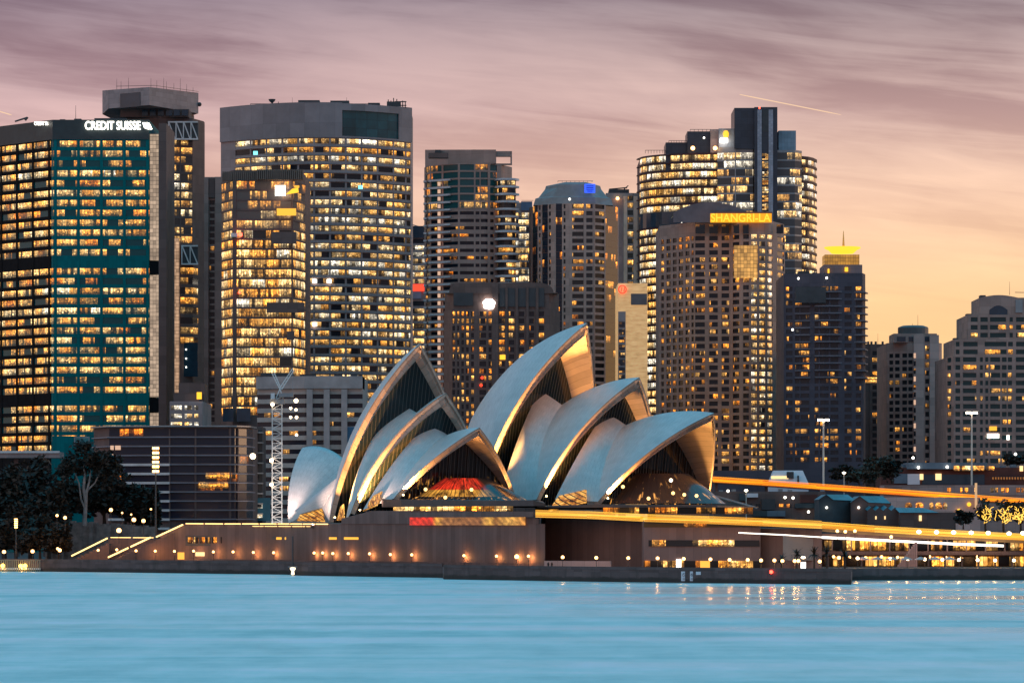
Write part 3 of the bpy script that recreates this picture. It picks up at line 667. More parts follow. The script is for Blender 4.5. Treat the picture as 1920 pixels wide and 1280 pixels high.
def brown_tower():
    Y = 1580; n = 10
    t = Tower('hotel_tower', 'brown ribbed hotel tower with rounded top and glaring white sign', [(834, Y + 10), (850, Y), (1030, Y), (1048, Y + 12)], 548, M['brown_rib'], Yr=Y)
    cap = MB(); pf = [(836, 549)] + [(842 + 14 * (1 - math.cos(math.pi / 2 * i / 5)), 548 - 18 * math.sin(math.pi / 2 * i / 5)) for i in range(6)] + [(1010 + 28 * math.sin(math.pi / 2 * i / 6), 530 + 18 * (1 - math.cos(math.pi / 2 * i / 6))) for i in range(7)] + [(1046, 549)]
    for (a, ya), (b, yb) in zip(pf, pf[1:]):
        cap.quad(W(a, 550, Y - .5), W(b, 550, Y - .5), W(b, yb, Y - .5), W(a, ya, Y - .5)); cap.quad(W(a, ya, Y - .5), W(b, yb, Y - .5), (X(b, Y), Y + 30, Z(yb, Y)), (X(a, Y), Y + 30, Z(ya, Y)))
    cap.build('curved_roof', M['brown_rib'], t.root)
    rows = rows_px(588.5, 13.35, 21, 9)
    gl = glazing('brown_tower_glazing', .50, 1.1, 2.0, .15, -.08, 1.35, (.025, .022, .03), .08)
    L = [(849.5, 855), (858, 862.5), (866, 871), (874.5, 880), (884, 889.5), (899.5, 912), (916.5, 922)]; Rr = [(936, 946.5), (954, 964), (972.5, 982.5), (991.5, 1001), (1009.5, 1019.5)]
    t.punched(rows, L, gl, .35, top=580, px1=925, cap=60); t.punched(rows, Rr, gl, .35, top=580, px0=933.5, px1=1048, cap=40); t.pier(929, 2.2, 532, None, 1.0)
    for px in (949.5, 968, 987, 1005): t.pier(px, .8, 538, None, .9)
    lv = MB(); lv.box(X(850.5, Y), X(886.8, Y), Y - .56, Y - .5, Z(573, Y), Z(549, Y))
    for k in range(7): lv.box(X(851 + 5.3 * k, Y), X(854.6 + 5.3 * k, Y), Y - .62, Y - .4, Z(573, Y), Z(549, Y))
    lv.build('roof_louvre', M['roof_dark'], t.root); lv = MB(); lv.box(X(936.5, Y), X(1020.5, Y), Y - .56, Y - .5, Z(575, Y), Z(540, Y))
    for k in range(5): lv.box(X(937 + 18.5 * k, Y), X(946 + 18.5 * k, Y), Y - .62, Y - .4, Z(575, Y), Z(540, Y))
    lv.build('roof_louvre', M['roof_dark'], t.root); yy = Y - 1.6
    sg = MB(); c = W(916.5, 569.5, yy)
    for dx, dz, r in ((0, 0, 1.9), (-1.6, .5, 1.2), (1.7, .4, 1.3), (-.9, 1.3, 1.1), (1.0, 1.4, 1.0), (.2, -1.0, 1.6), (-1.3, -1.1, 1.2), (1.2, -1.2, 1.3)):
        r *= .78; dx *= .8; dz *= .8; m = 14; sg.quad(*[(c[0] + dx + r * math.cos(6.2832 * q / m), yy - .02 * r, c[2] + dz + r * math.sin(6.2832 * q / m)) for q in range(m)]); sg.tube((c[0] + dx, yy, c[2] + dz), (c[0] + dx, yy + .8, c[2] + dz), r, 10)
    sg.build('white_sign', M['lamp_white2'], t.root)
    d = MB(); d.lathe(W(953, 525.5, Y + 3), [(.1, -.4), (1.2, -.2), (1.7, .3)], 12); d.tube(W(953, 531, Y + 3), W(953, 526, Y + 3), .15, 5); d.build('satellite_dish', plain('dish_blue', (.35, .5, .6), .4), t.root)
    grid_face('lit_window', 937, 948, 665, 674, Y - .4, t.root, M['sign_yellow'], .4)
    for px, py in ((904, 708), (902, 722)): MB().ball(W(px, py, Y - .8), .6, 8, 5).build('red_lamp', M['sign_red'], t.root)
    t.done()
M['lamp_white2'] = emit('glaring_white_sign', (1, .95, .86), 8, True); M['brown_rib'] = panelled('brown_ribbed_concrete', (.17, .125, .115), 2.2, 2.7)
brown_tower()

def striped_slab():
    Y = 1990; t = Tower('office_tower', 'slim grey tower with two pale vertical stripes beside round tower', [(1136, Y), (1202, Y)], 362, M['grey_metal'], Yr=Y)
    for a, b in ((1169, 1176), (1188, 1195.5)): grid_face('pale_stripe', a, b, 368, 700, Y, t.root, plain('pale_stripe_panel', (.80, .64, .52), .5), .8)
    t.strips(rows_px(372, 13.4, 25, 9.5), glazing('stripe_glazing', .55, 1.2, 2.8, .3, .1, 1.1, (.04, .06, .06)), .3, 1177, 1187)
    MB().box(X(1138, Y), X(1168, Y), Y - .7, Y, GZ, Z(372, Y)).build('side_wall', M['grey_clad'], t.root)
    MB().box(X(1142, Y), X(1180, Y), Y + 3, Y + 20, t.z1, Z(354, Y)).build('plant_room', M['roof_dark'], t.root)
    a = MB(); a.tube(W(1142, 355, Y + 4), W(1176, 352, Y + 4), .4, 4); a.tube(W(1170, 355, Y + 4), W(1178, 348, Y + 4), .3, 4); a.build('maintenance_crane', M['dark_metal'], t.root)
    MB().ball(W(1158, 372, Y - 2), .8, 8, 5).build('roof_lamp', M['lamp'], t.root); t.done()
striped_slab()

def tan_block():
    Y = 1650; br, N, b = material('tan_brick_glow'); u, v, _ = N.uv()
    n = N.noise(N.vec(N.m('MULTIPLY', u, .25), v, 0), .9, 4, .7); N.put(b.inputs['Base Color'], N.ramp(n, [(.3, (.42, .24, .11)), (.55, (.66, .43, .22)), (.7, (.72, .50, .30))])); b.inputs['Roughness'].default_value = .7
    b.inputs['Emission Color'].default_value = (1, .56, .22, 1); N.put(b.inputs['Emission Strength'], N.rng(n, .3, .7, .34, .55)); br.cycles.emission_sampling = 'NONE'   # light on the brick put in as emission
    t = Tower('office_block', 'tan brick block with painted wall glow and red ring sign', [(1159, Y), (1214, Y)], 531, br, Yr=Y)
    MB().box(X(1159, Y), X(1173, Y), Y - .6, Y, GZ, Z(584, Y)).build('window_bay_wall', M['grey_clad'], t.root)
    for k in range(14): grid_face('window', 1160.5, 1171.5, 603 + 14.2 * k, 613 + 14.2 * k, Y - .6, t.root, M['tan_gl'], .15)
    grid_face('grey_panel', 1183, 1213, 550.5, 571.5, Y, t.root, plain('grey_panel', (.16, .135, .14), .5), .5)
    sg = MB(); c = W(1167, 542.5, Y - .8)
    for k in range(16):
        a0, a1 = 6.2832 * k / 16, 6.2832 * (k + 1) / 16; q = lambda a, r: (c[0] + r * math.cos(a), c[1], c[2] + r * math.sin(a))
        sg.tube(q(a0, 1.5), q(a1, 1.5), .32, 4)
    for dx in (-.5, .6): sg.tube((c[0] + dx, c[1], c[2] - .9), (c[0] + dx + .3, c[1], c[2] + .9), .25, 4)
    sg.build('red_sign', M['sign_red'], t.root); t.done()
M['tan_gl'] = glazing('tan_block_glazing', .3, 1.2, 2.5, .2, .1, .9, (.06, .05, .06))
tan_block()

def round_tower():
    Y = 1960; n = 14
    left = [(1345 - 145 * math.cos(1.5708 * i / n) if i < n else 1345, Y + 22 - 30 * math.sin(1.5708 * i / n)) for i in range(n + 1)]
    t = Tower('office_tower', 'round glass office tower with tall dark core and stacked roof boxes', left, 288, M['maroon'], Yr=Y - 4)
    rows = rows_px(297, 15.6, 7, 10.8) + rows_px(433, 15.2, 24, 10.4)
    t.strips(rows, glazing('round_tower_glazing', 1.25, 1.45, 5, .15, .30, 1.45, (.03, .03, .035), .13, fine=1.4), .55, bandoff=.55)
    dk = MB(); dk.band(t.P, t.z(424), t.z(396), 0, .7); dk.build('plant_level', M['blue_glass'], t.root)
    led = MB()
    for a, b in rows: led.band(t.P, t.z(a - 1.6), t.z(a - .2), .55, 1.7)
    led.build('sun_ledge', M['maroon'], t.root)
    c = Tower('', '', [(1345, Y - 9), (1380, Y - 12), (1412, Y - 12)], 276, M['grey_metal'], Yr=Y - 11, back=30, root=t.root, part='centre_bay')
    cr = rows_px(293, 15.6, 38, 12.6); gg = glazing('centre_glazing', .78, 1.5, 8, .6, .35, 1.2, (.09, .085, .09), .09, fine=1.4)
    c.strips(cr, gg, .15, name='centre_window_strip'); c.pier(1379, .5, None, None, .3); c.done()
    r = Tower('', '', [(1457, Y - 12), (1490, Y - 12), (1503, Y - 8)], 282, M['grey_metal'], Yr=Y - 11, back=30, root=t.root, part='right_bay')
    r.strips(cr, glazing('right_glazing', .55, 1.4, 6, .55, .4, 1.1, (.11, .10, .105), .1, fine=1.4), .15, name='right_window_strip'); r.done()
    rc = [(1503, Y - 7), (1514, Y - 4), (1523, Y + 2), (1530, Y + 12)]
    e = Tower('', '', rc, 294, M['maroon'], Yr=Y - 4, back=24, root=t.root, part='right_drum')
    e.strips(rows_px(305, 14.7, 40, 9.6), glazing('drum_glazing', .85, 1.3, 4, .25, .3, 1.3, (.04, .035, .04), .14, fine=1.4), .5, name='drum_window_strip'); e.done()
    k = MB(); yk = Y - 14; cw = M['core']
    k.box(X(1377, yk), X(1420, yk), yk, yk + 30, Z(279, yk), Z(202.5, yk)); k.box(X(1414, yk), X(1457, yk), yk - 2.5, yk + 30.1, Z(700, yk), Z(202, yk)); k.build('core', cw, t.root)
    for a, b in ((1420, 1428), (1441, 1449.5)): grid_face('core_stripe', a, b, 206, 700, yk - 2.5, t.root, panelled('stripe_tile', (.42, .40, .46), 1, 1.2), .35)
    lw = MB(); lw.box(X(1429, yk), X(1440, yk), yk - 2.62, yk - 2.45, Z(248, yk), Z(207, yk)); lw.build('core_recess', M['roof_dark'], t.root)
    for q in range(26): grid_face('core_window', 1429, 1440.5, 288 + 15.6 * q, 300 + 15.6 * q, yk - 2.5, t.root, M['core_gl'], .12) if 288 + 15.6 * q < 690 else None
    bx = [(1248, 1290, 268, 290, M['core'], 4), (1288, 1331, 248, 290, M['core'], 2), (1331, 1352, 245, 276, M['pale_stone'], 0), (1346, 1402, 244.5, 276, panelled('roof_tile_panels', (.34, .36, .42), 1.4, 2), -3), (1457.5, 1490, 248.5, 277, panelled('roof_tile_blue', (.30, .36, .43), 1.4, 2), -3)]
    for a, b, c_, d, mt, dy in bx: MB().box(X(a, Y), X(b, Y), Y - 6 + dy, Y + 18 + dy, Z(d, Y) - 8, Z(c_, Y)).build('roof_box', mt, t.root)
    for a, b, y in ((1210, 1248, 285), (1254, 1288, 267), (1294, 1348, 246)):
        rl = MB(); rl.tube(W(a, y - 3, Y - 3), W(b, y - 3, Y - 3), .15, 4)
        for q in range(8): rl.tube(W(a + (b - a) * q / 7, y + 3, Y - 3), W(a + (b - a) * q / 7, y - 3, Y - 3), .12, 4)
        rl.build('roof_rail', M['dark_metal'], t.root)
    for px, py, mt in ((1299, 278, 'lamp'), (1341, 278, 'lamp'), (1320, 258.5, 'sign_white')): MB().ball(W(px, py, Y - 12), 1.0 if mt == 'lamp' else .45, 8, 5).build('roof_lamp', M[mt], t.root)
    MB().box(X(1348, Y), X(1362, Y), Y - 13, Y - 10, Z(272, Y), Z(264, Y)).build('lit_sign_panel', M['sign_white'], t.root)
    m = MB(); m.lathe(W(1361, 253, Y - 10.5), [(.1, -1.8), (1.0, -1.3), (1.4, .4), (.9, 1.8), (.1, 2.0)], 10); m.build('lit_sign_panel', M['sign_yellow'], t.root)
    for px in (1424, 1437, 1448): MB().ball(W(px, 203, yk - 2), .7 if px == 1424 else .45, 8, 5).build('red_beacon', M['red_lamp'], t.root)
    t.done()
M['maroon'] = plain('maroon_cladding', (.075, .03, .036), .6); M['core'] = panelled('core_dark_cladding', (.05, .055, .075), 3, 3, .4)
M['core_gl'] = glazing('core_glazing', .9, 1.0, 2.9, .2, .1, 1.1, (.03, .03, .035), .08)
round_tower()

def hotel_tower():
    Y = 1710
    bay = [(1375 + 73 * (1 - math.cos(math.pi * i / 10)) / 2, Y - 4 - 6.5 * math.sin(math.pi * i / 10)) for i in range(11)]
    t = Tower('hotel_tower', 'pinkish hotel tower with small square windows and yellow rooftop sign', [(1236.5, Y + 24), (1303, Y)] + [(1370, Y - 2)] + bay + [(1470, Y + 14)], 416, M['bronze_stone'], Yr=Y)
    rows = rows_px(447, 13.46, 33, 8.4)
    cols = [(1241, 1246.5), (1251, 1259), (1263, 1270), (1274, 1282), (1286.5, 1293.5), (1297.5, 1302), (1304, 1322), (1330, 1346), (1353, 1367), (1375.5, 1386), (1393, 1404), (1456, 1468.5)]
    glow = [(1408, 1418.5), (1423, 1434), (1438, 1447)]  # bay windows lit more densely to imitate the sunset sheen there
    t.punched(rows, glow, glazing('hotel_sheen_glazing', .93, 1.2, 2.2, .1, .22, 1.15, (.05, .04, .045), .07), .35, px0=1405.5, px1=1450, cap=30, top=442)
    hg = glazing('hotel_glazing', .34, 1.2, 2.2, .12, .02, 1.05, (.02, .024, .035), .07, .1)
    t.punched(rows, cols[:-1], hg, .35, top=442, px1=1405.5, cap=70); t.punched(rows, cols[-1:], hg, .35, top=442, px0=1450, cap=0)
    for a, b in cols[6:]: grid_face('tall_window', a, b, 421, 438, Y - 3 - (8.5 if 1375 < a < 1440 else 0), t.root, M['tall_gl'], .3)
    grid_face('lit_glass_box', 1376, 1420, 460, 521, Y - 10.6, t.root, lit_grid('hotel_lit_glass', (1, .50, .12), 1.0, 1.3, 1.5, 9., .6), .7)
    sh = lit_grid('lit_bay_glass', (1, .52, .22), .9, 1.1, 1.5, 12., .8)
    rf = MB(); m = 12
    for i in range(m):
        q = lambda i: (1262 + 150 * i / m, 418 - 38 * math.sin(math.pi * (.08 + .9 * i / m)) ** .55)
        a, b = q(i), q(i + 1); y0, y1 = Y - 3, Y + 30
        rf.quad((X(a[0], Y), y0, Z(418, Y)), (X(b[0], Y), y0, Z(418, Y)), (X(b[0], Y), y0, Z(b[1], Y)), (X(a[0], Y), y0, Z(a[1], Y)))
        rf.quad((X(a[0], Y), y0, Z(a[1], Y)), (X(b[0], Y), y0, Z(b[1], Y)), (X(b[0], Y), y1, Z(b[1], Y)), (X(a[0], Y), y1, Z(a[1], Y)))
    rf.build('barrel_roof', plain('barrel_roof_metal', (.17, .14, .16), .45), t.root)
    MB().box(X(1340, Y), X(1446, Y), Y - 8, Y + 10, t.z1, Z(400, Y)).build('sign_wall', M['dark_concrete'], t.root)
    yy = Y - 13; bk = MB(); bk.box(X(1332, yy), X(1447, yy), yy + .4, yy + 1.2, Z(417, yy), Z(400, yy)); s = bk.build('sign_backing', emit('sign_amber_backing', (1, .38, .01), 1.15), t.root)
    text('sign_lettering', 'SHANGRI-LA', M['sign_yellow'], s, X(1333, yy), yy, Z(415.5, yy), 4.6, 112 / FPX * yy, .3)
    MB().ball(W(1278, 415.5, Y + 2), .45, 8, 5).build('roof_lamp', M['sign_white'], t.root); t.done()
M['tall_gl'] = glazing('tall_hotel_glazing', .4, 1.0, 3, .2, -.1, .55, (.03, .035, .045), .08)
hotel_tower()

def lantern_tower():
    Y = 1640; t = Tower('apartment_tower', 'dark blue apartment tower topped by a glowing yellow lantern dish', [(1470, Y + 4), (1545, Y), (1616, Y), (1621, Y + 8)], 512, M['navy'], Yr=Y)
    rows = rows_px(541, 13.35, 25, 8)
    cols = [(1474, 1486), (1491, 1499), (1501, 1517), (1527, 1534), (1537, 1553), (1556, 1571), (1582, 1596), (1603, 1614)]
    t.punched(rows, cols, glazing('lantern_tower_glazing', .26, 1.1, 2.6, .15, .05, 1.1, (.03, .033, .045), .08), .3)
    sl = plain('navy_balcony_slab', (.17, .16, .19), .5)
    for k in range(13):
        t.slabs([547 + 13.35 * k], 1526, 1573, 2.2, 1.3, sl); t.slabs([548 + 13.35 * k], 1600, 1621, 2.4, 1.4, sl); t.slabs([547.5 + 13.35 * k], 1490, 1518, 2.0, 1.1, sl)
    MB().box(X(1545, Y), X(1617, Y), Y + .5, Y + 24, t.z1 + .02, Z(496, Y)).build('upper_block', M['navy2'], t.root)
    MB().box(X(1491, Y), X(1548, Y), Y - 1.5, Y - .4, Z(568, Y), Z(538, Y)).build('dark_panel', M['roof_dark'], t.root)
    g = MB(); g.box(X(1548, Y), X(1613, Y), Y + 4, Y + 18, Z(496, Y) + .02, Z(476, Y)); g.build('lantern_cage', lit_grid('lantern_glass', (1, .45, .05), .55, 1.0, 1.4, 21., .4), t.root)
    d = MB(); c = W(1579.5, 476, Y + 10); d.lathe(c, [(.2, .05), (4.2, .1), (5.6, 1.4), (7.0, 2.1), (7.1, 2.6), (.2, 2.7)], 24); d.build('lantern_dish', M['sign_yellow'], t.root)
    sp = MB(); sp.tube(W(1581.5, 463, Y + 10), W(1581.5, 433, Y + 10), .5, 6, .1); sp.build('spire', plain('gold_spire', (.8, .5, .15), .4), t.root)
    for px, py, w in ((1552, 508, 3), (1584, 505, 6)): grid_face('lit_window', px, px + w, py - 4, py + 4, Y - .3, t.root, M['sign_yellow'], .3)
    for px, py in ((1497, 522), (1550, 521), (1486, 618)): MB().ball(W(px, py, Y - 2), .45, 8, 5).build('roof_lamp', M['sign_white'], t.root)
    t.done()
M['navy'] = panelled('navy_render', (.085, .075, .10), 5, 2.76); M['navy2'] = panelled('mauve_render', (.28, .225, .245), 4, 2.76)
lantern_tower()

def dark_flats():
    Y = 1780; t = Tower('apartment_block', 'low dark apartment block between lantern tower and pink tower', [(1614, Y), (1668, Y)], 645, M['dark_concrete'], Yr=Y)
    gl = glazing('dark_flats_glazing', .22, 1.3, 5, .5, -.05, 1.1, (.03, .03, .036))
    t.strips(rows_px(662, 12.8, 17, 8), gl, .3, 1634, 1664); t.pier(1633, 1.2)
    grid_face('lit_storey', 1619, 1663, 707, 717, Y, t.root, glazing('lit_storey_glazing', 1.2, 1.2, 3, .1, -.1, 1.5), .5)
    p = MB()
    for px in (1628, 1634, 1642, 1655): p.tube(W(px, 645, Y + 3), W(px, 640, Y + 3), .5, 5)
    p.build('roof_vent', M['roof_dark'], t.root); mast(t.root, 1646, 625, 645, Y + 5, .08); t.done()
dark_flats()

def pink_tower():
    Y = 1700; t = Tower('apartment_tower', 'pale pink apartment tower with round cap and dark central strip', [(1663, Y + 6), (1711, Y), (1757, Y), (1766, Y + 8)], 642, M['pink_stone'], Yr=Y)
    R1 = rows_px(666, 12.6, 17, 7.6); sm = glazing('pink_tower_glazing', .12, 1.1, 2.2, .1, .1, 1.0, (.03, .03, .036))
    t.punched(R1, [(1668, 1675), (1678.5, 1687), (1692, 1700.5), (1703, 1711)], sm, px1=1712, cap=68)
    ps = M['pale_pink']; MB().box(X(1712.5, Y), X(1733, Y), Y - 1.2, Y, GZ, Z(628, Y)).build('pale_pier', ps, t.root); MB().box(X(1742.5, Y), X(1760, Y), Y - 1.2, Y, GZ, Z(628, Y)).build('pale_pier', ps, t.root)
    t.punched(rows_px(653, 15.4, 15, 9), [(1734, 1741.5)], glazing('stair_strip_glazing', .40, 1, 2, .2, .05, 1.2, (.03, .03, .036)), px0=1733, px1=1742.5, cap=15)
    for k in range(15): grid_face('lit_bay_window', 1713.2, 1717, 662 + 14.6 * k, 671 + 14.6 * k, Y - 1.2, t.root, sm if k % 3 else M['balc_lit'], .12)
    u = MB(); u.box(X(1676, Y), X(1757, Y), Y + .6, Y + 22, t.z1 + .02, Z(625, Y)); u.build('upper_storey', M['pink_stone'], t.root)
    for a, b in ((1682, 1698), (1704, 1720), (1733, 1742)): grid_face('upper_window', a, b, 631, 640, Y + .6, t.root, M['blue_glass'], .2)
    c = MB(); c.lathe((X(1717, Y), Y + 11, Z(625, Y) + .02), [(6.2, 0), (6.2, 2.6), (5.9, 3.0), (4.2, 3.6), (.1, 3.8)], 24); c.build('round_cap', plain('cap_metal', (.14, .115, .115), .5), t.root)
    mast(t.root, 1721, 590, 613, Y + 10, .09); mast(t.root, 1711, 606, 613, Y + 10, .09)
    b = Tower('', '', [(1766.5, Y + 9), (1776, Y + 9)], 674, M['concrete'], Yr=Y + 9, back=10, root=t.root, part='balcony_stack')
    b.strips(rows_px(682, 14.6, 13, 11), glazing('lit_balcony_glazing', 1.2, 1.0, 2.4, .1, .38, 1.35, (.1, .08, .07), .05), .8, name='lit_balcony_strip'); b.done(); t.done()
M['pale_pink'] = panelled('pale_pink_render', (.72, .54, .50), 4, 3.1)
pink_tower()

def stepped_flats():
    Y = 1610; t = Tower('apartment_block', 'stepped pyramid apartment block with arched top window on right', [(1775, Y + 8), (1790, Y), (1960, Y)], 668, M['stepped'], Yr=Y)
    R1 = rows_px(674, 14.6, 14, 8.6); gl = glazing('stepped_glazing', .17, 1.3, 3.0, .12, .12, 1.1, (.016, .05, .055), .08)
    cols = [(1777.5, 1785), (1792, 1802), (1806, 1832), (1838, 1844), (1848, 1854), (1857, 1876), (1879, 1888), (1890, 1898), (1905, 1925), (1932, 1950)]
    t.punched(R1, cols, gl, top=668, cap=100)
    for (a, b, top, bot, cs, dy) in ((1789, 1960, 636, 668, [(1792, 1799), (1806, 1833), (1846, 1887), (1890, 1899), (1905, 1925)], 2), (1814, 1960, 590, 636, [(1820, 1833), (1838, 1852), (1856, 1886), (1893, 1899), (1905, 1920)], 4)):
        q = Tower('', '', [(a, Y + dy), (b, Y + dy)], top, M['stepped'], base=t.z(bot) + .02, Yr=Y + dy, back=40, root=t.root, part='upper_tier')
        q.punched(rows_px(top + 9, 14.6, 2 if top > 600 else 3, 8.6), cs, gl, cap=99); q.done()
    p = MB(); yy = Y + 6; n = 12
    p.box(X(1837, yy), X(1960, yy), yy, yy + 30, t.z(590) + .02, Z(558, yy))
    for i in range(n):
        q = lambda i: (1837 + 72 * i / n, 558 - 5 * math.sin(math.pi * i / n))
        a, b = q(i), q(i + 1); p.quad(W(a[0], 558, yy), W(b[0], 558, yy), W(b[0], b[1], yy), W(a[0], a[1], yy)); p.quad(W(a[0], a[1], yy), W(b[0], b[1], yy), (X(b[0], yy), yy + 28, Z(b[1], yy)), (X(a[0], yy), yy + 28, Z(a[1], yy)))
    p.build('penthouse', M['stepped'], t.root)
    w = MB(); prev = None
    ap = [(1855 + 34 * i / 10, 581 - 8.5 * math.sin(math.pi * i / 10)) for i in range(11)]
    for a, b in zip(ap, ap[1:]): w.quad(W(a[0], 593, yy - .25), W(b[0], 593, yy - .25), W(b[0], b[1], yy - .25), W(a[0], a[1], yy - .25))
    w.build('arched_window', M['blue_glass'], t.root); MB().box(X(1904, yy), X(1917, yy), yy - .5, yy, Z(586, yy), Z(562, yy)).build('roof_louvre', M['grey_metal'], t.root)
    mast(t.root, 1893, 528, 553, yy + 6, .09); a = MB(); a.tube(W(1903, 548, yy + 6), W(1960, 549, yy + 6), .15, 4); a.build('roof_rail', M['dark_metal'], t.root)
    for px, py, w_ in ((1862, 817, 22), (1862, 803, 14), (1890, 820, 5)): grid_face('bright_window', px - w_ / 2, px + w_ / 2, py - 4, py + 4, Y - .3, t.root, M['sign_white'] if py != 803 else M['strip_amber'], .3)
    t.done()
M['stepped'] = panelled('stepped_render', (.42, .32, .29), 4, 2.95)
stepped_flats()
def roof_plant(root_label, Y, items):
    r = [o for o in C.objects if o.get('label') == root_label][0]
    for px0, px1, y0, y1, dy in items: MB().box(X(px0, Y), X(px1, Y), Y + dy, Y + dy + 6, Z(y1, Y), Z(y0, Y)).build('roof_plant', M['roof_dark'], r)
roof_plant('brown apartment tower with open rooftop frame and white balconies', 1800, ((815, 826, 278.5, 284, 6), (846, 862, 279.5, 285, 9), (885, 892, 277.5, 285, 8)))
roof_plant('dark blue apartment tower topped by a glowing yellow lantern dish', 1640, ((1478, 1492, 508, 513, 6), (1500, 1520, 506, 513, 8), (1526, 1534, 509, 513, 5)))
roof_plant('pinkish hotel tower with small square windows and yellow rooftop sign', 1710, ((1448, 1462, 411, 417, 12), (1242, 1256, 412, 418, 26)))
roof_plant('stepped pyramid apartment block with arched top window on right', 1610, ((1792, 1800, 632, 637, 6), (1817, 1826, 586, 591, 8), (1846, 1856, 549.5, 556, 14), (1872, 1890, 549, 555, 16)))
roof_plant('broad curved grey office tower with blank crown and recessed top corner', 1965, ((560, 600, 190, 196, -5), (620, 655, 190.5, 196, -4), (690, 712, 193, 199, 0)))
# ------------------------------------------------------------------ low blocks behind the quay
def low_blocks():
    # curved glass office on the left
    Y = 1390; t = Tower('office_block', 'low curved dark glass office block with thin white floor lines', [(176, Y + 20), (205, Y + 4), (320, Y), (440, Y), (462, Y + 6), (474, Y + 22)], 800, M['dark_concrete'], Yr=Y)
    rows = rows_px(810, 17.1, 10, 13.2); gl = glazing('curved_block_glazing', .05, 1.6, 8, .05, -.25, .9, (.025, .026, .045), .12, .2)
    t.strips(rows, gl, .35, 205, 474, bands=False)
    wb = MB(); tb = MB()
    for k in range(11):
        y = 818.5 + 17.1 * k
        wb.band(t.P, t.z(y + 3.2), t.z(y - 1.2), 0, .9, t.u(206), t.u(318)) if k > 2 else None
        tb.band(t.P, t.z(y + 1.6), t.z(y - .2), 0, .8, t.u(318.2) if k > 2 else 0, t.L[-1])
    wb.build('floor_edge', plain('floor_edge_white', (.80, .70, .68), .5), t.root); tb.build('floor_edge', plain('floor_edge_grey', (.26, .25, .30), .5), t.root)
    rf = MB(); rf.band(t.P, t.z1, t.z(797.5), -20, 1.4); rf.build('roof', M['grey_metal'], t.root)
    for px in (318, 366, 430, 445): t.pier(px, .5, 800, None, .5)
    og = glazing('bar_glazing', 1.0, 1.4, 3.2, .3, -.28, 1.5, (.03, .02, .02), .1)
    for a, b, c in ((364, 428, 908.5), (386, 442, 891)):
        m = MB(); m.strip([(X(a, Y), Y - .4), (X(b, Y), Y - .4)], [a / 5, b / 5], Z(c + 6, Y), Z(c - 5, Y), .01, .98); m.build('lit_window', og, t.root)
    for a, b, c in ((207, 213, 839), (216, 226, 839), (207, 212, 855)): grid_face('lit_window', a, b, c - 4, c + 4, Y + 2.5, t.root, M['balc_lit'], .3)
    t.done()
    # open lit end stair of the same street, behind the crane
    Y = 1440; t = Tower('stair_block', 'glowing open stair block beside the white tower crane', [(440, Y), (492, Y)], 800, M['dark_metal'], Yr=Y, back=20)
    for k in range(9):
        MB().box(X(470, Y), X(494, Y), Y - 2, Y, Z(812 + 19 * k, Y), Z(809.5 + 19 * k, Y)).build('floor_slab', M['grey_metal'], t.root)
    grid_face('lit_window', 474.5, 483, 806, 838, Y - .5, t.root, M['balc_lit'], .3); grid_face('blue_panel', 479, 507, 933, 976, Y - .6, t.root, plain('blue_hoarding', (.02, .17, .24), .5), .5)
    for y in (948, 966): grid_face('lit_window', 472, 492, y - 3, y + 4, Y - .9, t.root, M['tan_gl2'], .5)
    t.done()
    # concrete block with three piers
    Y = 1500; t = Tower('office_block', 'grey concrete office block with striped floors and three tall piers', [(483, Y + 8), (572, Y), (680, Y)], 705, M['striped'], Yr=Y)
    t.strips(rows_px(743, 17.2, 14, 8.6), glazing('striped_block_glazing', .10, 1.3, 3.4, .1, .2, 1.1, (.015, .018, .032), .1), .35, top=736); t.mb.band(t.P, t.z(736), t.z(728), 0, .12)
    cp = MB(); cp.band(t.P, t.z(728), t.z(705), -20, 1.2); cp.build('cornice', M['white_conc2'], t.root)
    for px in (581, 613, 646): MB().box(X(px - 5.5, Y), X(px + 5.5, Y), Y - 2.6, Y - .4, GZ, Z(730, Y)).build('pier', M['white_conc2'], t.root)
    pl = MB(); pl.box(X(486, Y), X(545, Y), Y + 9, Y + 25, t.z1, Z(697, Y)); pl.build('plant_room', M['roof_dark'], t.root)
    grid_face('blue_panel', 651, 668, 800, 850, Y - .3, t.root, plain('blue_netting', (.05, .16, .28), .6), .5); t.done()
    # small grey block with lit windows
    Y = 1560; t = Tower('office_block', 'small grey block with white lit windows left of the brown tower', [(318, Y), (380, Y)], 752, M['grey_clad'], Yr=Y)
    t.punched(rows_px(764, 15.6, 6, 8), [(320.5, 341), (346.5, 360), (364.5, 372)], glazing('small_block_glazing', .95, 1.6, 4, .1, .42, 1.4, (.04, .04, .04), .06), .25)
    u = MB(); u.box(X(332, Y), X(380, Y), Y + 8, Y + 25, t.z1, Z(716, Y)); u.box(X(324, Y), X(372, Y), Y + 3, Y + 8, t.z1, Z(736, Y)); u.build('plant_room', M['dark_concrete'], t.root)
    grid_face('lit_window', 369, 378, 735, 748, Y - .2, t.root, M['sign_yellow'], .4); t.done()
    # sandstone cutting and elevated road on the left
    Y = 1330; c = thing('sandstone_wall', 'rough grey sandstone retaining wall below the dark trees', 'wall', (X(190, Y), Y, GZ))
    m = MB(); k = 30; st = random.Random(3)
    for i in range(k):
        a, b = 85 + 205 * i / k, 85 + 205 * (i + 1) / k; d = st.uniform(-.8, .8); m.box(X(a, Y), X(b, Y), Y + d, Y + 6, GZ, Z(974 + 13 * (i / k) + st.uniform(-1.5, 1.5), Y))
    m.build('rock_face', plain('sandstone', (.22, .19, .18), .9, .4, .5), c)
    Y = 1480; v = thing('elevated_road', 'grey elevated road deck on columns behind the left trees', 'bridge', (X(40, Y), Y, GZ))
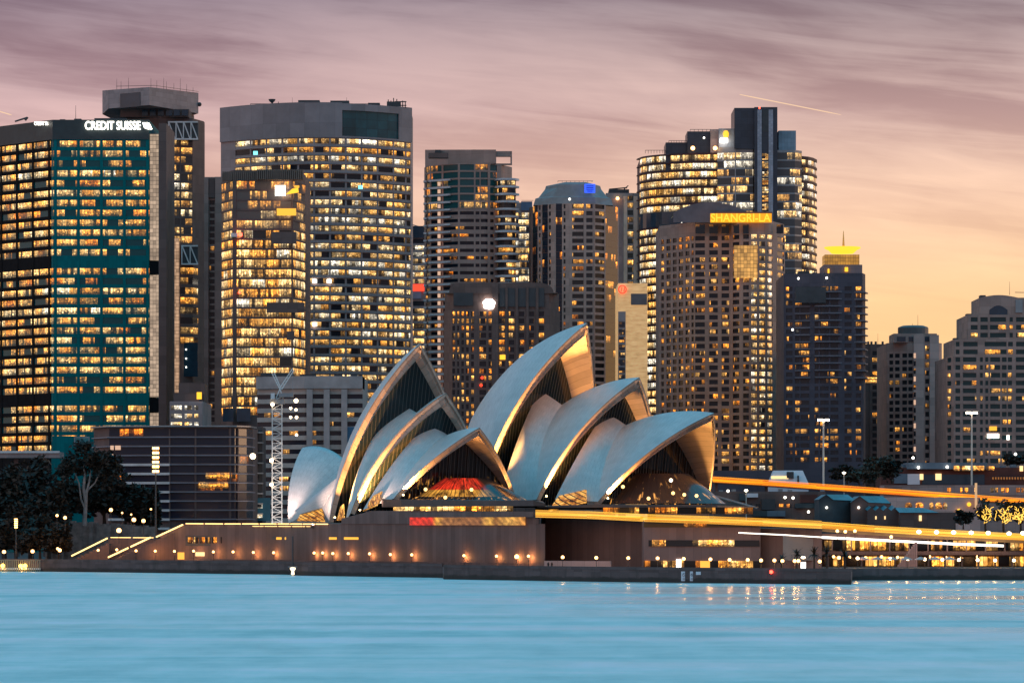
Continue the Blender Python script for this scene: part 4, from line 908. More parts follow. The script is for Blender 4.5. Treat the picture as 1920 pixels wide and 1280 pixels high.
    MB().box(X(-60, Y), X(112, Y), Y, Y + 14, Z(858, Y), Z(847, Y)).build('deck', M['grey_clad'], v); MB().box(X(-60, Y), X(112, Y), Y - .4, Y - .02, Z(849, Y), Z(845, Y)).build('parapet', M['white_conc'], v)
    for px in (-30, 25, 80): MB().box(X(px, Y), X(px + 8, Y), Y + 2, Y + 6, GZ, Z(858, Y) - .01).build('column', M['dark_concrete'], v)
    Y = 1560; g = thing('glass_annex', 'small teal glass annex with white framed window above trees', 'building', (X(138, Y), Y, GZ))
    MB().box(X(98, Y), X(180, Y), Y, Y + 20, GZ, Z(817, Y)).build('wall', M['teal_glass'], g); grid_face('window', 139, 168, 818.5, 834, Y, g, M['grey_metal'], .3); grid_face('window_pane', 141, 166, 820.5, 834, Y - .3, g, plain('pale_teal_pane', (.03, .2, .22), .2), .1)
M['tan_gl2'] = glazing('stair_glazing', .9, 1.2, 2, .1, .4, 1.5); M['striped'] = plain('striped_concrete', (.46, .40, .37), .7); M['white_conc2'] = plain('warm_white_concrete', (.40, .345, .34), .7)
low_blocks()
roof_plant('grey concrete office block with striped floors and three tall piers', 1500, ((560, 590, 700, 706, 8), (625, 640, 701, 706, 6), (655, 668, 699, 706, 9)))

def right_bank():
    # added road deck whose glowing strips stand in for a ferry light trail
    er = thing('elevated_road', 'added road deck with orange strips standing in for a ferry light trail', 'bridge', (X(1640, 1400), 1400, GZ))
    P = [(1336, 897.5, 1392), (1430, 903.5, 1396), (1530, 910.5, 1400), (1640, 918.5, 1404), (1760, 927, 1408), (1940, 940, 1412)]
    d = MB(); l = MB()
    for (a, ya, Ya), (b, yb, Yb) in zip(P, P[1:]):
        A, B = Vector(W(a, ya, Ya)), Vector(W(b, yb, Yb))
        for (o0, o1, z0, z1, mb) in [(0, 12, -1.3, .3, d)] + [(-.5, -.42, -.95 + .21 * q, -.95 + .21 * q + (.13 if q in (2, 3, 4) else .08), l) for q in range(9)]:
            q = [(A.x, A.y + o0), (B.x, B.y + o0), (B.x, B.y + o1), (A.x, A.y + o1)]; zz = (A.z, B.z, B.z, A.z)
            lo = [(*p, z + z0) for p, z in zip(q, zz)]; hi = [(*p, z + z1) for p, z in zip(q, zz)]
            for i in range(4): mb.quad(lo[i], lo[(i + 1) % 4], hi[(i + 1) % 4], hi[i])
            mb.quad(*hi); mb.quad(*reversed(lo))
    d.build('deck', M['dark_concrete'], er); l.build('trail_strip', M['streak_orange'], er)
    for a, y, Y in P: MB().box(X(a + 6, Y), X(a + 11, Y), Y + 3, Y + 6, GZ, Z(y, Y) - 1.32).build('column', M['dark_concrete'], er)
    # far dark block and angular pavilion
    Y = 1470; t = Tower('terminal_block', 'long dark flat roofed block below the hotel tower', [(1340, Y), (1456, Y)], 882, M['navy'], Yr=Y, back=20); t.done()
    Y = 1420; p = thing('roof_pavilion', 'pale angular pavilion with sloping ends and lit lower strip', 'building', (X(1480, Y), Y, GZ)); m = MB()
    lo = [(X(1443, Y), Y), (X(1516, Y), Y), (X(1516, Y), Y + 12), (X(1443, Y), Y + 12)]; hi = [(X(1452, Y), Y + 2), (X(1506, Y), Y + 2), (X(1506, Y), Y + 10), (X(1452, Y), Y + 10)]
    for i in range(4): m.quad((*lo[i], Z(906, Y)), (*lo[(i + 1) % 4], Z(906, Y)), (*hi[(i + 1) % 4], Z(881.5, Y)), (*hi[i], Z(881.5, Y)))
    m.quad(*[(*q, Z(881.5, Y)) for q in hi]); m.prism(lo, GZ, Z(906, Y) - .01); m.build('wall', M['white_panel'], p)
    grid_face('dark_opening', 1475, 1488, 884, 896, Y + .6, p, M['roof_dark'], .5); grid_face('lit_strip', 1446, 1478, 892, 897, Y + 1.2, p, M['balc_hot'], .7); grid_face('door', 1495, 1498, 891, 904, Y + .4, p, M['roof_dark'], .5)
    # wharf block with white boxes
    Y = 1300; w = Tower('wharf_shed', 'long dark wharf shed with pale rooftop boxes', [(1338, Y), (1548, Y)], 921, M['dark_concrete'], Yr=Y, back=30)
    for a, b, c, d, mt in ((1400, 1421, 924.5, 932, 'white_panel'), (1386, 1400, 925, 938, 'slate'), (1428, 1453, 935, 955, 'roof_dark'), (1412, 1438, 957, 967.5, 'slate'), (1438, 1472, 957, 967.5, 'slate2'), (1500, 1532, 927, 942, 'brick'), (1490, 1530, 943, 952, 'slate')): grid_face('cabin', a, b, c, d, Y, w.root, M[mt], 1.2)
    wg = glazing('wharf_glazing', .22, 1.4, 2.8, .1, -.05, 1.2, (.02, .03, .04), .1)
    for k in range(14): m = MB(); x0 = X(1344 + 14.6 * k, Y); m.strip([(x0, Y - .1), (x0 + 1.3, Y - .1)], [k * 7.3, k * 7.3 + 1.3], Z(951, Y), Z(944, Y), .02, .98); m.build('window', wg, w.root)
    for px, hh in ((1350, 3), (1374, 4.5), (1462, 5), (1480, 3.5), (1541, 4)): MB().box(X(px, Y), X(px + 7, Y), Y + 4, Y + 8, w.z1, Z(921 - hh, Y)).build('roof_vent', M['grey_metal'], w.root)
    for px, py in ((1472, 932), (1487, 933), (1516, 959), (1555, 965), (1365, 920)): MB().ball(W(px, py, Y - 2.2), .42, 8, 5).build('wall_lamp', M['sign_white'], w.root)
    w.done()
    # gabled sheds
    for k, (a, b, top, eave, bot, lab) in enumerate(((1536, 1562, 927, 936, 972, 'gabled dark shed with teal roof, left of the pair'), (1596, 1628, 930, 941, 972, 'gabled dark shed with teal roof, right of the pair'))):
        Y = 1270; s = thing('gabled_shed', lab, 'shed', (X(a, Y), Y, GZ)); x0, x1 = X(a, Y), X(b, Y); xm = (x0 + x1) / 2; xr = X(b + 46, Y)
        m = MB(); m.quad((x0, Y, GZ), (x1, Y, GZ), (x1, Y, Z(eave, Y)), (xm, Y, Z(top, Y)), (x0, Y, Z(eave, Y))); m.quad((x1, Y, GZ), (xr, Y + 6, GZ), (xr, Y + 6, Z(eave + 2, Y)), (x1, Y, Z(eave, Y))); m.quad((x0, Y + 20, GZ), (x0, Y, GZ), (x0, Y, Z(eave, Y)), (x0, Y + 20, Z(eave, Y)))
        m.quad((xr, Y + 6, GZ), (x0, Y + 20, GZ), (x0, Y + 20, Z(eave, Y)), (xr, Y + 6, Z(eave, Y))); m.build('wall', M['slate'] if k == 0 else M['dark_concrete'], s)
        r = MB(); r.quad((x1, Y - .4, Z(eave + .5, Y)), (xr, Y + 5.6, Z(eave + 2, Y)), (xr - 2, Y + 12, Z(top - 1, Y)), (xm, Y - .4, Z(top - .6, Y))); r.quad((x0 - .2, Y + 20, Z(eave, Y)), (x0 - .2, Y - .4, Z(eave, Y)), (xm, Y - .4, Z(top - .6, Y)), (xm, Y + 20, Z(top - .6, Y))); r.build('roof', M['teal_roof'], s)
        MB().ball(W(a + 14, 951, Y - .4), .35, 8, 5).build('wall_lamp', M['sign_white'], s)
    Y = 1262; s = thing('sawtooth_shed', 'low shed with row of small dark gables and lit doors', 'shed', (X(1655, Y), Y, GZ)); m = MB(); r = MB()
    for k in range(4):
        a = 1626 + 15 * k; x0, x1 = X(a, Y), X(a + 15, Y); xm = (x0 + x1) / 2
        m.quad((x0, Y, GZ), (x1, Y, GZ), (x1, Y, Z(957, Y)), (xm, Y, Z(950.5, Y)), (x0, Y, Z(957, Y)))
        r.quad((x0, Y, Z(957, Y)), (xm, Y, Z(950.5, Y)), (xm, Y + 12, Z(946, Y)), (x0, Y + 12, Z(952, Y))); r.quad((xm, Y, Z(950.5, Y)), (x1, Y, Z(957, Y)), (x1, Y + 12, Z(952, Y)), (xm, Y + 12, Z(946, Y)))
    m.build('wall', M['dark_concrete'], s); r.build('roof', M['teal_roof'], s)
    for px in (1641, 1658): grid_face('door', px, px + 2.5, 967, 973, Y, s, M['balc_hot'], .2)
    Y = 1255; s = thing('long_shed', 'long low shed with plain teal roof beside sawtooth gables', 'shed', (X(1725, Y), Y, GZ)); x0, x1 = X(1688, Y), X(1792, Y)
    MB().box(x0, x1, Y, Y + 14, GZ, Z(960, Y)).build('wall', M['dark_concrete'], s); MB().quad((x0 - .3, Y - .5, Z(960.5, Y)), (x1 - 5, Y - .5, Z(960.5, Y)), (x1 - 9, Y + 8, Z(951, Y)), (x0 - 1, Y + 8, Z(951, Y))).build('roof', M['teal_roof'], s); grid_face('lit_door', 1723, 1728, 965.5, 976, Y, s, M['balc_hot'], .3)
    # brick terminal, terraces, arches
    Y = 1500; t = Tower('brick_terminal', 'dark red brick terminal with teal roof edge and lit awning', [(1652, Y), (1960, Y)], 876, M['brick'], Yr=Y, back=30)
    rf = MB(); rf.band(t.P, t.z(879), t.z(867), -15, 2.0, t.u(1700), t.u(1850)); rf.build('roof', M['slate2'], t.root)
    aw = MB(); aw.strip([(X(1787, Y), Y - 2.1), (X(1844, Y), Y - 2.1)], [0, 11], Z(882, Y), Z(873, Y), .02, .98); aw.build('lit_awning', glazing('awning_glazing', 1.2, 1.0, 2.2, 0, .1, 1.7), t.root); aw = MB(); aw.strip([(X(1847, Y), Y - 2.1), (X(1863, Y), Y - 2.1)], [12, 15], Z(881, Y), Z(874, Y), .02, .98); aw.build('lit_awning', glazing('awning_glazing_dim', .9, 1.0, 2.2, 0, .1, 1.6), t.root)
    for a, b, c, d in ((1754, 1765, 887.5, 899.5), (1723, 1731, 888, 899), (1912, 1918, 873, 883)): grid_face('lit_window', a, b, c, d, Y - .2, t.root, M['balc_hot'], .5)
    grid_face('white_panel', 1676, 1701, 888, 906, Y, t.root, M['slate2'], .8); grid_face('white_panel', 1701.3, 1724, 888, 908, Y, t.root, M['white_panel'], 1.0); grid_face('dark_glass', 1729, 1846, 889, 908, Y + .1, t.root, M['blue_glass'], .25)
    for px, hh in ((1665, 4), (1690, 6), (1862, 5), (1880, 3.5), (1900, 6)): MB().box(X(px, Y), X(px + 9, Y), Y + 5, Y + 11, t.z1, Z(876 - hh, Y)).build('roof_vent', M['slate2'], t.root)
    for k in range(13): grid_face('window', 1860 + 5.2 * k, 1863 + 5.2 * k, 892, 899, Y - .1, t.root, M['tan_gl'], .2)
    for px, py in ((1712, 858), (1776, 875), (1722, 876), (1904, 851)): MB().ball(W(px, py, Y - 3), .5, 8, 5).build('roof_lamp', M['sign_white'], t.root)
    t.done()
    Y = 1455; t = Tower('terrace_row', 'grey terrace row with small yellow lit windows', [(1658, Y), (1960, Y)], 909, M['pink_stone'], Yr=Y, back=18)
    t.punched([(914, 923)], [(1776, 1783), (1800, 1804), (1809, 1815), (1827, 1832), (1857, 1863), (1865, 1871), (1877, 1883), (1885, 1891), (1905, 1912), (1915, 1919)], M['hot_gl'], .3, px0=1770, top=909, bot=928)
    t.mb.band(t.P, GZ, t.z(909), 0, .3, 0, t.u(1769)); t.done()
    Y = 1380; t = Tower('arcade_building', 'pinkish harbour building with glowing arched openings', [(1658, Y), (1838, Y)], 932, M['pale_pink'], Yr=Y, back=18)
    ar = glazing('arch_glazing', 1.2, 2.4, 3.2, 0, -.05, 1.35)
    for px, w in ((1697, 13), (1717, 14), (1743, 7), (1754, 12), (1768, 8)):
        m = MB(); pts = [(px + w * (1 - math.cos(math.pi * i / 8)) / 2, 947 - 5.5 * math.sin(math.pi * i / 8)) for i in range(9)]
        m.quad(*[W(px, 953.5, Y - .12), W(px + w, 953.5, Y - .12)] + [W(a, b, Y - .12) for a, b in reversed(pts)], uv=[(px * .3, .02), (px * .3 + 2.3, .02)] + [(px * .3 + (a - px) * .17, .5 + (947 - b) * .08) for a, b in reversed(pts)]); m.build('arch', ar, t.root)
    for px, py in ((1817, 945), (1798, 957)): MB().ball(W(px, py, Y - .8), .7, 8, 5).build('wall_lamp', M['sign_yellow'], t.root)
    grid_face('lit_pier', 1828, 1832, 905, 952, Y - .6, t.root, M['balc_hot2'], .4); t.done()  # light on the stone pier put in as emission
M['streak_orange'] = None
def streak(name, hot, cool, s):
    """glow for strips that imitate a ferry light trail: bright core, dimmer edges"""
    m, N, b = material(name); u, v, _ = N.uv()
    n = N.noise(N.vec(N.m('MULTIPLY', u, .03), N.m('MULTIPLY', v, 2.6), 1), 1.0, 2, .5)
    N.put(b.inputs['Emission Color'], N.mix(N.rng(n, .38, .6, 0, 1), cool, hot)); N.put(b.inputs['Emission Strength'], N.rng(n, .3, .65, s * .75, s * 1.15)); b.inputs['Base Color'].default_value = (.02, .02, .02, 1)
    m.cycles.emission_sampling = 'NONE'; return m
M['streak_orange'] = streak('orange_trail_strip', (1, .40, .006, 1), (1, .17, .004, 1), 2.3)
M['streak_amber'] = streak('amber_trail_strip', (1, .56, .07, 1), (.95, .36, .01, 1), 2.3)
M['white_panel'] = plain('white_wall_panel', (.82, .74, .78), .6, .06); M['slate'] = plain('slate_wall', (.06, .075, .085), .7); M['slate2'] = plain('blue_slate', (.15, .19, .24), .6)
M['brick'] = panelled('dark_red_brick', (.13, .05, .042), 3, 1.0, .8, .8); M['teal_roof'] = panelled('teal_metal_roof', (.05, .20, .24), .9, 8, .45, .7)
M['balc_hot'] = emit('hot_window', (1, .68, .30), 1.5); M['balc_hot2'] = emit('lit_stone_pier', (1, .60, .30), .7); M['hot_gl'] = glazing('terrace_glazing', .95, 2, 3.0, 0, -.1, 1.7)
right_bank()
# ------------------------------------------------------------------ opera house
class Hall:
    def __init__(s, O, th):
        th = R_(th); s.a = np.array([math.sin(th), -math.cos(th), 0]); s.n = np.array([math.cos(th), math.sin(th), 0]); s.O = np.array([O[0], O[1], 0.])
    def solve(s, px, py, t):
        k = (px - 960) / FPX; d = (k * (s.O[1] + t * s.n[1]) - (s.O[0] + t * s.n[0])) / (s.a[0] - k * s.a[1]); Y = s.O[1] + d * s.a[1] + t * s.n[1]
        return np.array([d, t, Z(py, Y)])
    def w(s, p): return tuple(s.O + p[0] * s.a + p[1] * s.n + np.array([0, 0, p[2]]))
def sphere(F, A, B, R):
    u, v = A - F, B - F; w = np.cross(u, v); rel = (np.cross(w, u) * v.dot(v) + np.cross(v, w) * u.dot(u)) / (2 * w.dot(w)); rc = np.linalg.norm(rel)
    R = max(R, rc * 1.02); N = w / np.linalg.norm(w); N = -N if N[2] > 0 else N
    return F + rel + N * math.sqrt(R * R - rc * rc), R
def arc(c, P, Q, n):
    p, q = P - c, Q - c; w = math.acos(np.clip(p.dot(q) / np.linalg.norm(p) / np.linalg.norm(q), -1, 1)); t = np.linspace(0, 1, n)[:, None]
    return c + (np.sin((1 - t) * w) * p + np.sin(t * w) * q) / math.sin(w)
def ridge_arc(c, R, A, B, n):
    r = math.sqrt(R * R - c[1] ** 2); a0 = math.atan2(A[2] - c[2], A[0] - c[0]); b0 = math.atan2(B[2] - c[2], B[0] - c[0])
    t = np.linspace(a0, b0, n); return np.stack([c[0] + r * np.cos(t), 0 * t, c[2] + r * np.sin(t)], 1)
def tile_material():
    """off-white glazed tile lids between concrete ribs (UV: x = rib number, y = metres up the rib)"""
    m, N, b = material('glazed_shell_tile'); u, v, _ = N.uv()
    fu = N.m('FRACT', u); ch = N.m('FRACT', N.m('ADD', N.m('DIVIDE', v, 3.2), N.m('MULTIPLY', N.m('ABSOLUTE', N.m('SUBTRACT', fu, .5)), 1.2)))
    j = N.m('MAXIMUM', N.m('LESS_THAN', fu, .05), N.m('LESS_THAN', ch, .06))
    w, _c = N.white(N.vec(N.m('FLOOR', u), N.m('FLOOR', N.m('DIVIDE', v, 2.4)), 3))
    g = N.node('ShaderNodeNewGeometry').outputs['Position']; n = N.noise(g, .18, 5, .65)
    k = N.m('MULTIPLY', N.m('MULTIPLY', N.rng(w, 0, 1, .95, 1.04), N.rng(n, .3, .7, .90, 1.08)), N.m('SUBTRACT', 1.0, N.m('MULTIPLY', j, .27)))
    N.put(b.inputs['Base Color'], N.mix(1.0, (.60, .575, .56), N.vec(k, k, k), 'MULTIPLY')); N.put(b.inputs['Roughness'], N.rng(n, .3, .7, .28, .42)); b.inputs['Specular IOR Level'].default_value = .35
    return m
M['tile'] = tile_material(); M['rib'] = panelled('rib_concrete', (.52, .43, .36), 2.6, 30, .75, .55, .14)
M['bronze'] = plain('bronze_roof', (.075, .055, .055), .5, .25); M['podium'] = panelled('podium_granite', (.19, .135, .125), 1.9, 30, .75, .72, .10, .16)
def curtain(name, tint, lit):
    m, N, b = material(name); u, v, _ = N.uv(); j = N.m('LESS_THAN', N.m('FRACT', N.m('DIVIDE', u, 1.25)), .16)
    N.put(b.inputs['Base Color'], N.mix(j, tint, (.07, .06, .055))); N.put(b.inputs['Roughness'], N.mix(j, (.1, .1, .1), (.5, .5, .5)))
    if lit:
        n = N.rng(N.noise(N.vec(u, N.m('MULTIPLY', v, .5), 2), .8, 3, .6, .2), .56, .70, 0, 1); b.inputs['Emission Color'].default_value = (1, .42, .08, 1)
        N.put(b.inputs['Emission Strength'], N.m('MULTIPLY', N.m('MULTIPLY', n, N.rng(v, 4, 10, lit, 0.0)), N.m('SUBTRACT', 1.0, j)))
    m.cycles.emission_sampling = 'NONE'; return m
M['curtain'] = curtain('dark_curtain_glass', (.012, .018, .02), 0); M['curtain_lit'] = curtain('foyer_curtain_glass', (.022, .015, .013), 1.7)
def opera_house():
    root = thing('opera_house', 'opera house with white sail shaped roof shells on a stepped waterfront podium', 'building', (X(950, 1110), 1110, GZ))
    YL, YR = 1195.0, 1235.0; KL, KR = YL / 1085, YR / 1130
    HL = Hall((X(850, YL), YL), 35); HR = Hall((X(1150, YR), YR), 50)
    G = np.array
    def main_shell(h, F, w, A, R, Bpx, recess, th=2.7, glass='curtain', fins=0, ni=18, nj=22):
        kk = KL if h is HL else KR; w = w * kk; R = R * kk; F = h.solve(*F, -w); A = h.solve(*A, 0); B = h.solve(*Bpx, 0); c, R = sphere(F, A, B, R)
        rg = ridge_arc(c, R, A, B, ni + 1); O = [arc(c, F, r, nj + 1) for r in rg]
        def inner(P, j, d=1.0):
            q = c + (P - c) * (1 - d * (1.3 + (th - 1.3) * j / nj) / R); q[1] = min(q[1], -.02); return q
        I = [[inner(P, j) for j, P in enumerate(r)] for r in O]
        mir = lambda p: G([p[0], -p[1], p[2]])
        sk = MB(); L = [np.linalg.norm(r[1] - r[0]) for r in O]
        for sd in (0, 1):
            f = (lambda p: h.w(mir(p))) if sd else h.w
            for i in range(ni):
                for j in range(nj):
                    q = [O[i][j], O[i][j + 1], O[i + 1][j + 1], O[i + 1][j]]; uv = [(i, j * L[i]), (i, (j + 1) * L[i]), (i + 1, (j + 1) * L[i]), (i + 1, j * L[i])]
                    if sd == 0: sk.quad(*[f(p) for p in q], uv=uv)
                    else: sk.quad(*[f(p) for p in reversed(q)], uv=uv[::-1])
        so = sk.build('roof_shell', M['tile'], root)
        import bmesh
        bm = bmesh.new(); bm.from_mesh(so.data); bmesh.ops.remove_doubles(bm, verts=bm.verts, dist=.002)
        for fc in bm.faces: fc.smooth = True
        for e in bm.edges:
            if len(e.link_faces) == 2 and e.calc_face_angle(0) > .35: e.smooth = False
        bm.to_mesh(so.data); bm.free()
        rb = MB()
        for sd in (0, 1):
            f = (lambda p: h.w(mir(p))) if sd else h.w
            for j in range(nj):
                v0, v1 = j * L[0], (j + 1) * L[0]
                step = lambda k, q: O[0][k] + (I[0][k] - O[0][k]) * q + (O[1][k] - O[0][k]) * (0 if q < .42 else min(.8, .9 / (1e-6 + np.linalg.norm(O[1][k] - O[0][k])))) * (1 if k else 0)
                for q0, q1 in ((0, .40), (.40, .44), (.44, 1.0)):
                    rb.quad(f(step(j, q0)), f(step(j, q1)), f(step(j + 1, q1)), f(step(j + 1, q0)), uv=[(v0, q0), (v0, q1), (v1, q1), (v1, q0)])
                for i in range(recess + 2):
                    rb.quad(f(I[i][j]), f(I[i + 1][j]), f(I[i + 1][j + 1]), f(I[i][j + 1]), uv=[(v0, 2 + i), (v0, 3 + i), (v1, 3 + i), (v1, 2 + i)])
        rb.build('rib_edge', M['rib'], so)
        gl = MB(); mu = MB(); K = recess; n = 14
        for j in range(nj):
            a0, a1 = inner(O[K][j], j, .98), inner(O[K][j + 1], j + 1, .98)
            for q in range(n):
                t0, t1 = q / n, (q + 1) / n; pt = lambda a, t: h.w(G([a[0], a[1] * (1 - 2 * t), a[2]]))
                gl.quad(pt(a0, t0), pt(a0, t1), pt(a1, t1), pt(a1, t0), uv=[(-a0[1] * (2 * t0 - 1) + 50, a0[2] - 18), (-a0[1] * (2 * t1 - 1) + 50, a0[2] - 18), (-a1[1] * (2 * t1 - 1) + 50, a1[2] - 18), (-a1[1] * (2 * t0 - 1) + 50, a1[2] - 18)])
        go = gl.build('glass_wall', M[glass], so)
        for q in range(fins):
            tt = -w * .9 + 1.8 * w * q / max(1, fins - 1); pts = []
            for j in range(nj + 1):
                a = inner(O[K][j], j, .98)
                if abs(a[1]) > abs(tt): pts.append(G([a[0] + .3, tt, a[2]]))
            mu = MB()
            for a, b in zip(pts, pts[1:]): mu.tube(h.w(a), h.w(b), .14, 4)
            if mu.f: mu.build('mullion', M['dark_metal'], go)
        return dict(F=F, A=A, B=B, c=c, R=R, back=O[ni], w=w)
    def side_shell(h, prev, cur, A, R, ds=4.0, dt=1.0, n=10, dz=0.0, Fp=None):
        """smaller shell that closes the gap between two sails: its free edge faces backwards"""
        F = prev['F'] + G([ds, dt, dz]) if prev else Fp; A = h.solve(*A, 0); B = cur['B']; c, R = sphere(F, A, B, R)
        nj = len(cur['back']) - 1; e0 = arc(c, F, A, nj + 1); e1 = cur['back']; rows = []
        rd = ridge_arc(c, R, A, B, n + 1)
        for i in range(n + 1):
            t = i / n; r = e0 * (1 - t) + e1 * t; k = np.linspace(0, 1, nj + 1)[:, None]; r = r + k ** 2 * (rd[i] - r[-1]) * 1.0
            r[:, 1] = np.minimum(r[:, 1], -.0) - 1.3 * math.sin(math.pi * t) * np.sin(np.pi * k[:, 0]); r[-1, 1] = 0; rows.append(r)
        m = MB(); ed = MB()
        for sd in (1, -1):
            f = lambda p: h.w(G([p[0], p[1] * sd, p[2]])); ii = lambda p: h.w(G([p[0] + .1, (p[1] + 1.1) * sd if p[1] < -1.1 else 0, p[2] - .8]))
            for i in range(n):
                for j in range(nj):
                    q = [f(rows[i][j]), f(rows[i + 1][j]), f(rows[i + 1][j + 1]), f(rows[i][j + 1])]; uv = [(i, j * 2.2), (i + 1, j * 2.2), (i + 1, j * 2.2 + 2.2), (i, j * 2.2 + 2.2)]
                    m.quad(*(q if sd > 0 else q[::-1]), uv=uv if sd > 0 else uv[::-1])
            for j in range(nj): ed.quad(f(rows[0][j]), f(rows[0][j + 1]), ii(rows[0][j + 1]), ii(rows[0][j]))
        o = m.build('side_shell', M['tile'], root, smooth=True, merge=True); ed.build('rib_edge', M['rib'], o)
    S1 = main_shell(HL, (617, 978), 23.13, (788, 643), 85.7, (726, 703), 3)
    S2 = main_shell(HL, (657, 962), 21.9, (836, 736), 59.6, (782, 774), 3)
    S3 = main_shell(HL, (738, 934), 19.0, (899, 801), 77.8, (826, 821), 9, 2.0, 'curtain_lit', 13)
    R1 = main_shell(HR, (893, 945), 23.8, (1101, 605), 77.6, (884, 784), 4)
    R2 = main_shell(HR, (1006, 936), 26.3, (1199, 707), 70.7, (1053, 759), 4)
    R3 = main_shell(HR, (1121, 940), 23.7, (1339, 774), 73.3, (1168, 799), 10, 2.1, 'curtain_lit', 15)
    side_shell(HL, S1, S2, (745, 757), 60, 7, 1); side_shell(HL, S2, S3, (806, 790), 55, 5, 1, dz=1)
    side_shell(HR, R1, R2, (1012, 732), 70, 7.5, 1); side_shell(HR, R2, R3, (1136, 770), 66, 6, 1)
    # rear shell turned the other way, and its low side shell
    F = HL.solve(541, 981, -14.3); A = HL.solve(567, 839, 0); B = HL.solve(690, 925, 0); c, R = sphere(F, A, B, 52); rg = ridge_arc(c, R, A, B, 15); m = MB(); e = MB(); O = [arc(c, F, r, 19) for r in rg]
    for sd in (1, -1):
        f = lambda p: HL.w(G([p[0], p[1] * sd, p[2]]))
        for i in range(14):
            for j in range(18):
                q = [f(O[i][j]), f(O[i + 1][j]), f(O[i + 1][j + 1]), f(O[i][j + 1])]; uv = [(i, j * 2.4), (i + 1, j * 2.4), (i + 1, j * 2.4 + 2.4), (i, j * 2.4 + 2.4)]; m.quad(*(q[::-1] if sd > 0 else q), uv=uv[::-1] if sd > 0 else uv)
        for j in range(18): g = lambda p: HL.w(G([p[0] + .6, (p[1] + .9) * sd if p[1] < -.9 else 0, p[2] - .5])); e.quad(f(O[0][j]), f(O[0][j + 1]), g(O[0][j + 1]), g(O[0][j]))
    o = m.build('roof_shell', M['tile'], root, smooth=True, merge=True); e.build('rib_edge', M['rib'], o)
    def patch(corners, bulge, name, mat, n=8, th=.5, h=HL):
        """bulged four-sided panel with real thickness"""
        P = [h.solve(q[0], q[1], q[2] * (KL if h is HL else KR)) for q in corners]; m = MB(); nrm = np.cross(P[1] - P[0], P[3] - P[0]); nrm = nrm / np.linalg.norm(nrm); nrm = nrm if nrm[1] < 0 else -nrm
        def pt(i, j, d=0): u, v = i / n, j / n; p = P[0] * (1 - u) * (1 - v) + P[1] * u * (1 - v) + P[2] * u * v + P[3] * (1 - u) * v; return h.w(p + nrm * (bulge * math.sin(math.pi * u) * math.sin(math.pi * v) - d))
        for i in range(n):
            for j in range(n):
                m.quad(pt(i, j), pt(i + 1, j), pt(i + 1, j + 1), pt(i, j + 1), uv=[(i, j * 1.2), (i + 1, j * 1.2), (i + 1, j * 1.2 + 1.2), (i, j * 1.2 + 1.2)])
        for a, b in [((i, 0), (i + 1, 0)) for i in range(n)] + [((n, i), (n, i + 1)) for i in range(n)] + [((n - i, n), (n - i - 1, n)) for i in range(n)] + [((0, n - i), (0, n - i - 1)) for i in range(n)]:
            m.quad(pt(*a), pt(*b), pt(*b, th), pt(*a, th))
        return m.build(name, mat, root)
    patch([(552, 957, -17.2), (563, 963, -18.2), (604, 951, -18.0), (641, 888, -16.6)], .5, 'side_shell', M['tile']); patch([(603, 951, -17.8), (618, 979, -18.8), (629, 930, -17.8), (640, 889, -16.5)], .3, 'side_shell', M['tile'])
    # ---- podium
    D = MB()
    f0 = [(300, 1270), (346, 1260), (500, 1229), (640, 1190), (770, 1160), (1022, 1104)]
    fp = [(X(a, b), b) for a, b in f0]; zt = 14.35
    D.prism(fp + [(X(1022, 1104), 1330), (X(346, 1260), 1330), (X(300, 1270), 1295)], GZ, [Z(1000, 1270), zt] + [zt] * 4 + [zt, zt, Z(1000, 1270)])
    up = [(X(640, 1189.6), 1189.6), (X(700, 1175.4), 1175.4), (X(770, 1159.4), 1159.4), (X(1010, 1106.3), 1106.3), (X(1010, 1106.3), 1300), (X(660, 1250), 1300)]
    D.prism(up, zt + .01, [Z(972, 1190), Z(957, 1175), Z(957, 1159), Z(958.5, 1106), Z(958.5, 1106) , Z(958, 1175)])
    D.build('podium', M['podium'], root)
    q = MB(); q.prism([(X(1022.5, 1120), 1120), (X(1206, 1096), 1096), (X(1206, 1096), 1330), (X(1022.5, 1120), 1330)], GZ, Z(968, 1110)); q.build('podium', M['podium_brown'], root)
    q = MB(); Yp = 1082; q.prism([(X(1206.5, Yp), Yp), (X(1426, Yp - 10), Yp - 10), (X(1426, Yp), Yp + 230), (X(1206.5, Yp), Yp + 230)], GZ, Z(976, Yp)); q.build('podium', M['podium_pale'], root)
    q = MB(); q.prism([(X(1426.5, 1076), 1076), (X(1541, 1066), 1066), (X(1541, 1066), 1240), (X(1426.5, 1076), 1240)], GZ, Z(990, 1070)); q.build('podium', M['podium_pale'], root)
    grid_face('pale_wall', 1468, 1538, 1003, 1050, 1068, root, plain('pale_render', (.40, .30, .26), .7, .08), .6)
    # diagonal stair line and recessed slots on the long wall
    def on_wall(px): # depth of the podium wall at a photo column
        for (a, ya), (b, yb) in zip(f0, f0[1:]):
            if a <= px <= b: return ya + (yb - ya) * (px - a) / (b - a)
        return f0[-1][1]
    def wall_panel(name, a, b, y0, y1, mat, d=.12, v=None, par=None):
        ya, yb = on_wall(a) - d, on_wall(b) - d; m = MB(); m.band([(X(a, ya), ya), (X(b, yb), yb)], Z(y1, (ya + yb) / 2), Z(y0, (ya + yb) / 2), -.3, .02); 
        if v is not None:
            for k, u in enumerate(m.uvs): m.uvs[k] = [(p[0], .02 + .96 * (p[1] - Z(y1, (ya + yb) / 2)) / (Z(y0, (ya + yb) / 2) - Z(y1, (ya + yb) / 2)) + v) if k == 0 else p for p in u]
        return m.build(name, mat, par or root)
    og = glazing('podium_glazing', .80, .9, 1.9, 0, -.22, 1.6, (.03, .02, .02), .12)
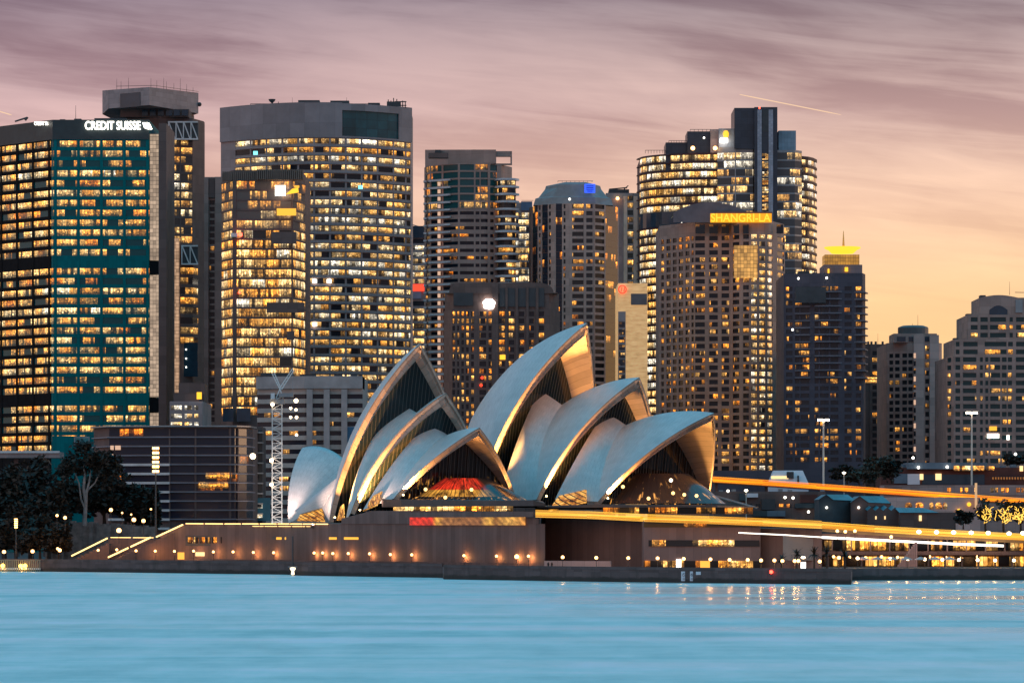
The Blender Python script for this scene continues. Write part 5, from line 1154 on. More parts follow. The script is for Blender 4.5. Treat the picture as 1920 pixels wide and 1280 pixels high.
    s = wall_panel('window_slot', 348, 418, 1003.5, 1023, M['roof_dark'], .10)
    for k in range(5): wall_panel('window', 352 + 11.4 * k, 361 + 11.4 * k, 1006.5, 1018, og, .2, k * 3, s)
    wall_panel('window', 413.5, 416.5, 1006, 1018, og, .2, 40, s)
    s = wall_panel('window_slot', 510, 672, 1005.5, 1011.5, M['roof_dark'], .10)
    for a, b in ((518, 528), (534, 544), (553, 559), (567, 580), (617, 631), (645, 672)): wall_panel('window', a, b, 1006.5, 1011, M['strip_amber'], .2, None, s)
    wall_panel('lit_door', 333, 345, 1035, 1048, M['hot_amber'], .2); wall_panel('lit_door', 366.5, 383.5, 1034.5, 1042, M['balc_hot'], .2); wall_panel('lit_door', 862, 884, 1050, 1060, M['hot_amber'], .3)
    wall_panel('dark_door', 303, 320, 1034, 1049, M['roof_dark'], .2); wall_panel('wall_plinth', 347, 1020, 1037 + 14, 1062, M['podium'], .5)
    # red and amber window band under the foyer
    red, N, b = material('red_amber_foyer'); u, v, _ = N.uv(); n = N.noise(N.vec(N.m('MULTIPLY', u, .10), 0, 2), 1.0, 2, .5); st = N.m('LESS_THAN', N.m('FRACT', N.m('ADD', N.m('MULTIPLY', u, .55), N.m('MULTIPLY', v, .5))), .45)
    N.put(b.inputs['Emission Color'], N.ramp(N.rng(u, 0, 33, 0, 1), [(0, (1, .04, .02)), (.20, (1, .05, .02)), (.24, (1, .45, .06)), (.30, (.45, .18, .05)), (.62, (.40, .15, .05)), (.70, (1, .5, .08)), (.75, (.4, .15, .03)), (.86, (1, .5, .1)), (1, (.9, .35, .06))])); N.put(b.inputs['Emission Strength'], N.m('MULTIPLY', N.rng(N.noise(N.vec(u, v, 0), .8, 3, .6), .3, .7, .35, 1.3), N.m('ADD', .72, N.m('MULTIPLY', st, .28)))); b.inputs['Base Color'].default_value = (.03, .02, .02, 1); red.cycles.emission_sampling = 'NONE'
    ya, yb = 1159.0, 1111.0; m = MB(); m.strip([(X(768, ya), ya), (X(985, yb), yb)], [0, 33], Z(984, 1119), Z(969, 1119)); m.build('window_band', red, root)
    m = MB(); m.band([(X(764, ya - .3), ya - .3), (X(1004, yb - 4.4), yb - 4.4)], Z(969, 1119), Z(959, 1119), 0, .8); m.build('window_hood', M['podium'], root)
    # foyer glass skirts, bronze eaves
    def skirt(h, s0, t0, r0, r1, z0, z1, mat, a0=-80, a1=80, sq=1.0, name='foyer_glass', n=26, v0=0, v1=1):
        m = MB()
        for i in range(n):
            p, q = R_(a0 + (a1 - a0) * i / n), R_(a0 + (a1 - a0) * (i + 1) / n); kk = KL if h is HL else KR; k = lambda a, r, z: h.w(G([(s0 + r * math.cos(a) * sq) * kk, (t0 + r * math.sin(a)) * kk, z]))
            m.quad(k(p, r1, z1), k(q, r1, z1), k(q, r0, z0), k(p, r0, z0), uv=[(r1 * p + 40, v0), (r1 * q + 40, v0), (r1 * q + 40, v1), (r1 * p + 40, v1)])
        return m.build(name, mat, root)
    rd, N, b = material('red_foyer_glass'); u, v, _ = N.uv(); x = N.m('MULTIPLY', u, 1.0); nn = N.noise(N.vec(N.m('MULTIPLY', u, .35), N.m('MULTIPLY', v, 1.4), 3), 1.0, 4, .7)
    rib = N.m('GREATER_THAN', N.m('FRACT', N.m('DIVIDE', u, 1.25)), .14); mid = N.m('MULTIPLY', N.rng(u, 17, 23, 0, 1, True), N.rng(u, 36, 41, 1, 0, True))
    N.put(b.inputs['Emission Color'], N.mix(N.rng(v, .34, .40, 1, 0), (1, .045, .015), (1, .45, .06))); N.put(b.inputs['Emission Strength'], N.m('MULTIPLY', N.m('MULTIPLY', N.rng(nn, .38, .62, .03, 1.15), mid), rib)); b.inputs['Base Color'].default_value = (.03, .015, .013, 1); b.inputs['Roughness'].default_value = .15; rd.cycles.emission_sampling = 'NONE'
    skirt(HL, 3, 1.0, 6.5, 15.0, Z(896, 1188), Z(931, 1188), rd, -85, 85)
    skirt(HL, 3, 1.0, 15.2, 16.5, Z(931.2, 1188), Z(937, 1188), M['curtain_lit'], -88, 88, v0=3, v1=6)
    br, N, b = material('dark_foyer_glass'); u, v, _ = N.uv(); nn = N.noise(N.vec(N.m('MULTIPLY', u, .55), N.m('MULTIPLY', v, 2.6), 8), 1.0, 3, .6); rib = N.m('GREATER_THAN', N.m('FRACT', N.m('DIVIDE', u, 1.25)), .16)
    b.inputs['Emission Color'].default_value = (1, .42, .09, 1); N.put(b.inputs['Emission Strength'], N.m('MULTIPLY', N.m('MULTIPLY', N.rng(nn, .60, .72, .01, 1.2), rib), N.rng(v, .1, 1, 1.3, .1))); b.inputs['Base Color'].default_value = (.05, .03, .03, 1); b.inputs['Roughness'].default_value = .15; br.cycles.emission_sampling = 'NONE'
    skirt(HR, 14, 0, 9, 19.0, Z(888, 1228), Z(944, 1228), br, -88, 88)
    for px, py, h in ((798, 917, HL), (884, 917.5, HL), (835, 932, HL), (1258, 900, HR), (1216, 934, HR), (1262, 924, HR), (1283, 927, HR), (1306, 929, HR), (1168, 912, HR)):
        MB().ball(W(px, py, 1171 if h is HL else 1194), .5, 8, 6).build('foyer_lamp', M['strip_warm'] if (px, py) != (1258, 900) else M['lamp_white'], root)
    ow = lambda px, d: (X(px, on_wall(px) + d), on_wall(px) + d)
    zz = lambda px, d, py: Z(py, on_wall(px) + d)
    ev = MB(); ev.prism([ow(716, 10), ow(752, -1.5), ow(930, -2), ow(1000, 2), ow(1022, 8), (X(1022, 1112), 1215), (X(716, 1190), 1260)], Z(949, 1140), [zz(716, 10, 936), zz(752, -1.5, 936), zz(930, -2, 938), zz(1000, 2, 937), zz(1022, 8, 943), Z(936, 1140), Z(930, 1180)]); ev.build('eave', M['bronze'], root)
    fy = glazing('foyer_glazing', 1.0, 1.5, 3.4, 0, -.2, 1.6, (.03, .02, .018), .1)
    m = MB(); m.strip([ow(737, 6), ow(765, 2.6), ow(962, 2.6)], [0, 6, 33], Z(960, 1140), Z(948.9, 1140), .02, .98); m.build('foyer_window_band', fy, root)
    m = MB(); m.prism([ow(730, 1), ow(768, -1.2), ow(1000, -1.2), ow(1000, 2), ow(768, 2), ow(730, 4)], Z(967, 1140), Z(959.5, 1140)); m.build('terrace_parapet', M['podium'], root)
    patch([(680, 957, -20.5), (706, 947, -21.), (716, 920, -20), (700, 929, -19.5)], .2, 'lit_foyer_window', fy2, th=.3); patch([(631, 975, -22.), (645, 974, -22.), (644, 944, -21.5), (638, 950, -21.5)], .1, 'lit_foyer_window', fy2, th=.3)
    patch([(556, 976, -17.), (608, 978, -17.2), (604, 952, -17.2), (564, 962, -17.)], .1, 'lit_foyer_window', fy2, th=.3)
    patch([(1027, 958, -28.), (1099, 942, -26.), (1099, 917, -24.5), (1048, 929, -26)], .4, 'lit_foyer_window', fy2, th=.3, h=HR)
    ev = MB(); Ye = 1096; ev.prism([(X(1008, 1116), 1116), (X(1120, 1102), 1102), (X(1200, 1086), 1086), (X(1345, 1084), 1084), (X(1422, 1100), 1100), (X(1422, 1100), 1230), (X(1008, 1116), 1250)], Z(951, Ye), [Z(949, 1116), Z(945, 1102), Z(946, 1086), Z(947, 1084), Z(949.5, 1100), Z(948, 1110), Z(944, 1120)]); ev.build('eave', M['bronze'], root)
    fz = glazing('right_foyer_glazing', .7, 1.4, 2.6, 0, -.2, 1.4, (.03, .025, .022), .12)
    m = MB(); m.strip([(X(1130, 1106), 1106), (X(1200, 1092), 1092), (X(1345, 1090), 1090), (X(1412, 1100), 1100)], [0, 10, 31, 41], Z(963, 1098), Z(951.1, 1098), .02, .98); m.build('foyer_window_band', fz, root)
    o = MB(); h1, h2, h3 = HR.solve(1336, 926, 22.), HR.solve(1420, 950, 30.), HR.solve(1321, 947, 24.); h4 = HR.solve(1392, 950, 30)
    o.quad(HR.w(h1), HR.w(h3), HR.w(h4), HR.w(h2)); o.quad(HR.w(h1 - G([0, 0, .5])), HR.w(h2 - G([0, 0, .5])), HR.w(h4 - G([0, 0, .5])), HR.w(h3 - G([0, 0, .5])))
    for a, b in ((h1, h3), (h3, h4), (h4, h2), (h2, h1)): o.quad(HR.w(a), HR.w(a - G([0, 0, .5])), HR.w(b - G([0, 0, .5])), HR.w(b))
    o.build('side_shell', M['tile'], root)
    # right podium windows
    Yw = 1079.6; pw = glazing('podium_office_glazing', .8, 1.3, 3.6, 0, -.12, 1.5, (.04, .03, .03), .08)
    def pal(name, a, b, y0, y1, mat, k=0, d=.25):
        ya = 1082 - 10 * (a - 1206) / 220 - d; yb = 1082 - 10 * (b - 1206) / 220 - d; m = MB(); m.strip([(X(a, ya), ya), (X(b, yb), yb)], [a * .14, b * .14], Z(y1, ya), Z(y0, ya), k + .02, k + .98); return m.build(name, mat, root)
    pal('window_band', 1216, 1424, 1012, 1023.5, pw, 3); pal('shop_window_band', 1207, 1425, 1050.5, 1065.5, glazing('shop_glazing', .62, 1.2, 3.0, 0, 0.0, 1.6, (.03, .025, .025), .08), 7); pal('terrace_window_band', 1206.8, 1424, 979, 988, glazing('terrace_band_glazing', .35, 1.3, 3, 0, -.25, .8, (.16, .09, .03), .1), 9, .1)
    for a, b, c, d in ((1313, 1331, 1051, 1066), (1268, 1277, 1048, 1066)): pal('lit_door', a, b, c, d, M['hot_amber'] if a > 1300 else M['sign_white'], 0, .4)
    lw = MB(); lw.band([(X(1022, 1088), 1088), (X(1146, 1078), 1078)], GZ, Z(1051, 1083), 0, .5); lw.build('low_wall', M['pale_pink'], root)
    # glowing strips added along the terrace edge to imitate a ferry light trail
    P = [(1004, 961, 1101), (1100, 963.5, 1100), (1200, 968.5, 1092), (1210, 969, 1079), (1330, 973, 1074), (1430, 977, 1069), (1541, 982, 1062)]
    l = MB(); dk = MB()
    for (a, ya, Ya), (b, yb, Yb) in zip(P, P[1:]):
        A, B = W(a, ya, Ya), W(b, yb, Yb)
        for o0, o1, z0, z1, mb in [(.2, .28, -1.1 + .2 * q, -1.1 + .2 * q + (.12 if q in (3, 4, 5) else .07), l) for q in range(10)] + [(1.05, 26, -1.2, -.6, dk)]:
            q = [(A[0], A[1] + o0), (B[0], B[1] + o0), (B[0], B[1] + o1), (A[0], A[1] + o1)]; zz = (A[2], B[2], B[2], A[2]); lo = [(*p, z + z0) for p, z in zip(q, zz)]; hi = [(*p, z + z1) for p, z in zip(q, zz)]
            for i in range(4): mb.quad(lo[i], lo[(i + 1) % 4], hi[(i + 1) % 4], hi[i])
            mb.quad(*hi); mb.quad(*reversed(lo))
    l.build('trail_strip', M['streak_amber'], root); dk.build('terrace_slab', M['podium'], root)
    # illuminated hand rails on the long wall and the grand steps
    def rail(pts, r=.20, post=None):
        m = MB(); n_ = MB()
        for a, b in zip(pts, pts[1:]):
            A, B = Vector(a), Vector(b); k = max(1, int((B - A).length / 7))
            for i in range(k): m.tube(A.lerp(B, (i + .04) / k), A.lerp(B, (i + .94) / k), r, 5)
            for i in range(k + 1): p = A.lerp(B, i / k); n_.tube(p, p - Vector((0, 0, 1.0)), .06, 4)
        o = m.build('rail_light', M['strip_warm'], root); n_.build('rail_posts', M['dark_metal'], o)
    w_ = lambda px, py, d=-.4: W(px, py, on_wall(px) - d)
    rail([w_(347, 981, 1), w_(420, 981.5, 1), w_(520, 981.5, 1), w_(616, 982, 1)], .13); rail([w_(360, 986, -.2), w_(470, 986, -.2), w_(600, 986.5, -.2)], .07)
    rail([W(201, 1045, 1262), W(285, 1005.5, 1266)], .25); rail([W(291, 1007, 1266), W(346, 981.5, 1259)], .22); rail([W(131, 1043, 1278), W(206, 1006, 1282)], .22); rail([W(206, 1007, 1282), W(290, 1007.5, 1268)], .10)
    st = MB()
    for k in range(20):                                             # flights of steps under the rails
        t = k / 20; a = 201 + (346 - 201) * t; st.box(X(a, 1268), X(a + 7.3, 1268), 1264 + .01 * k, 1284, GZ, Z(1047 - 64 * t, 1268) - .9)
        if k < 10: b = 131 + 75 * k / 10; st.box(X(b, 1284), X(b + 7.6, 1284), 1280.5 + .01 * k, 1300, GZ, Z(1046 - 37 * k / 10, 1284) - .9)
    st.box(X(206, 1290), X(300, 1290), 1286, 1306, GZ, Z(1010, 1290)); st.build('grand_steps', M['podium'], root)
    return root, (HL, HR, S1, S2, S3, R1, R2, R3)
fy2 = None
def _fy2():
    m, N, b = material('amber_foyer_panel'); u, v, _ = N.uv(); n = N.noise(N.vec(u, v, 4), .45, 4, .7, .6); st = N.m('GREATER_THAN', N.m('FRACT', N.m('ADD', N.m('MULTIPLY', u, .6), N.m('MULTIPLY', v, .35))), .22)
    N.put(b.inputs['Emission Color'], N.ramp(n, [(.35, (1, .22, .02)), (.55, (1, .45, .06)), (.7, (1, .7, .25))])); N.put(b.inputs['Emission Strength'], N.m('MULTIPLY', N.rng(n, .36, .62, .06, 1.3), st)); b.inputs['Base Color'].default_value = (.04, .03, .025, 1); m.cycles.emission_sampling = 'NONE'; return m
fy2 = _fy2()
M['hot_amber'] = emit('amber_door', (1, .45, .06), 1.4)
M['podium_brown'] = panelled('brown_podium', (.21, .14, .125), 1.9, 30, .75, .75, .10, .14); M['podium_pale'] = panelled('pale_podium', (.31, .23, .215), 2.2, 30, .75, .8, .10, .12)
OPERA, OH = opera_house()

def floodlights():
    HL, HR, S1, S2, S3, R1, R2, R3 = OH
    bpy.context.view_layer.update()
    spec = [(HL, S1, 'left tallest sail', 75000, .0), (HL, S2, 'left middle sail', 44000, .0), (HL, S3, 'left front sail', 9000, .0), (HR, R1, 'right tallest sail', 60000, 4), (HR, R2, 'right middle sail', 32000, .0), (HR, R3, 'right front sail', 26000, .0)]
    proto = None
    for h, s, nm, e, dz in spec:
        for sd in ((-1, 1) if s is not S2 else (-1, 1)):
            p = s['F'] + np.array({'left tallest sail': [4.6, -1.0, 1.2], 'right tallest sail': [4.6, -1.0, 4.5]}.get(nm, [2.3, 1.7, .9 + dz])); p[1] *= -sd if sd > 0 else 1; w = h.w(p)
            A = arc(s['c'], s['F'], s['A'], 21)[13] + np.array([.4, .6, 0]); A[1] *= -sd if sd > 0 else 1
            d = Vector(h.w(A)) - Vector(w); lab = 'golden floodlight at the %s foot of the %s' % ('near' if sd < 0 else 'far', nm)
            if proto is None:
                t = thing('floodlight', lab, 'floodlight', w, 'floodlights under the roof shells'); o = Vector(w)
                MB().box(o.x - .35, o.x + .35, o.y - .25, o.y + .25, o.z - .55, o.z - .1).build('housing', M['dark_metal'], t); MB().ball(o + Vector((0, 0, .05)), .26, 8, 5).build('lens', M['flood_lens'], t); proto = t
            else: t = copy_tree(proto, w, lab)
            top = s['A'] + np.array([-.5, 0, -1.2]); d2 = Vector(h.w(arc(s['c'], s['F'], s['A'], 21)[17] * np.array([1, 1 if sd < 0 else -1, 1]) + np.array([.4, -.6 * sd * (1 if sd < 0 else 1) * (1 if sd < 0 else 1), 0]))) - Vector(w)
            for nm_, dd, en, cone in (('flood_beam', d, e, 62), ('throw_beam', d2, e * 4.5, 30)):
                li = bpy.data.lights.new(nm_, 'SPOT'); li.energy = en; li.color = (1, .50, .13); li.spot_size = R_(cone); li.spot_blend = .7; li.shadow_soft_size = .3
                lo = bpy.data.objects.new(nm_, li); C.objects.link(lo); lo.parent = t; lo.location = Vector((0, 0, .35)); lo.rotation_euler = dd.to_track_quat('-Z', 'Y').to_euler()
M['flood_lens'] = emit('floodlight_lens', (1, .75, .35), 14)
def wash_light():
    p = W(500, 984, 1236); t = thing('floodlight', 'floodlight on the podium washing the small rear shell', 'floodlight', p); o = Vector(p)
    MB().box(o.x - .4, o.x + .4, o.y - .3, o.y + .3, o.z - .6, o.z).build('housing', M['dark_metal'], t)
    li = bpy.data.lights.new('wash_beam', 'SPOT'); li.energy = 24000; li.color = (1, .70, .60); li.spot_size = R_(64); li.spot_blend = .9; li.shadow_soft_size = .5
    lo = bpy.data.objects.new('wash_beam', li); C.objects.link(lo); lo.parent = t; lo.location = (0, 0, .5); lo.rotation_euler = (Vector(W(596, 885, 1252)) - o).to_track_quat('-Z', 'Y').to_euler()
    for px, Y, tx, ty, en, lab in ((585, 1204, 720, 780, 36000, 'added wash lamp on the podium edge warming the left sails'), (690, 1180, 800, 830, 9000, 'added wash lamp on the podium edge below the left front sail')):  # wash lamps added to warm the tone of the left sails
        q = W(px, 986 if px < 640 else 955, Y); c = copy_tree(t, q, lab)
        for ch in c.children:
            if ch.type == 'LIGHT': ch.data = ch.data.copy(); ch.data.energy = en; ch.data.spot_size = R_(85); ch.data.color = (1, .66, .52); ch.rotation_euler = (Vector(W(tx, ty, Y + 22)) - Vector(q)).to_track_quat('-Z', 'Y').to_euler()
wash_light()
floodlights()
# ------------------------------------------------------------------ trees
def leaf_mat(name, a, b_):
    m, N, b = material(name); w, c = N.white(N.node('ShaderNodeNewGeometry').outputs['Position'])
    g = N.node('ShaderNodeNewGeometry').outputs['Position']; n = N.noise(g, .5, 3, .6)
    N.put(b.inputs['Base Color'], N.mix(N.rng(n, .35, .65, 0, 1), a, b_)); b.inputs['Roughness'].default_value = .6; return m
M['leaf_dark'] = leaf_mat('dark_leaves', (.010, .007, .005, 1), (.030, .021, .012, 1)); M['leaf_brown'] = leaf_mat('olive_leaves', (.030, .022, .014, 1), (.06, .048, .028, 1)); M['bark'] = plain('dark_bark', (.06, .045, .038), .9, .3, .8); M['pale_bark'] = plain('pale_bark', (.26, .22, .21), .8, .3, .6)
def crown_mesh(mb, c, rx, ry, rz, n, leaf, rnd, clumps=14):
    cl = []
    for k in range(clumps):
        a, e = rnd.uniform(0, 6.283), rnd.uniform(-.7, 1.4); r = rnd.uniform(.45, .95)
        cl.append((c[0] + rx * r * math.cos(a) * math.cos(e), c[1] + ry * r * math.sin(a) * math.cos(e), c[2] + rz * r * math.sin(e), rnd.uniform(.24, .46)))
    for k in range(n):
        q = cl[k % clumps] if k % 6 else (*c, .8); d = Vector((rnd.gauss(0, 1), rnd.gauss(0, 1), rnd.gauss(0, 1))).normalized() * rnd.random() ** .4
        p = Vector((q[0] + d.x * rx * q[3], q[1] + d.y * ry * q[3], q[2] + d.z * rz * q[3])); s = leaf * rnd.uniform(.5, 1.3)
        u = Vector((rnd.gauss(0, 1), rnd.gauss(0, 1), rnd.gauss(0, .6))).normalized(); v = u.orthogonal().normalized(); v.rotate(__import__('mathutils').Quaternion(u, rnd.uniform(0, 6.28))); p2 = p + u * s
        mb.quad(p - u * s * .6, p + v * s * .38, p2, p - v * s * .38, uv=[(0, 0), (1, 0), (1, 1), (0, 1)])
def tree(px, base, top, w, Y, label, n=1500, leaf=1.0, mat='leaf_dark', bark='bark', seed=1, low=.25, group=None, lit=None, name='tree'):
    rnd = random.Random(seed); x, zb, zt = X(px, Y), Z(base, Y), Z(top, Y); r = w / 2 / FPX * Y; H = zt - zb
    t = thing(name, label, 'tree', (x, Y, zb), group); tr = MB(); th = H * low + H * .18
    p0 = Vector((x, Y, zb - .3)); p1 = Vector((x + rnd.uniform(-.5, .5), Y, zb + th)); tr.tube(p0, p1, H * .028 + .12, 7, H * .018 + .08)
    for k in range(5):
        a = rnd.uniform(0, 6.28); tr.tube(p1 - Vector((0, 0, H * .05 * k * .4)), p1 + Vector((math.cos(a) * r * .55, math.sin(a) * r * .4, H * rnd.uniform(.12, .35))), H * .014 + .05, 5, .04)
    tr.build('trunk', M[bark], t); cr = MB(); zc = zb + H * (low + (1 - low) / 2)
    crown_mesh(cr, (x, Y, zc), r, r * .8, H * (1 - low) / 2, n, leaf, rnd); co = cr.build('crown', M[mat], t)
    return t
G1 = 'dark park trees on the left shore'
for k, (px, b, tp, w, Y, lab) in enumerate((
    (8, 1046, 885, 120, 1330, 'dense dark tree at the left edge of the shore'), (58, 1046, 868, 120, 1345, 'tall dark tree beside the thin small mast'), (92, 1046, 905, 90, 1318, 'dark tree between thin mast and pale trunk tree'),
    (132, 978, 900, 80, 1345, 'bushy dark tree left of the pale trunk'), (196, 985, 872, 90, 1350, 'broad dark tree right of the pale trunk'), (236, 985, 905, 90, 1352, 'dark tree beside the striped low office block'), (268, 1000, 898, 70, 1356, 'dark tree behind the tall floodlight mast'),
    (282, 1003, 935, 34, 1340, 'small slender dark tree beside the floodlight mast base'), (30, 1046, 955, 90, 1305, 'low dark bush like tree behind the small mast'), (75, 1046, 970, 90, 1300, 'round low dark tree above the jetty end'), (110, 1046, 985, 60, 1296, 'low dark tree next to the bottom of the lit steps'))):
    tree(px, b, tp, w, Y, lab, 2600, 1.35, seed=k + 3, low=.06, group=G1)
def gum_tree():
    Y = 1322; t = thing('tree', 'tall tree with pale forked trunk and high dark crown', 'tree', (X(158, Y), Y, Z(984, Y))); tr = MB()
    pts = lambda *q: [Vector(W(a, b, Y)) for a, b in q]
    for ch, r in ((pts((158, 985), (160, 955), (162, 925), (168, 900), (170, 880)), .75), (pts((161, 940), (157, 915), (159, 890), (156, 872)), .6), (pts((160, 955), (152, 935), (148, 905), (140, 885)), .35), (pts((163, 920), (178, 905), (186, 888)), .3)):
        for i, (a, b) in enumerate(zip(ch, ch[1:])): tr.tube(a, b, r * (1 - .2 * i), 7, r * (1 - .2 * (i + 1)))
    tr.build('trunk', M['pale_bark'], t); cr = MB(); rnd = random.Random(99)
    for c, rx, rz, n in (((168, 856), 8.5, 5.0, 900), ((135, 872), 6, 4.2, 600), ((195, 872), 6.5, 4.2, 600), ((215, 895), 5, 4, 400), ((165, 880), 9.5, 3.2, 500), ((122, 900), 4.5, 4, 300)): crown_mesh(cr, W(c[0], c[1], Y + 1), rx, 4.5, rz, n, 1.0, rnd, 9)
    cr.build('crown', M['leaf_dark'], t)
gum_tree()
for k, (px, b, tp, w, Y, lab) in enumerate(((1588, 906, 872, 70, 1440, 'dark leafy tree behind the roofs below the lantern tower'), (1640, 912, 850, 80, 1445, 'large dark tree in front of the low dark flats'), (1672, 905, 862, 50, 1448, 'dark tree at the left end of the brick terminal'), (1612, 910, 880, 60, 1436, 'low dark tree between the two larger hillside trees'), (1905, 876, 850, 60, 1520, 'dark tree above the brick terminal at the right edge'))):
    tree(px, b, tp, w, Y, lab, 800, 1.1, 'leaf_brown' if k % 2 else 'leaf_dark', seed=k + 40, low=.1, group='dark hillside trees on the right')
tree(1806, 990, 958, 46, 1235, 'round dark bushy tree near the fairy light trees', 700, .9, seed=61, low=.1)
def fairy_tree(px, Y, label, seed):
    t = tree(px, 1000, 938, 46, Y, label, 420, .8, 'leaf_brown', seed=seed, low=.25, group='trees wrapped in yellow fairy lights'); rnd = random.Random(seed + 5); m = MB()
    for k in range(13):
        p = Vector(W(px + rnd.uniform(-4, 4), 982 - rnd.uniform(0, 8), Y - 3)); a = rnd.uniform(-1.2, 1.2)
        for i in range(8):
            q = p + Vector((math.sin(a) * .75, rnd.uniform(-.2, .1), math.cos(a) * .62))
            if rnd.random() < .5: m.tube(p, q, .10, 4)
            p = q; a = a * .7 + rnd.uniform(-1.0, 1.0)
    tag(m.build('fairy_lights', M['strip_warm_thin'], t), kind='stuff')
M['strip_warm_thin'] = emit('fairy_light', (1, .56, .08), 2.2)
fairy_tree(1848, 1225, 'small tree wrapped in yellow lights beside dark round tree', 71); fairy_tree(1882, 1228, 'middle tree of three wrapped in yellow fairy lights', 73); fairy_tree(1914, 1226, 'tree wrapped in yellow lights at the right edge', 75)
def palm(px, base, top, Y, label, mat):
    t = thing('palm_tree', label, 'palm tree', (X(px, Y), Y, GZ), 'palms on the right promenade'); tr = MB(); c = Vector(W(px, top + 7, Y)); tr.tube((X(px, Y), Y, GZ), c, .30, 7, .22); tr.build('trunk', M['bark'], t); cr = MB(); rnd = random.Random(px)
    for k in range(30):
        a, e = rnd.uniform(0, 6.283), rnd.uniform(-.5, 1.3); d = Vector((math.cos(a) * math.cos(e), math.sin(a) * math.cos(e), math.sin(e))); s = Vector((-math.sin(a), math.cos(a), 0)); p = c.copy()
        for i in range(4):
            q = p + d * .55; w = .26 * (1 - i * .2); cr.quad(p - s * w, p + s * w, q + s * w * .8, q - s * w * .8); d = (d + Vector((0, 0, -.22))).normalized(); p = q
    cr.build('crown', M[mat], t)
palm(1494.5, 1062, 1031, 1046, 'dark palm left of the pair by the pale wall', 'leaf_dark'); palm(1526.5, 1062, 1031, 1046, 'dark palm right of the pair by the pale wall', 'leaf_dark'); palm(1550, 1062, 1030, 1040, 'bigger dark palm near the end of the quay', 'leaf_dark'); palm(1466, 1062, 1042, 1046, 'small dark palm in front of the podium corner', 'leaf_dark'); palm(1584, 1064, 1034, 1036, 'tall dark palm at the very end of the quay', 'leaf_dark')

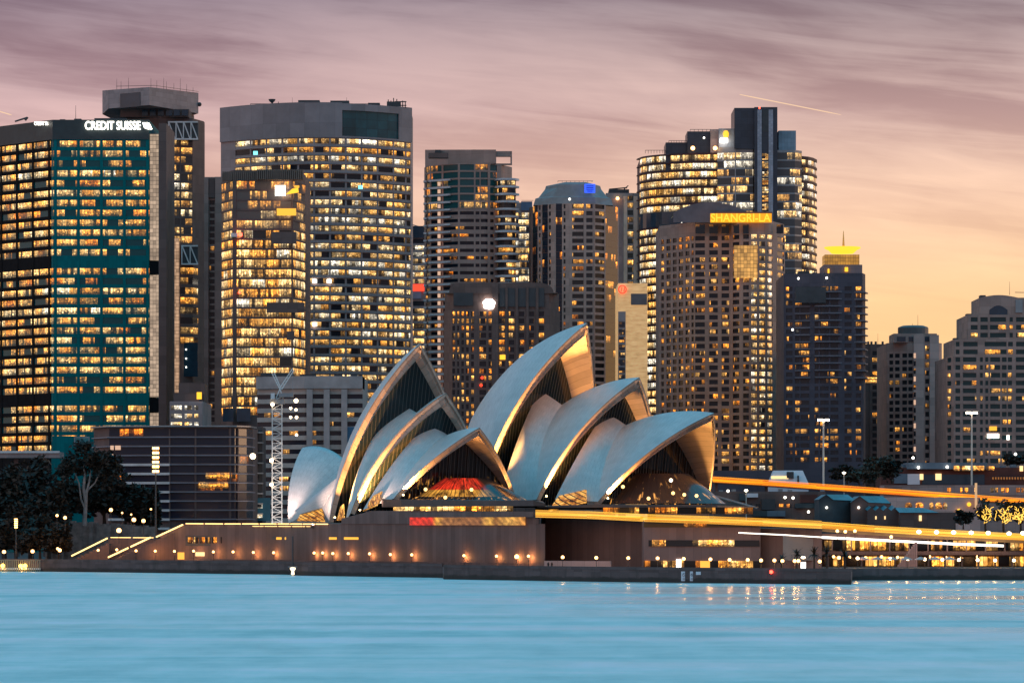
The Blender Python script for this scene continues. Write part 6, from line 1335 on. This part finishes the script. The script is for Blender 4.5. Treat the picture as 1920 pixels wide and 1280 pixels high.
# ------------------------------------------------------------------ lamps
def podium_y(px):
    f0 = [(130, 1278), (300, 1263), (346, 1258), (500, 1229), (640, 1190), (770, 1160), (1022, 1104)]
    for (a, ya), (b, yb) in zip(f0, f0[1:]):
        if a <= px <= b: return ya + (yb - ya) * (px - a) / (b - a)
    return 1100
def lamps():
    protos = {}
    def lamp(px, py, Y, r, label, group, kind='street_lamp', mat='lamp', ground=GZ, post=True):
        w = Vector(W(px, py, Y)); key = (kind, round(r, 2), mat, round(w.z - ground, 0))
        if key in protos: return copy_tree(protos[key], w, label)
        t = thing(kind, label, 'lamp', w, group); MB().ball(w, r, 10, 7).build('lamp_globe', M[mat], t)
        li = bpy.data.lights.new('lamp_light', 'POINT'); li.energy = 400; li.color = (1, .45, .14); li.shadow_soft_size = .3; lo = bpy.data.objects.new('lamp_light', li); C.objects.link(lo); lo.parent = t; lo.location = (0, r + .35, -.5)
        p = MB(); p.tube(w - Vector((0, 0, w.z - ground)), w - Vector((0, 0, r)), .09, 6, .06); p.tube(w - Vector((0, 0, r + .08)), w - Vector((0, 0, r * .8)), r * .5, 8); p.build('post', M['dark_metal'], t); protos[key] = t; return t
    ordn = lambda k: ['first', 'second', 'third', 'fourth', 'fifth', 'sixth', 'seventh', 'eighth', 'ninth', 'tenth', 'eleventh', 'twelfth', 'thirteenth', 'fourteenth', 'fifteenth', 'sixteenth', 'seventeenth', 'eighteenth', 'nineteenth', 'twentieth', 'twenty first', 'twenty second'][k]
    A = [(184, 1031), (219, 1030), (255, 1032), (291, 1032.5), (327, 1033), (363, 1032.5), (400, 1034), (437, 1034), (475, 1035), (513, 1035.5), (589, 1036), (605, 1036), (624, 1037), (653, 1037), (693, 1037.5), (732, 1039), (772, 1039.5), (870, 1041), (931, 1042), (969, 1043), (991, 1042)]
    for k, (px, py) in enumerate(A): lamp(px, py, podium_y(px) - 3.0, .38 if px != 969 else .6, '%s globe lamp from the left along the long podium wall' % ordn(k), 'globe lamps along the podium wall')
    B = [(1055, 1044), (1118, 1045), (1178, 1045.6), (1233, 1046), (1282, 1047), (1332, 1048), (1368, 1049), (1402, 1049), (1427, 1050), (1452, 1050), (1467, 1051), (1490, 1051), (1497, 1051), (1537, 1052), (1573, 1045)]
    for k, (px, py) in enumerate(B): lamp(px, py, shore_y(px) + 6, .42, '%s globe lamp from the left along the right quay' % ordn(k), 'globe lamps along the right quay')
    Cc = [(1608, 1046), (1669, 1047), (1702, 1047.5), (1734, 1048), (1767, 1048.6), (1798, 1049), (1833, 1049.5), (1866, 1050), (1901, 1050)]
    for k, (px, py) in enumerate(Cc): lamp(px, py, shore_y(px) + 9, .42, '%s white globe lamp from the left before the colonnade' % ordn(k), 'globe lamps before the colonnade', mat='lamp_white')
    D = [(1570, 995), (1585, 996), (1603, 995), (1671, 1006)]
    for k, (px, py) in enumerate(D): lamp(px, py, 1096, .42, '%s small lamp from the left on the upper terrace edge' % ordn(k), 'small lamps on the upper terrace', kind='terrace_lamp', ground=Z(py, 1096) - 2.2)
    Fk = [(208, 955.5, .55), (229, 961, .28), (246, 964, .26), (251, 974, .62), (269, 976, .58), (223, 994, .72), (122, 970, .5), (107, 966, .42), (283, 954, .3)]
    nm = ('topmost park lamp in front of the dark trees', 'tiny park lamp right of the topmost lamp', 'tiny park lamp above the pair of globes', 'left globe lamp of the close pair by the sandstone', 'right globe lamp of the close pair by the sandstone', 'large globe lamp above the first lit stair', 'park lamp left of the pale tree trunk', 'dim park lamp at the left of the sandstone wall', 'small lamp beside the tall floodlight mast')
    for (px, py, r), n in zip(Fk, nm): lamp(px, py, 1268, r, n, 'park lamps', kind='park_lamp', ground=Z(py, 1268) - 4.0)
    for px, py, n in ((7.5, 1034, 'shore lamp at the far left edge'), (61, 1033, 'shore lamp left of the thin mast foot'), (112, 1031, 'brighter shore lamp at the bottom of the trees'), (108, 1028, 'smaller shore lamp behind a brighter one')): lamp(px, py, 1282, .55 if px != 108 else .4, n, 'shore lamps', kind='shore_lamp')
    for px, py, n in ((5, 1060, 'yellow jetty lamp at the left edge above water'), (39, 1060.5, 'left yellow jetty lamp of a close pair'), (47, 1060, 'right yellow jetty lamp of a close pair')): lamp(px, py, 1278, .62, n, 'jetty lamps', kind='jetty_lamp', mat='lamp_yellow', ground=.8)
M['lamp_yellow'] = emit('yellow_lamp_light', (1, .62, .08), 7, True)
lamps()
def masts():
    # tall sports style floodlight masts on the left
    for px, y0, y1, base, Y, lab, lw in ((292, 838, 885, 1003, 1262, 'tall mast carrying two columns of glowing golden floodlights', 6.2), (30, 971, 990, 1048, 1290, 'thin small mast with a short stack of floodlights', 2.6)):
        t = thing('floodlight_mast', lab, 'light mast', (X(px, Y), Y, Z(base, Y))); m = MB(); m.tube(W(px, base, Y), W(px, y0 + 2, Y), .28 if lw > 3 else .16, 7, .16); m.build('pole', M['dark_metal'], t)
        n = 6 if lw > 3 else 5
        for k in range(n):
            y = y0 + 2 + (y1 - y0 - 4) * k / (n - 1)
            MB().box(X(px - lw, Y), X(px + lw, Y), Y - .25, Y - .05, Z(y, Y) - .09, Z(y, Y) + .09).build('cross_arm', M['dark_metal'], t)
            for s in (-.55, .5): c = Vector(W(px + s * lw, y, Y - .7)); MB().box(c.x - .34 * lw / 6.2 - .1, c.x + .34 * lw / 6.2 + .1, c.y - .2, c.y + .3, c.z - .30 * lw / 6.2 - .05, c.z + .30 * lw / 6.2 + .05).build('floodlight', M['mast_lamp'] if (s < 0 or k > 2) else M['mast_lamp_dim'], t)
    # double headed road lights
    for px, y, base, Y, lab in ((1544, 787, 893, 1425, 'tall white double headed light pole before the lantern tower'), (1822, 773.5, 868, 1490, 'tall white double headed light pole before the stepped flats')):
        t = thing('light_pole', lab, 'light pole', (X(px, Y), Y, GZ), 'double headed light poles'); MB().tube((X(px, Y), Y, GZ), W(px, y, Y), .42, 8, .26).build('pole', M['lit_pole'], t)
        for s in (-1, 1): c = W(px + s * 6, y, Y); MB().box(c[0] - .85, c[0] + .85, c[1] - .5, c[1] + .5, c[2] - .35, c[2] + .3).build('lamp_head', M['pole_head'], t)
        MB().tube(W(px - 6, y + 1, Y), W(px + 6, y + 1, Y), .15, 5).build('cross_arm', M['lit_pole'], t)
    for px, y, Y, lab in ((1582.5, 887, 1420, 'short white street light by the dark hillside trees'), (1399, 920, 1290, 'thin white light on the wharf shed')):
        t = thing('light_pole', lab, 'light pole', (X(px, Y), Y, GZ)); MB().tube((X(px, Y), Y, GZ), W(px, y, Y), .18, 6, .12).build('pole', M['lit_pole'], t); MB().ball(W(px, y - 1, Y), .55, 8, 5, .6).build('lamp_head', M['pole_head'], t)
M['mast_lamp'] = emit('mast_floodlight', (1, .52, .13), 9, True); M['mast_lamp_dim'] = emit('mast_floodlight_dim', (1, .5, .14), 9); M['pole_head'] = emit('pole_light_head', (1, .84, .62), 14, True); M['lit_pole'] = plain('white_pole', (.82, .68, .58), .5, .05)
masts()
def crane():
    Y = 1385; t = thing('tower_crane', 'white lattice tower crane with raised jib and hanging lamps', 'crane', (X(519, Y), Y, GZ)); m = MB(); r = .17
    x0, x1 = 510.5, 528.5; ys = [978 - 9.2 * k for k in range(25)]
    for d in (0, 3.2):
        for x in (x0, x1): m.tube(W(x, 985, Y + d), W(x, 752, Y + d), .26, 4)
        for k, (a, b) in enumerate(zip(ys, ys[1:])):
            m.tube(W(x0, a, Y + d), W(x1, a, Y + d), r, 4); m.tube(W(x0 if k % 2 else x1, a, Y + d), W(x1 if k % 2 else x0, b, Y + d), r, 4)
    for a, b in zip(ys, ys[1:]):
        for x in (x0, x1): m.tube(W(x, a, Y), W(x, b, Y + 3.2), r, 4)
    m.build('mast', M['crane_white'], t)
    c = MB(); c.box(X(506, Y), X(533, Y), Y - .5, Y + 3.6, Z(757, Y), Z(748, Y)); c.build('slewing_ring', M['grey_metal'], t)
    c = MB(); c.box(X(523, Y), X(550, Y), Y - 1.2, Y + 1.5, Z(744, Y), Z(737, Y)); c.build('machine_deck', M['grey_metal'], t); c = MB(); c.box(X(508, Y), X(515, Y), Y - 1.2, Y + .8, Z(748, Y), Z(737, Y)); c.build('cab', M['white_paint'], t)
    j = MB()
    for a, b in (((517, 748), (526, 726)), ((531, 748), (524, 726)), ((526, 726), (514, 698)), ((524, 728), (510, 700)), ((524, 728), (549, 690)), ((528, 730), (551, 694)), ((517, 748), (545, 738))): j.tube(W(*a, Y + 1), W(*b, Y + 1), .22, 4)
    for k in range(6): q = k / 6; j.tube(W(526 - 12 * q, 726 - 28 * q, Y + 1), W(524 - 14 * (q + .12), 728 - 28 * (q + .12), Y + 1), .12, 4); j.tube(W(524 + 25 * q, 728 - 38 * q, Y + 1), W(528 + 23 * (q + .12), 730 - 36 * (q + .12), Y + 1), .12, 4)
    j.build('jib', M['crane_white'], t); cb = MB(); cb.tube(W(549, 691, Y + 1), W(549, 740, Y + 1), .10, 4); cb.tube(W(511, 700, Y + 1), W(505, 640, Y + 1), .06, 4); cb.build('cable', M['grey_metal'], t)
    for px, py, rr in ((474, 855, .95), (511, 758, .6), (555, 751, .7), (555, 768, .45), (545, 765, .45), (545, 782, .45), (509, 863, .65), (509, 908, .6), (556, 815, .45), (556, 782, .5)):
        l = thing('work_lamp', 'bright work lamp ' + {(474, 855): 'on the stair block beside the crane', (511, 758): 'at the left of the slewing ring of the crane', (555, 751): 'largest at the right tip of the crane deck', (555, 768): 'just below the right tip of the crane deck', (545, 765): 'upper one on the inner right of the crane', (545, 782): 'lower one on the inner right of the crane', (509, 863): 'at the left middle of the crane mast', (509, 908): 'lowest on the left of the crane mast', (556, 815): 'right of the crane, lowest on its line', (556, 782): 'right of the crane, middle of its line'}[(px, py)], 'lamp', W(px, py, Y - 1), 'work lamps around the crane')
        MB().ball(W(px, py, Y - 1), rr, 8, 6).build('bulb', M['lamp_white'], l); MB().tube(W(px, py, Y - .8), W(px, py, Y + 1.5), .08, 4).build('bracket', M['dark_metal'], l)
    li = bpy.data.lights.new('crane_work_light', 'SPOT'); li.energy = 26000; li.color = (1, .84, .72); li.spot_size = R_(50); li.shadow_soft_size = .5; lo = bpy.data.objects.new('crane_work_light', li); C.objects.link(lo); lo.parent = t; lo.location = (-8, -28, 12); lo.rotation_euler = Vector((8, 28, 10)).to_track_quat('-Z', 'Y').to_euler()
M['crane_white'] = plain('crane_white_paint', (.80, .76, .74), .5, .05)
crane()

# ------------------------------------------------------------------ people, signs, beacons on the quay
def person(px, Y, label, pose=0):
    o = thing('person', label, 'person', (X(px, Y), Y, GZ), 'pair of people on the quay')
    def skin(name, V, E, Rr, mat):
        me = bpy.data.meshes.new(name); me.from_pydata(V, E, []); ob = bpy.data.objects.new(name, me); C.objects.link(ob); ob.parent = o; ob.modifiers.new('s', 'SKIN'); s = ob.modifiers.new('d', 'SUBSURF'); s.levels = s.render_levels = 1
        for i, r in enumerate(Rr): me.skin_vertices[0].data[i].radius = (r, r)
        me.skin_vertices[0].data[0].use_root = True; me.materials.append(mat); return ob
    s = pose; V = [(0, 0, .95), (0, 0, 1.2), (0, 0, 1.42), (0, 0, 1.52), (0, -.02, 1.64), (0, 0, 1.74), (-.19, 0, 1.40), (-.25, .02, 1.12), (-.24, -.08 - s * .1, .86), (.19, 0, 1.40), (.25, .02, 1.12), (.23, -.10, .86), (-.10, 0, .86), (-.12 - s * .05, -.03, .48), (-.12 - s * .08, .02, .07), (-.13 - s * .08, -.14, .04), (.10, 0, .86), (.12, -.02, .48), (.13, .03, .07), (.14, -.13, .04)]
    E_ = [(0, 1), (1, 2), (2, 3), (3, 4), (4, 5), (2, 6), (6, 7), (7, 8), (2, 9), (9, 10), (10, 11), (0, 12), (12, 13), (13, 14), (14, 15), (0, 16), (16, 17), (17, 18), (18, 19)]
    Rr = [.16, .15, .16, .06, .10, .09, .07, .05, .04, .07, .05, .04, .10, .07, .045, .04, .10, .07, .045, .04]
    skin('body', V, E_, Rr, M['dark_cloth'])
M['dark_cloth'] = plain('dark_clothing', (.02, .02, .024), .8)
person(1028, 1068, 'left person in dark clothes standing before the pink low wall', 0); person(1034.8, 1067.5, 'right person in dark clothes standing before the pink low wall', 1)
def quay_signs():
    def Yq(px): return shore_y(px) - .35
    for px, w, lab, n in ((1283, 11.5, 'larger white sign with a round mark on the quay wall', 1), (1297.5, 7.5, 'narrower white sign with small round mark on the quay wall', 0)):
        Y = Yq(px); t = thing('quay_sign', lab, 'sign', W(px, 1078, Y)); MB().box(X(px - w / 2, Y), X(px + w / 2, Y), Y, Y + .2, Z(1088.5, Y), Z(1070.5, Y)).build('board', M['white_panel'], t); m = MB(); c = Vector(W(px, 1077, Y - .04)); r = w * .30 / FPX * Y
        for k in range(14): a, b = 6.2832 * k / 14, 6.2832 * (k + 1) / 14; m.tube(c + Vector((math.cos(a) * r, 0, math.sin(a) * r)), c + Vector((math.cos(b) * r, 0, math.sin(b) * r)), .06, 4)
        m.tube(c + Vector((-r * .7, 0, r * .7)), c + Vector((r * .7, 0, -r * .7)), .06, 4)
        for q in range(2): m.box(X(px - w * .3, Y), X(px + w * .3, Y), Y - .06, Y - .01, Z(1084 + 2 * q, Y) - .05, Z(1084 + 2 * q, Y) + .05)
        m.build('mark', M['sign_grey'], t)
    Y = Yq(1312); t = thing('quay_plate', 'small pale plate on the quay wall right of signs', 'sign', W(1312, 1074, Y)); MB().box(X(1305, Y), X(1317, Y), Y, Y + .2, Z(1077, Y), Z(1071, Y)).build('board', M['white_panel'], t)
    Y = Yq(1446); t = thing('red_lamp', 'red warning lamp on the edge of the quay wall', 'lamp', W(1446, 1071.5, Y)); MB().ball(W(1446, 1071.5, Y - .2), .42, 10, 6).build('lens', M['red_lamp'], t); MB().box(X(1443.5, Y), X(1448.5, Y), Y - .1, Y + .3, Z(1076, Y), Z(1074, Y)).build('bracket', M['dark_metal'], t)
    Y = 1044; t = thing('light_board', 'tall glowing white notice board beside the palms', 'sign', (X(1506, Y), Y, GZ)); MB().box(X(1501.5, Y), X(1511, Y), Y, Y + .5, GZ + .3, Z(1053, Y)).build('screen', M['board_white'], t); MB().box(X(1501, Y), X(1511.5, Y), Y + .05, Y + .6, GZ, GZ + .3).build('base', M['dark_metal'], t)
    Y = 1044; t = thing('lit_canopy_sign', 'small oval white lit sign above the notice board', 'sign', W(1506, 1044.5, Y)); MB().ball(W(1506, 1044.5, Y), .55, 10, 6, .55).build('lamp', M['lamp_white'], t); MB().tube(W(1506, 1045, Y + .2), (X(1506, Y), Y + .2, GZ), .07, 5).build('post', M['dark_metal'], t)
    # navigation beacon on a pile
    Y = 1176; t = thing('navigation_beacon', 'white lit navigation beacon on a dark pile by the quay', 'beacon', (X(549, Y), Y, -.5)); MB().tube((X(549, Y), Y, -1.5), W(549, 1005, Y), .28, 8, .20).build('pile', M['dark_metal'], t); b = MB(); b.lathe(W(549, 1070, Y - .4), [(.1, -1.1), (.5, -.9), (.35, 0), (.75, .5), (.8, .95), (.1, 1.1)], 12); b.build('lamp_housing', M['beacon_lamp'], t); MB().box(X(540, Y), X(557, Y), Y - .6, Y + .6, Z(1062.5, Y), Z(1061.5, Y)).build('platform', M['grey_metal'], t)
    # jetty at the left
    Y = 1279; t = thing('jetty', 'pale railed jetty with vertical fender posts at the left edge', 'jetty', (X(35, Y), Y, 0)); MB().box(X(-30, Y), X(76, Y), Y, Y + 6, .5, 1.1).build('deck', M['white_conc'], t); m = MB()
    for k in range(27): px = -30 + 4 * k; m.box(X(px, Y), X(px, Y) + .22, Y - .1, Y + .1, -.8, 3.4)
    m.box(X(-30, Y), X(76, Y), Y - .05, Y + .05, 3.4, 3.55); m.build('railing', M['jetty_rail'], t)
M['sign_grey'] = plain('sign_grey_ink', (.16, .15, .18), .6); M['board_white'] = emit('board_screen', (1, .93, .88), 2.6); M['beacon_lamp'] = emit('beacon_light', (1, .82, .55), 2.2); M['jetty_rail'] = plain('pale_timber', (.32, .29, .20), .8)
quay_signs()
# ------------------------------------------------------------------ colonnade on the far right
def colonnade():
    Y = 1118; t = thing('colonnade', 'long lit two level colonnade with columns and shops on the right quay', 'building', (X(1760, Y), Y, GZ))
    def zz(py, d=0): return Z(py, Y + d)
    MB().box(X(1541.5, Y), X(1960, Y), Y + 26, Y + 60, GZ, zz(1003)).build('wall', M['podium_pale'], t)
    MB().box(X(1541.5, Y), X(1960, Y), Y + 1, Y + 25.9, zz(1040), zz(1033)).build('upper_deck', M['podium_brown'], t)
    MB().box(X(1541.5, Y), X(1960, Y), Y + 1, Y + 25.9, zz(1011), zz(1000)).build('roof_deck', M['podium_brown'], t)
    P = [(1541.5, 982, Y), (1640, 989, Y), (1760, 996, Y), (1960, 1006.5, Y)]
    def fascia(P, z0, z1, mat, name, dy=0):
        l = MB()
        for (a, ya, Ya), (b, yb, Yb) in zip(P, P[1:]):
            A, B = W(a, ya, Ya + dy), W(b, yb, Yb + dy); lo = [(A[0], A[1], A[2] + z0), (B[0], B[1], B[2] + z0), (B[0], B[1] + .9, B[2] + z0), (A[0], A[1] + .9, A[2] + z0)]; hi = [(p[0], p[1], p[2] + z1 - z0) for p in lo]
            for i in range(4): l.quad(lo[i], lo[(i + 1) % 4], hi[(i + 1) % 4], hi[i])
            l.quad(*hi); l.quad(*reversed(lo))
        return l.build(name, mat, t)
    for q in range(9): fascia(P, -1.1 + .2 * q, -1.1 + .2 * q + (.12 if q in (3, 4, 5) else .07), M['streak_amber'], 'trail_strip')  # glowing strips added on the colonnade imitate the ferry light trail
    fascia([(a, y + 7.5, c + .05) for a, y, c in P], -.9, .35, M['fascia'], 'fascia', .02)
    fascia([(1385, 998, 1060), (1470, 1002, 1058), (1541, 1006.5, 1056)], -.16, .12, M['strip_white'], 'strip_light'); fascia([(1541.5, 1006.5, Y - 1.2), (1680, 1013.5, Y - 1.2), (1790, 1019, Y - 1.2), (1882, 1022.5, Y - 1.2)], -.34, .28, M['strip_white'], 'strip_light')
    cg = glazing('colonnade_glazing', .62, 1.2, 3.0, .2, .08, 1.4, (.05, .04, .04), .12)
    for a, b, c, d, k in ((1545, 1960, 1013, 1031, 1), (1545, 1960, 1043, 1072, 2)):
        m = MB(); m.strip([(X(a, Y + 25.8), Y + 25.8), (X(b, Y + 25.8), Y + 25.8)], [0, 60], Z(d, Y + 25.8), Z(c, Y + 25.8), k + .02, k + .98); m.build('shop_window_band', cg, t)
    for k in range(14): px = 1552 + 31.4 * k; MB().box(X(px, Y), X(px + 3, Y), Y + 1.3, Y + 2.2, GZ, zz(1040) - .01).build('column', M['dark_concrete'], t)
    for k in range(12): px = 1560 + 36 * k; MB().box(X(px, Y), X(px + 2.2, Y), Y + 1.3, Y + 2, zz(1033) + .01, zz(1011) - .01).build('column', M['podium_pale'], t)
    for a, b, c, d in ((1812, 1842, 1066, 1083), (1844, 1848, 1066, 1083), (1854, 1859, 1066, 1083), (1865, 1871, 1066, 1083), (1690, 1740, 1063, 1066)): grid_face('lit_shopfront', a, b, c, d if GZ else d, Y - 1, t, M['shop'], .3)
    tr = MB()                                                       # raking stair up to the upper deck
    for k in range(12): tr.box(X(1680 + 3.2 * k, Y - 2), X(1684 + 3.2 * k, Y - 2), Y - 3, Y - 1.2, GZ, zz(1062 - 4.2 * k))
    tr.build('stair', M['pale_pink'], t)
    # wide lamps along the upper edge
    proto = None; names = ['first', 'second', 'third', 'fourth', 'fifth', 'sixth', 'seventh']
    for k, (px, py) in enumerate(((1723, 996.5), (1756, 997), (1788, 997.5), (1821, 998), (1853, 998.6), (1892, 999.6), (1918, 999))):
        w = Vector(W(px, py, Y - 1.6)); lab = '%s white lamp from the left along the colonnade roof edge' % names[k]
        if proto is None:
            proto = thing('deck_lamp', lab, 'lamp', w, 'white lamps along the colonnade roof edge'); MB().ball(w, .62, 10, 6, .8).build('lamp_globe', M['lamp_white'], proto); MB().tube(w + Vector((0, .2, -.2)), w + Vector((0, 1.5, -.6)), .1, 5).build('bracket', M['dark_metal'], proto)
        else: copy_tree(proto, w, lab)
    proto = None
    for k in range(10):                                             # lamps hanging under the deck
        px = 1556 + 30 * k; w = Vector(W(px + 7, 1043 + (k % 3), Y + 8)); lab = '%s small warm lamp from the left under the colonnade deck' % ['first', 'second', 'third', 'fourth', 'fifth', 'sixth', 'seventh', 'eighth', 'ninth', 'tenth'][k]
        if proto is None:
            proto = thing('hanging_lamp', lab, 'lamp', w, 'small lamps under the colonnade deck'); MB().ball(w, .38, 8, 6).build('lamp_globe', M['lamp'], proto); MB().tube(w, w + Vector((0, 0, .7)), .05, 4).build('cord', M['dark_metal'], proto)
        else: copy_tree(proto, w, lab)
    # market umbrellas on the lower promenade
    proto = None
    for k in range(7):
        px = 1618 + 27 * k; Yq = 1089; w = Vector((X(px, Yq), Yq, GZ)); lab = '%s pale cafe umbrella from the left on the lower promenade' % names[k]
        if proto is None:
            proto = thing('cafe_umbrella', lab, 'umbrella', w, 'cafe umbrellas on the lower promenade'); m = MB(); m.lathe(w, [(1.7, 2.1), (1.6, 2.25), (.1, 2.9)], 8); m.build('canopy', M['pale_pink'], proto); MB().tube(w, w + Vector((0, 0, 2.8)), .05, 5).build('pole', M['dark_metal'], proto)
        else: copy_tree(proto, w, lab)
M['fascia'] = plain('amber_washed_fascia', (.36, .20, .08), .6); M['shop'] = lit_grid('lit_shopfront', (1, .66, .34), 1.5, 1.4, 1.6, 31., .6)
colonnade()
def aircraft_trails():
    m = emit('aircraft_trail_glow', (1, .66, .42), .95)  # glowing tubes stand in for the light streaks of passing aircraft
    for (a, b), (c, d), lab in (((1387, 177.5), (1577, 215.5), 'long thin pale aircraft light trail in the sky above the round tower'), ((-12, 206), (22, 216), 'short thin aircraft light trail in the sky at the left edge')):
        Y = 12000; k = MB(); A, B = Vector(W(a, b, Y)), Vector(W(c, d, Y)); n = 8
        for i in range(n): k.tube(A.lerp(B, i / n), A.lerp(B, (i + 1) / n), 1.5 if 0 < i else .9, 6, 1.5 if i < n - 1 else .6)
        o = k.build('contrail', m); tag(o, lab, 'contrail')
aircraft_trails()
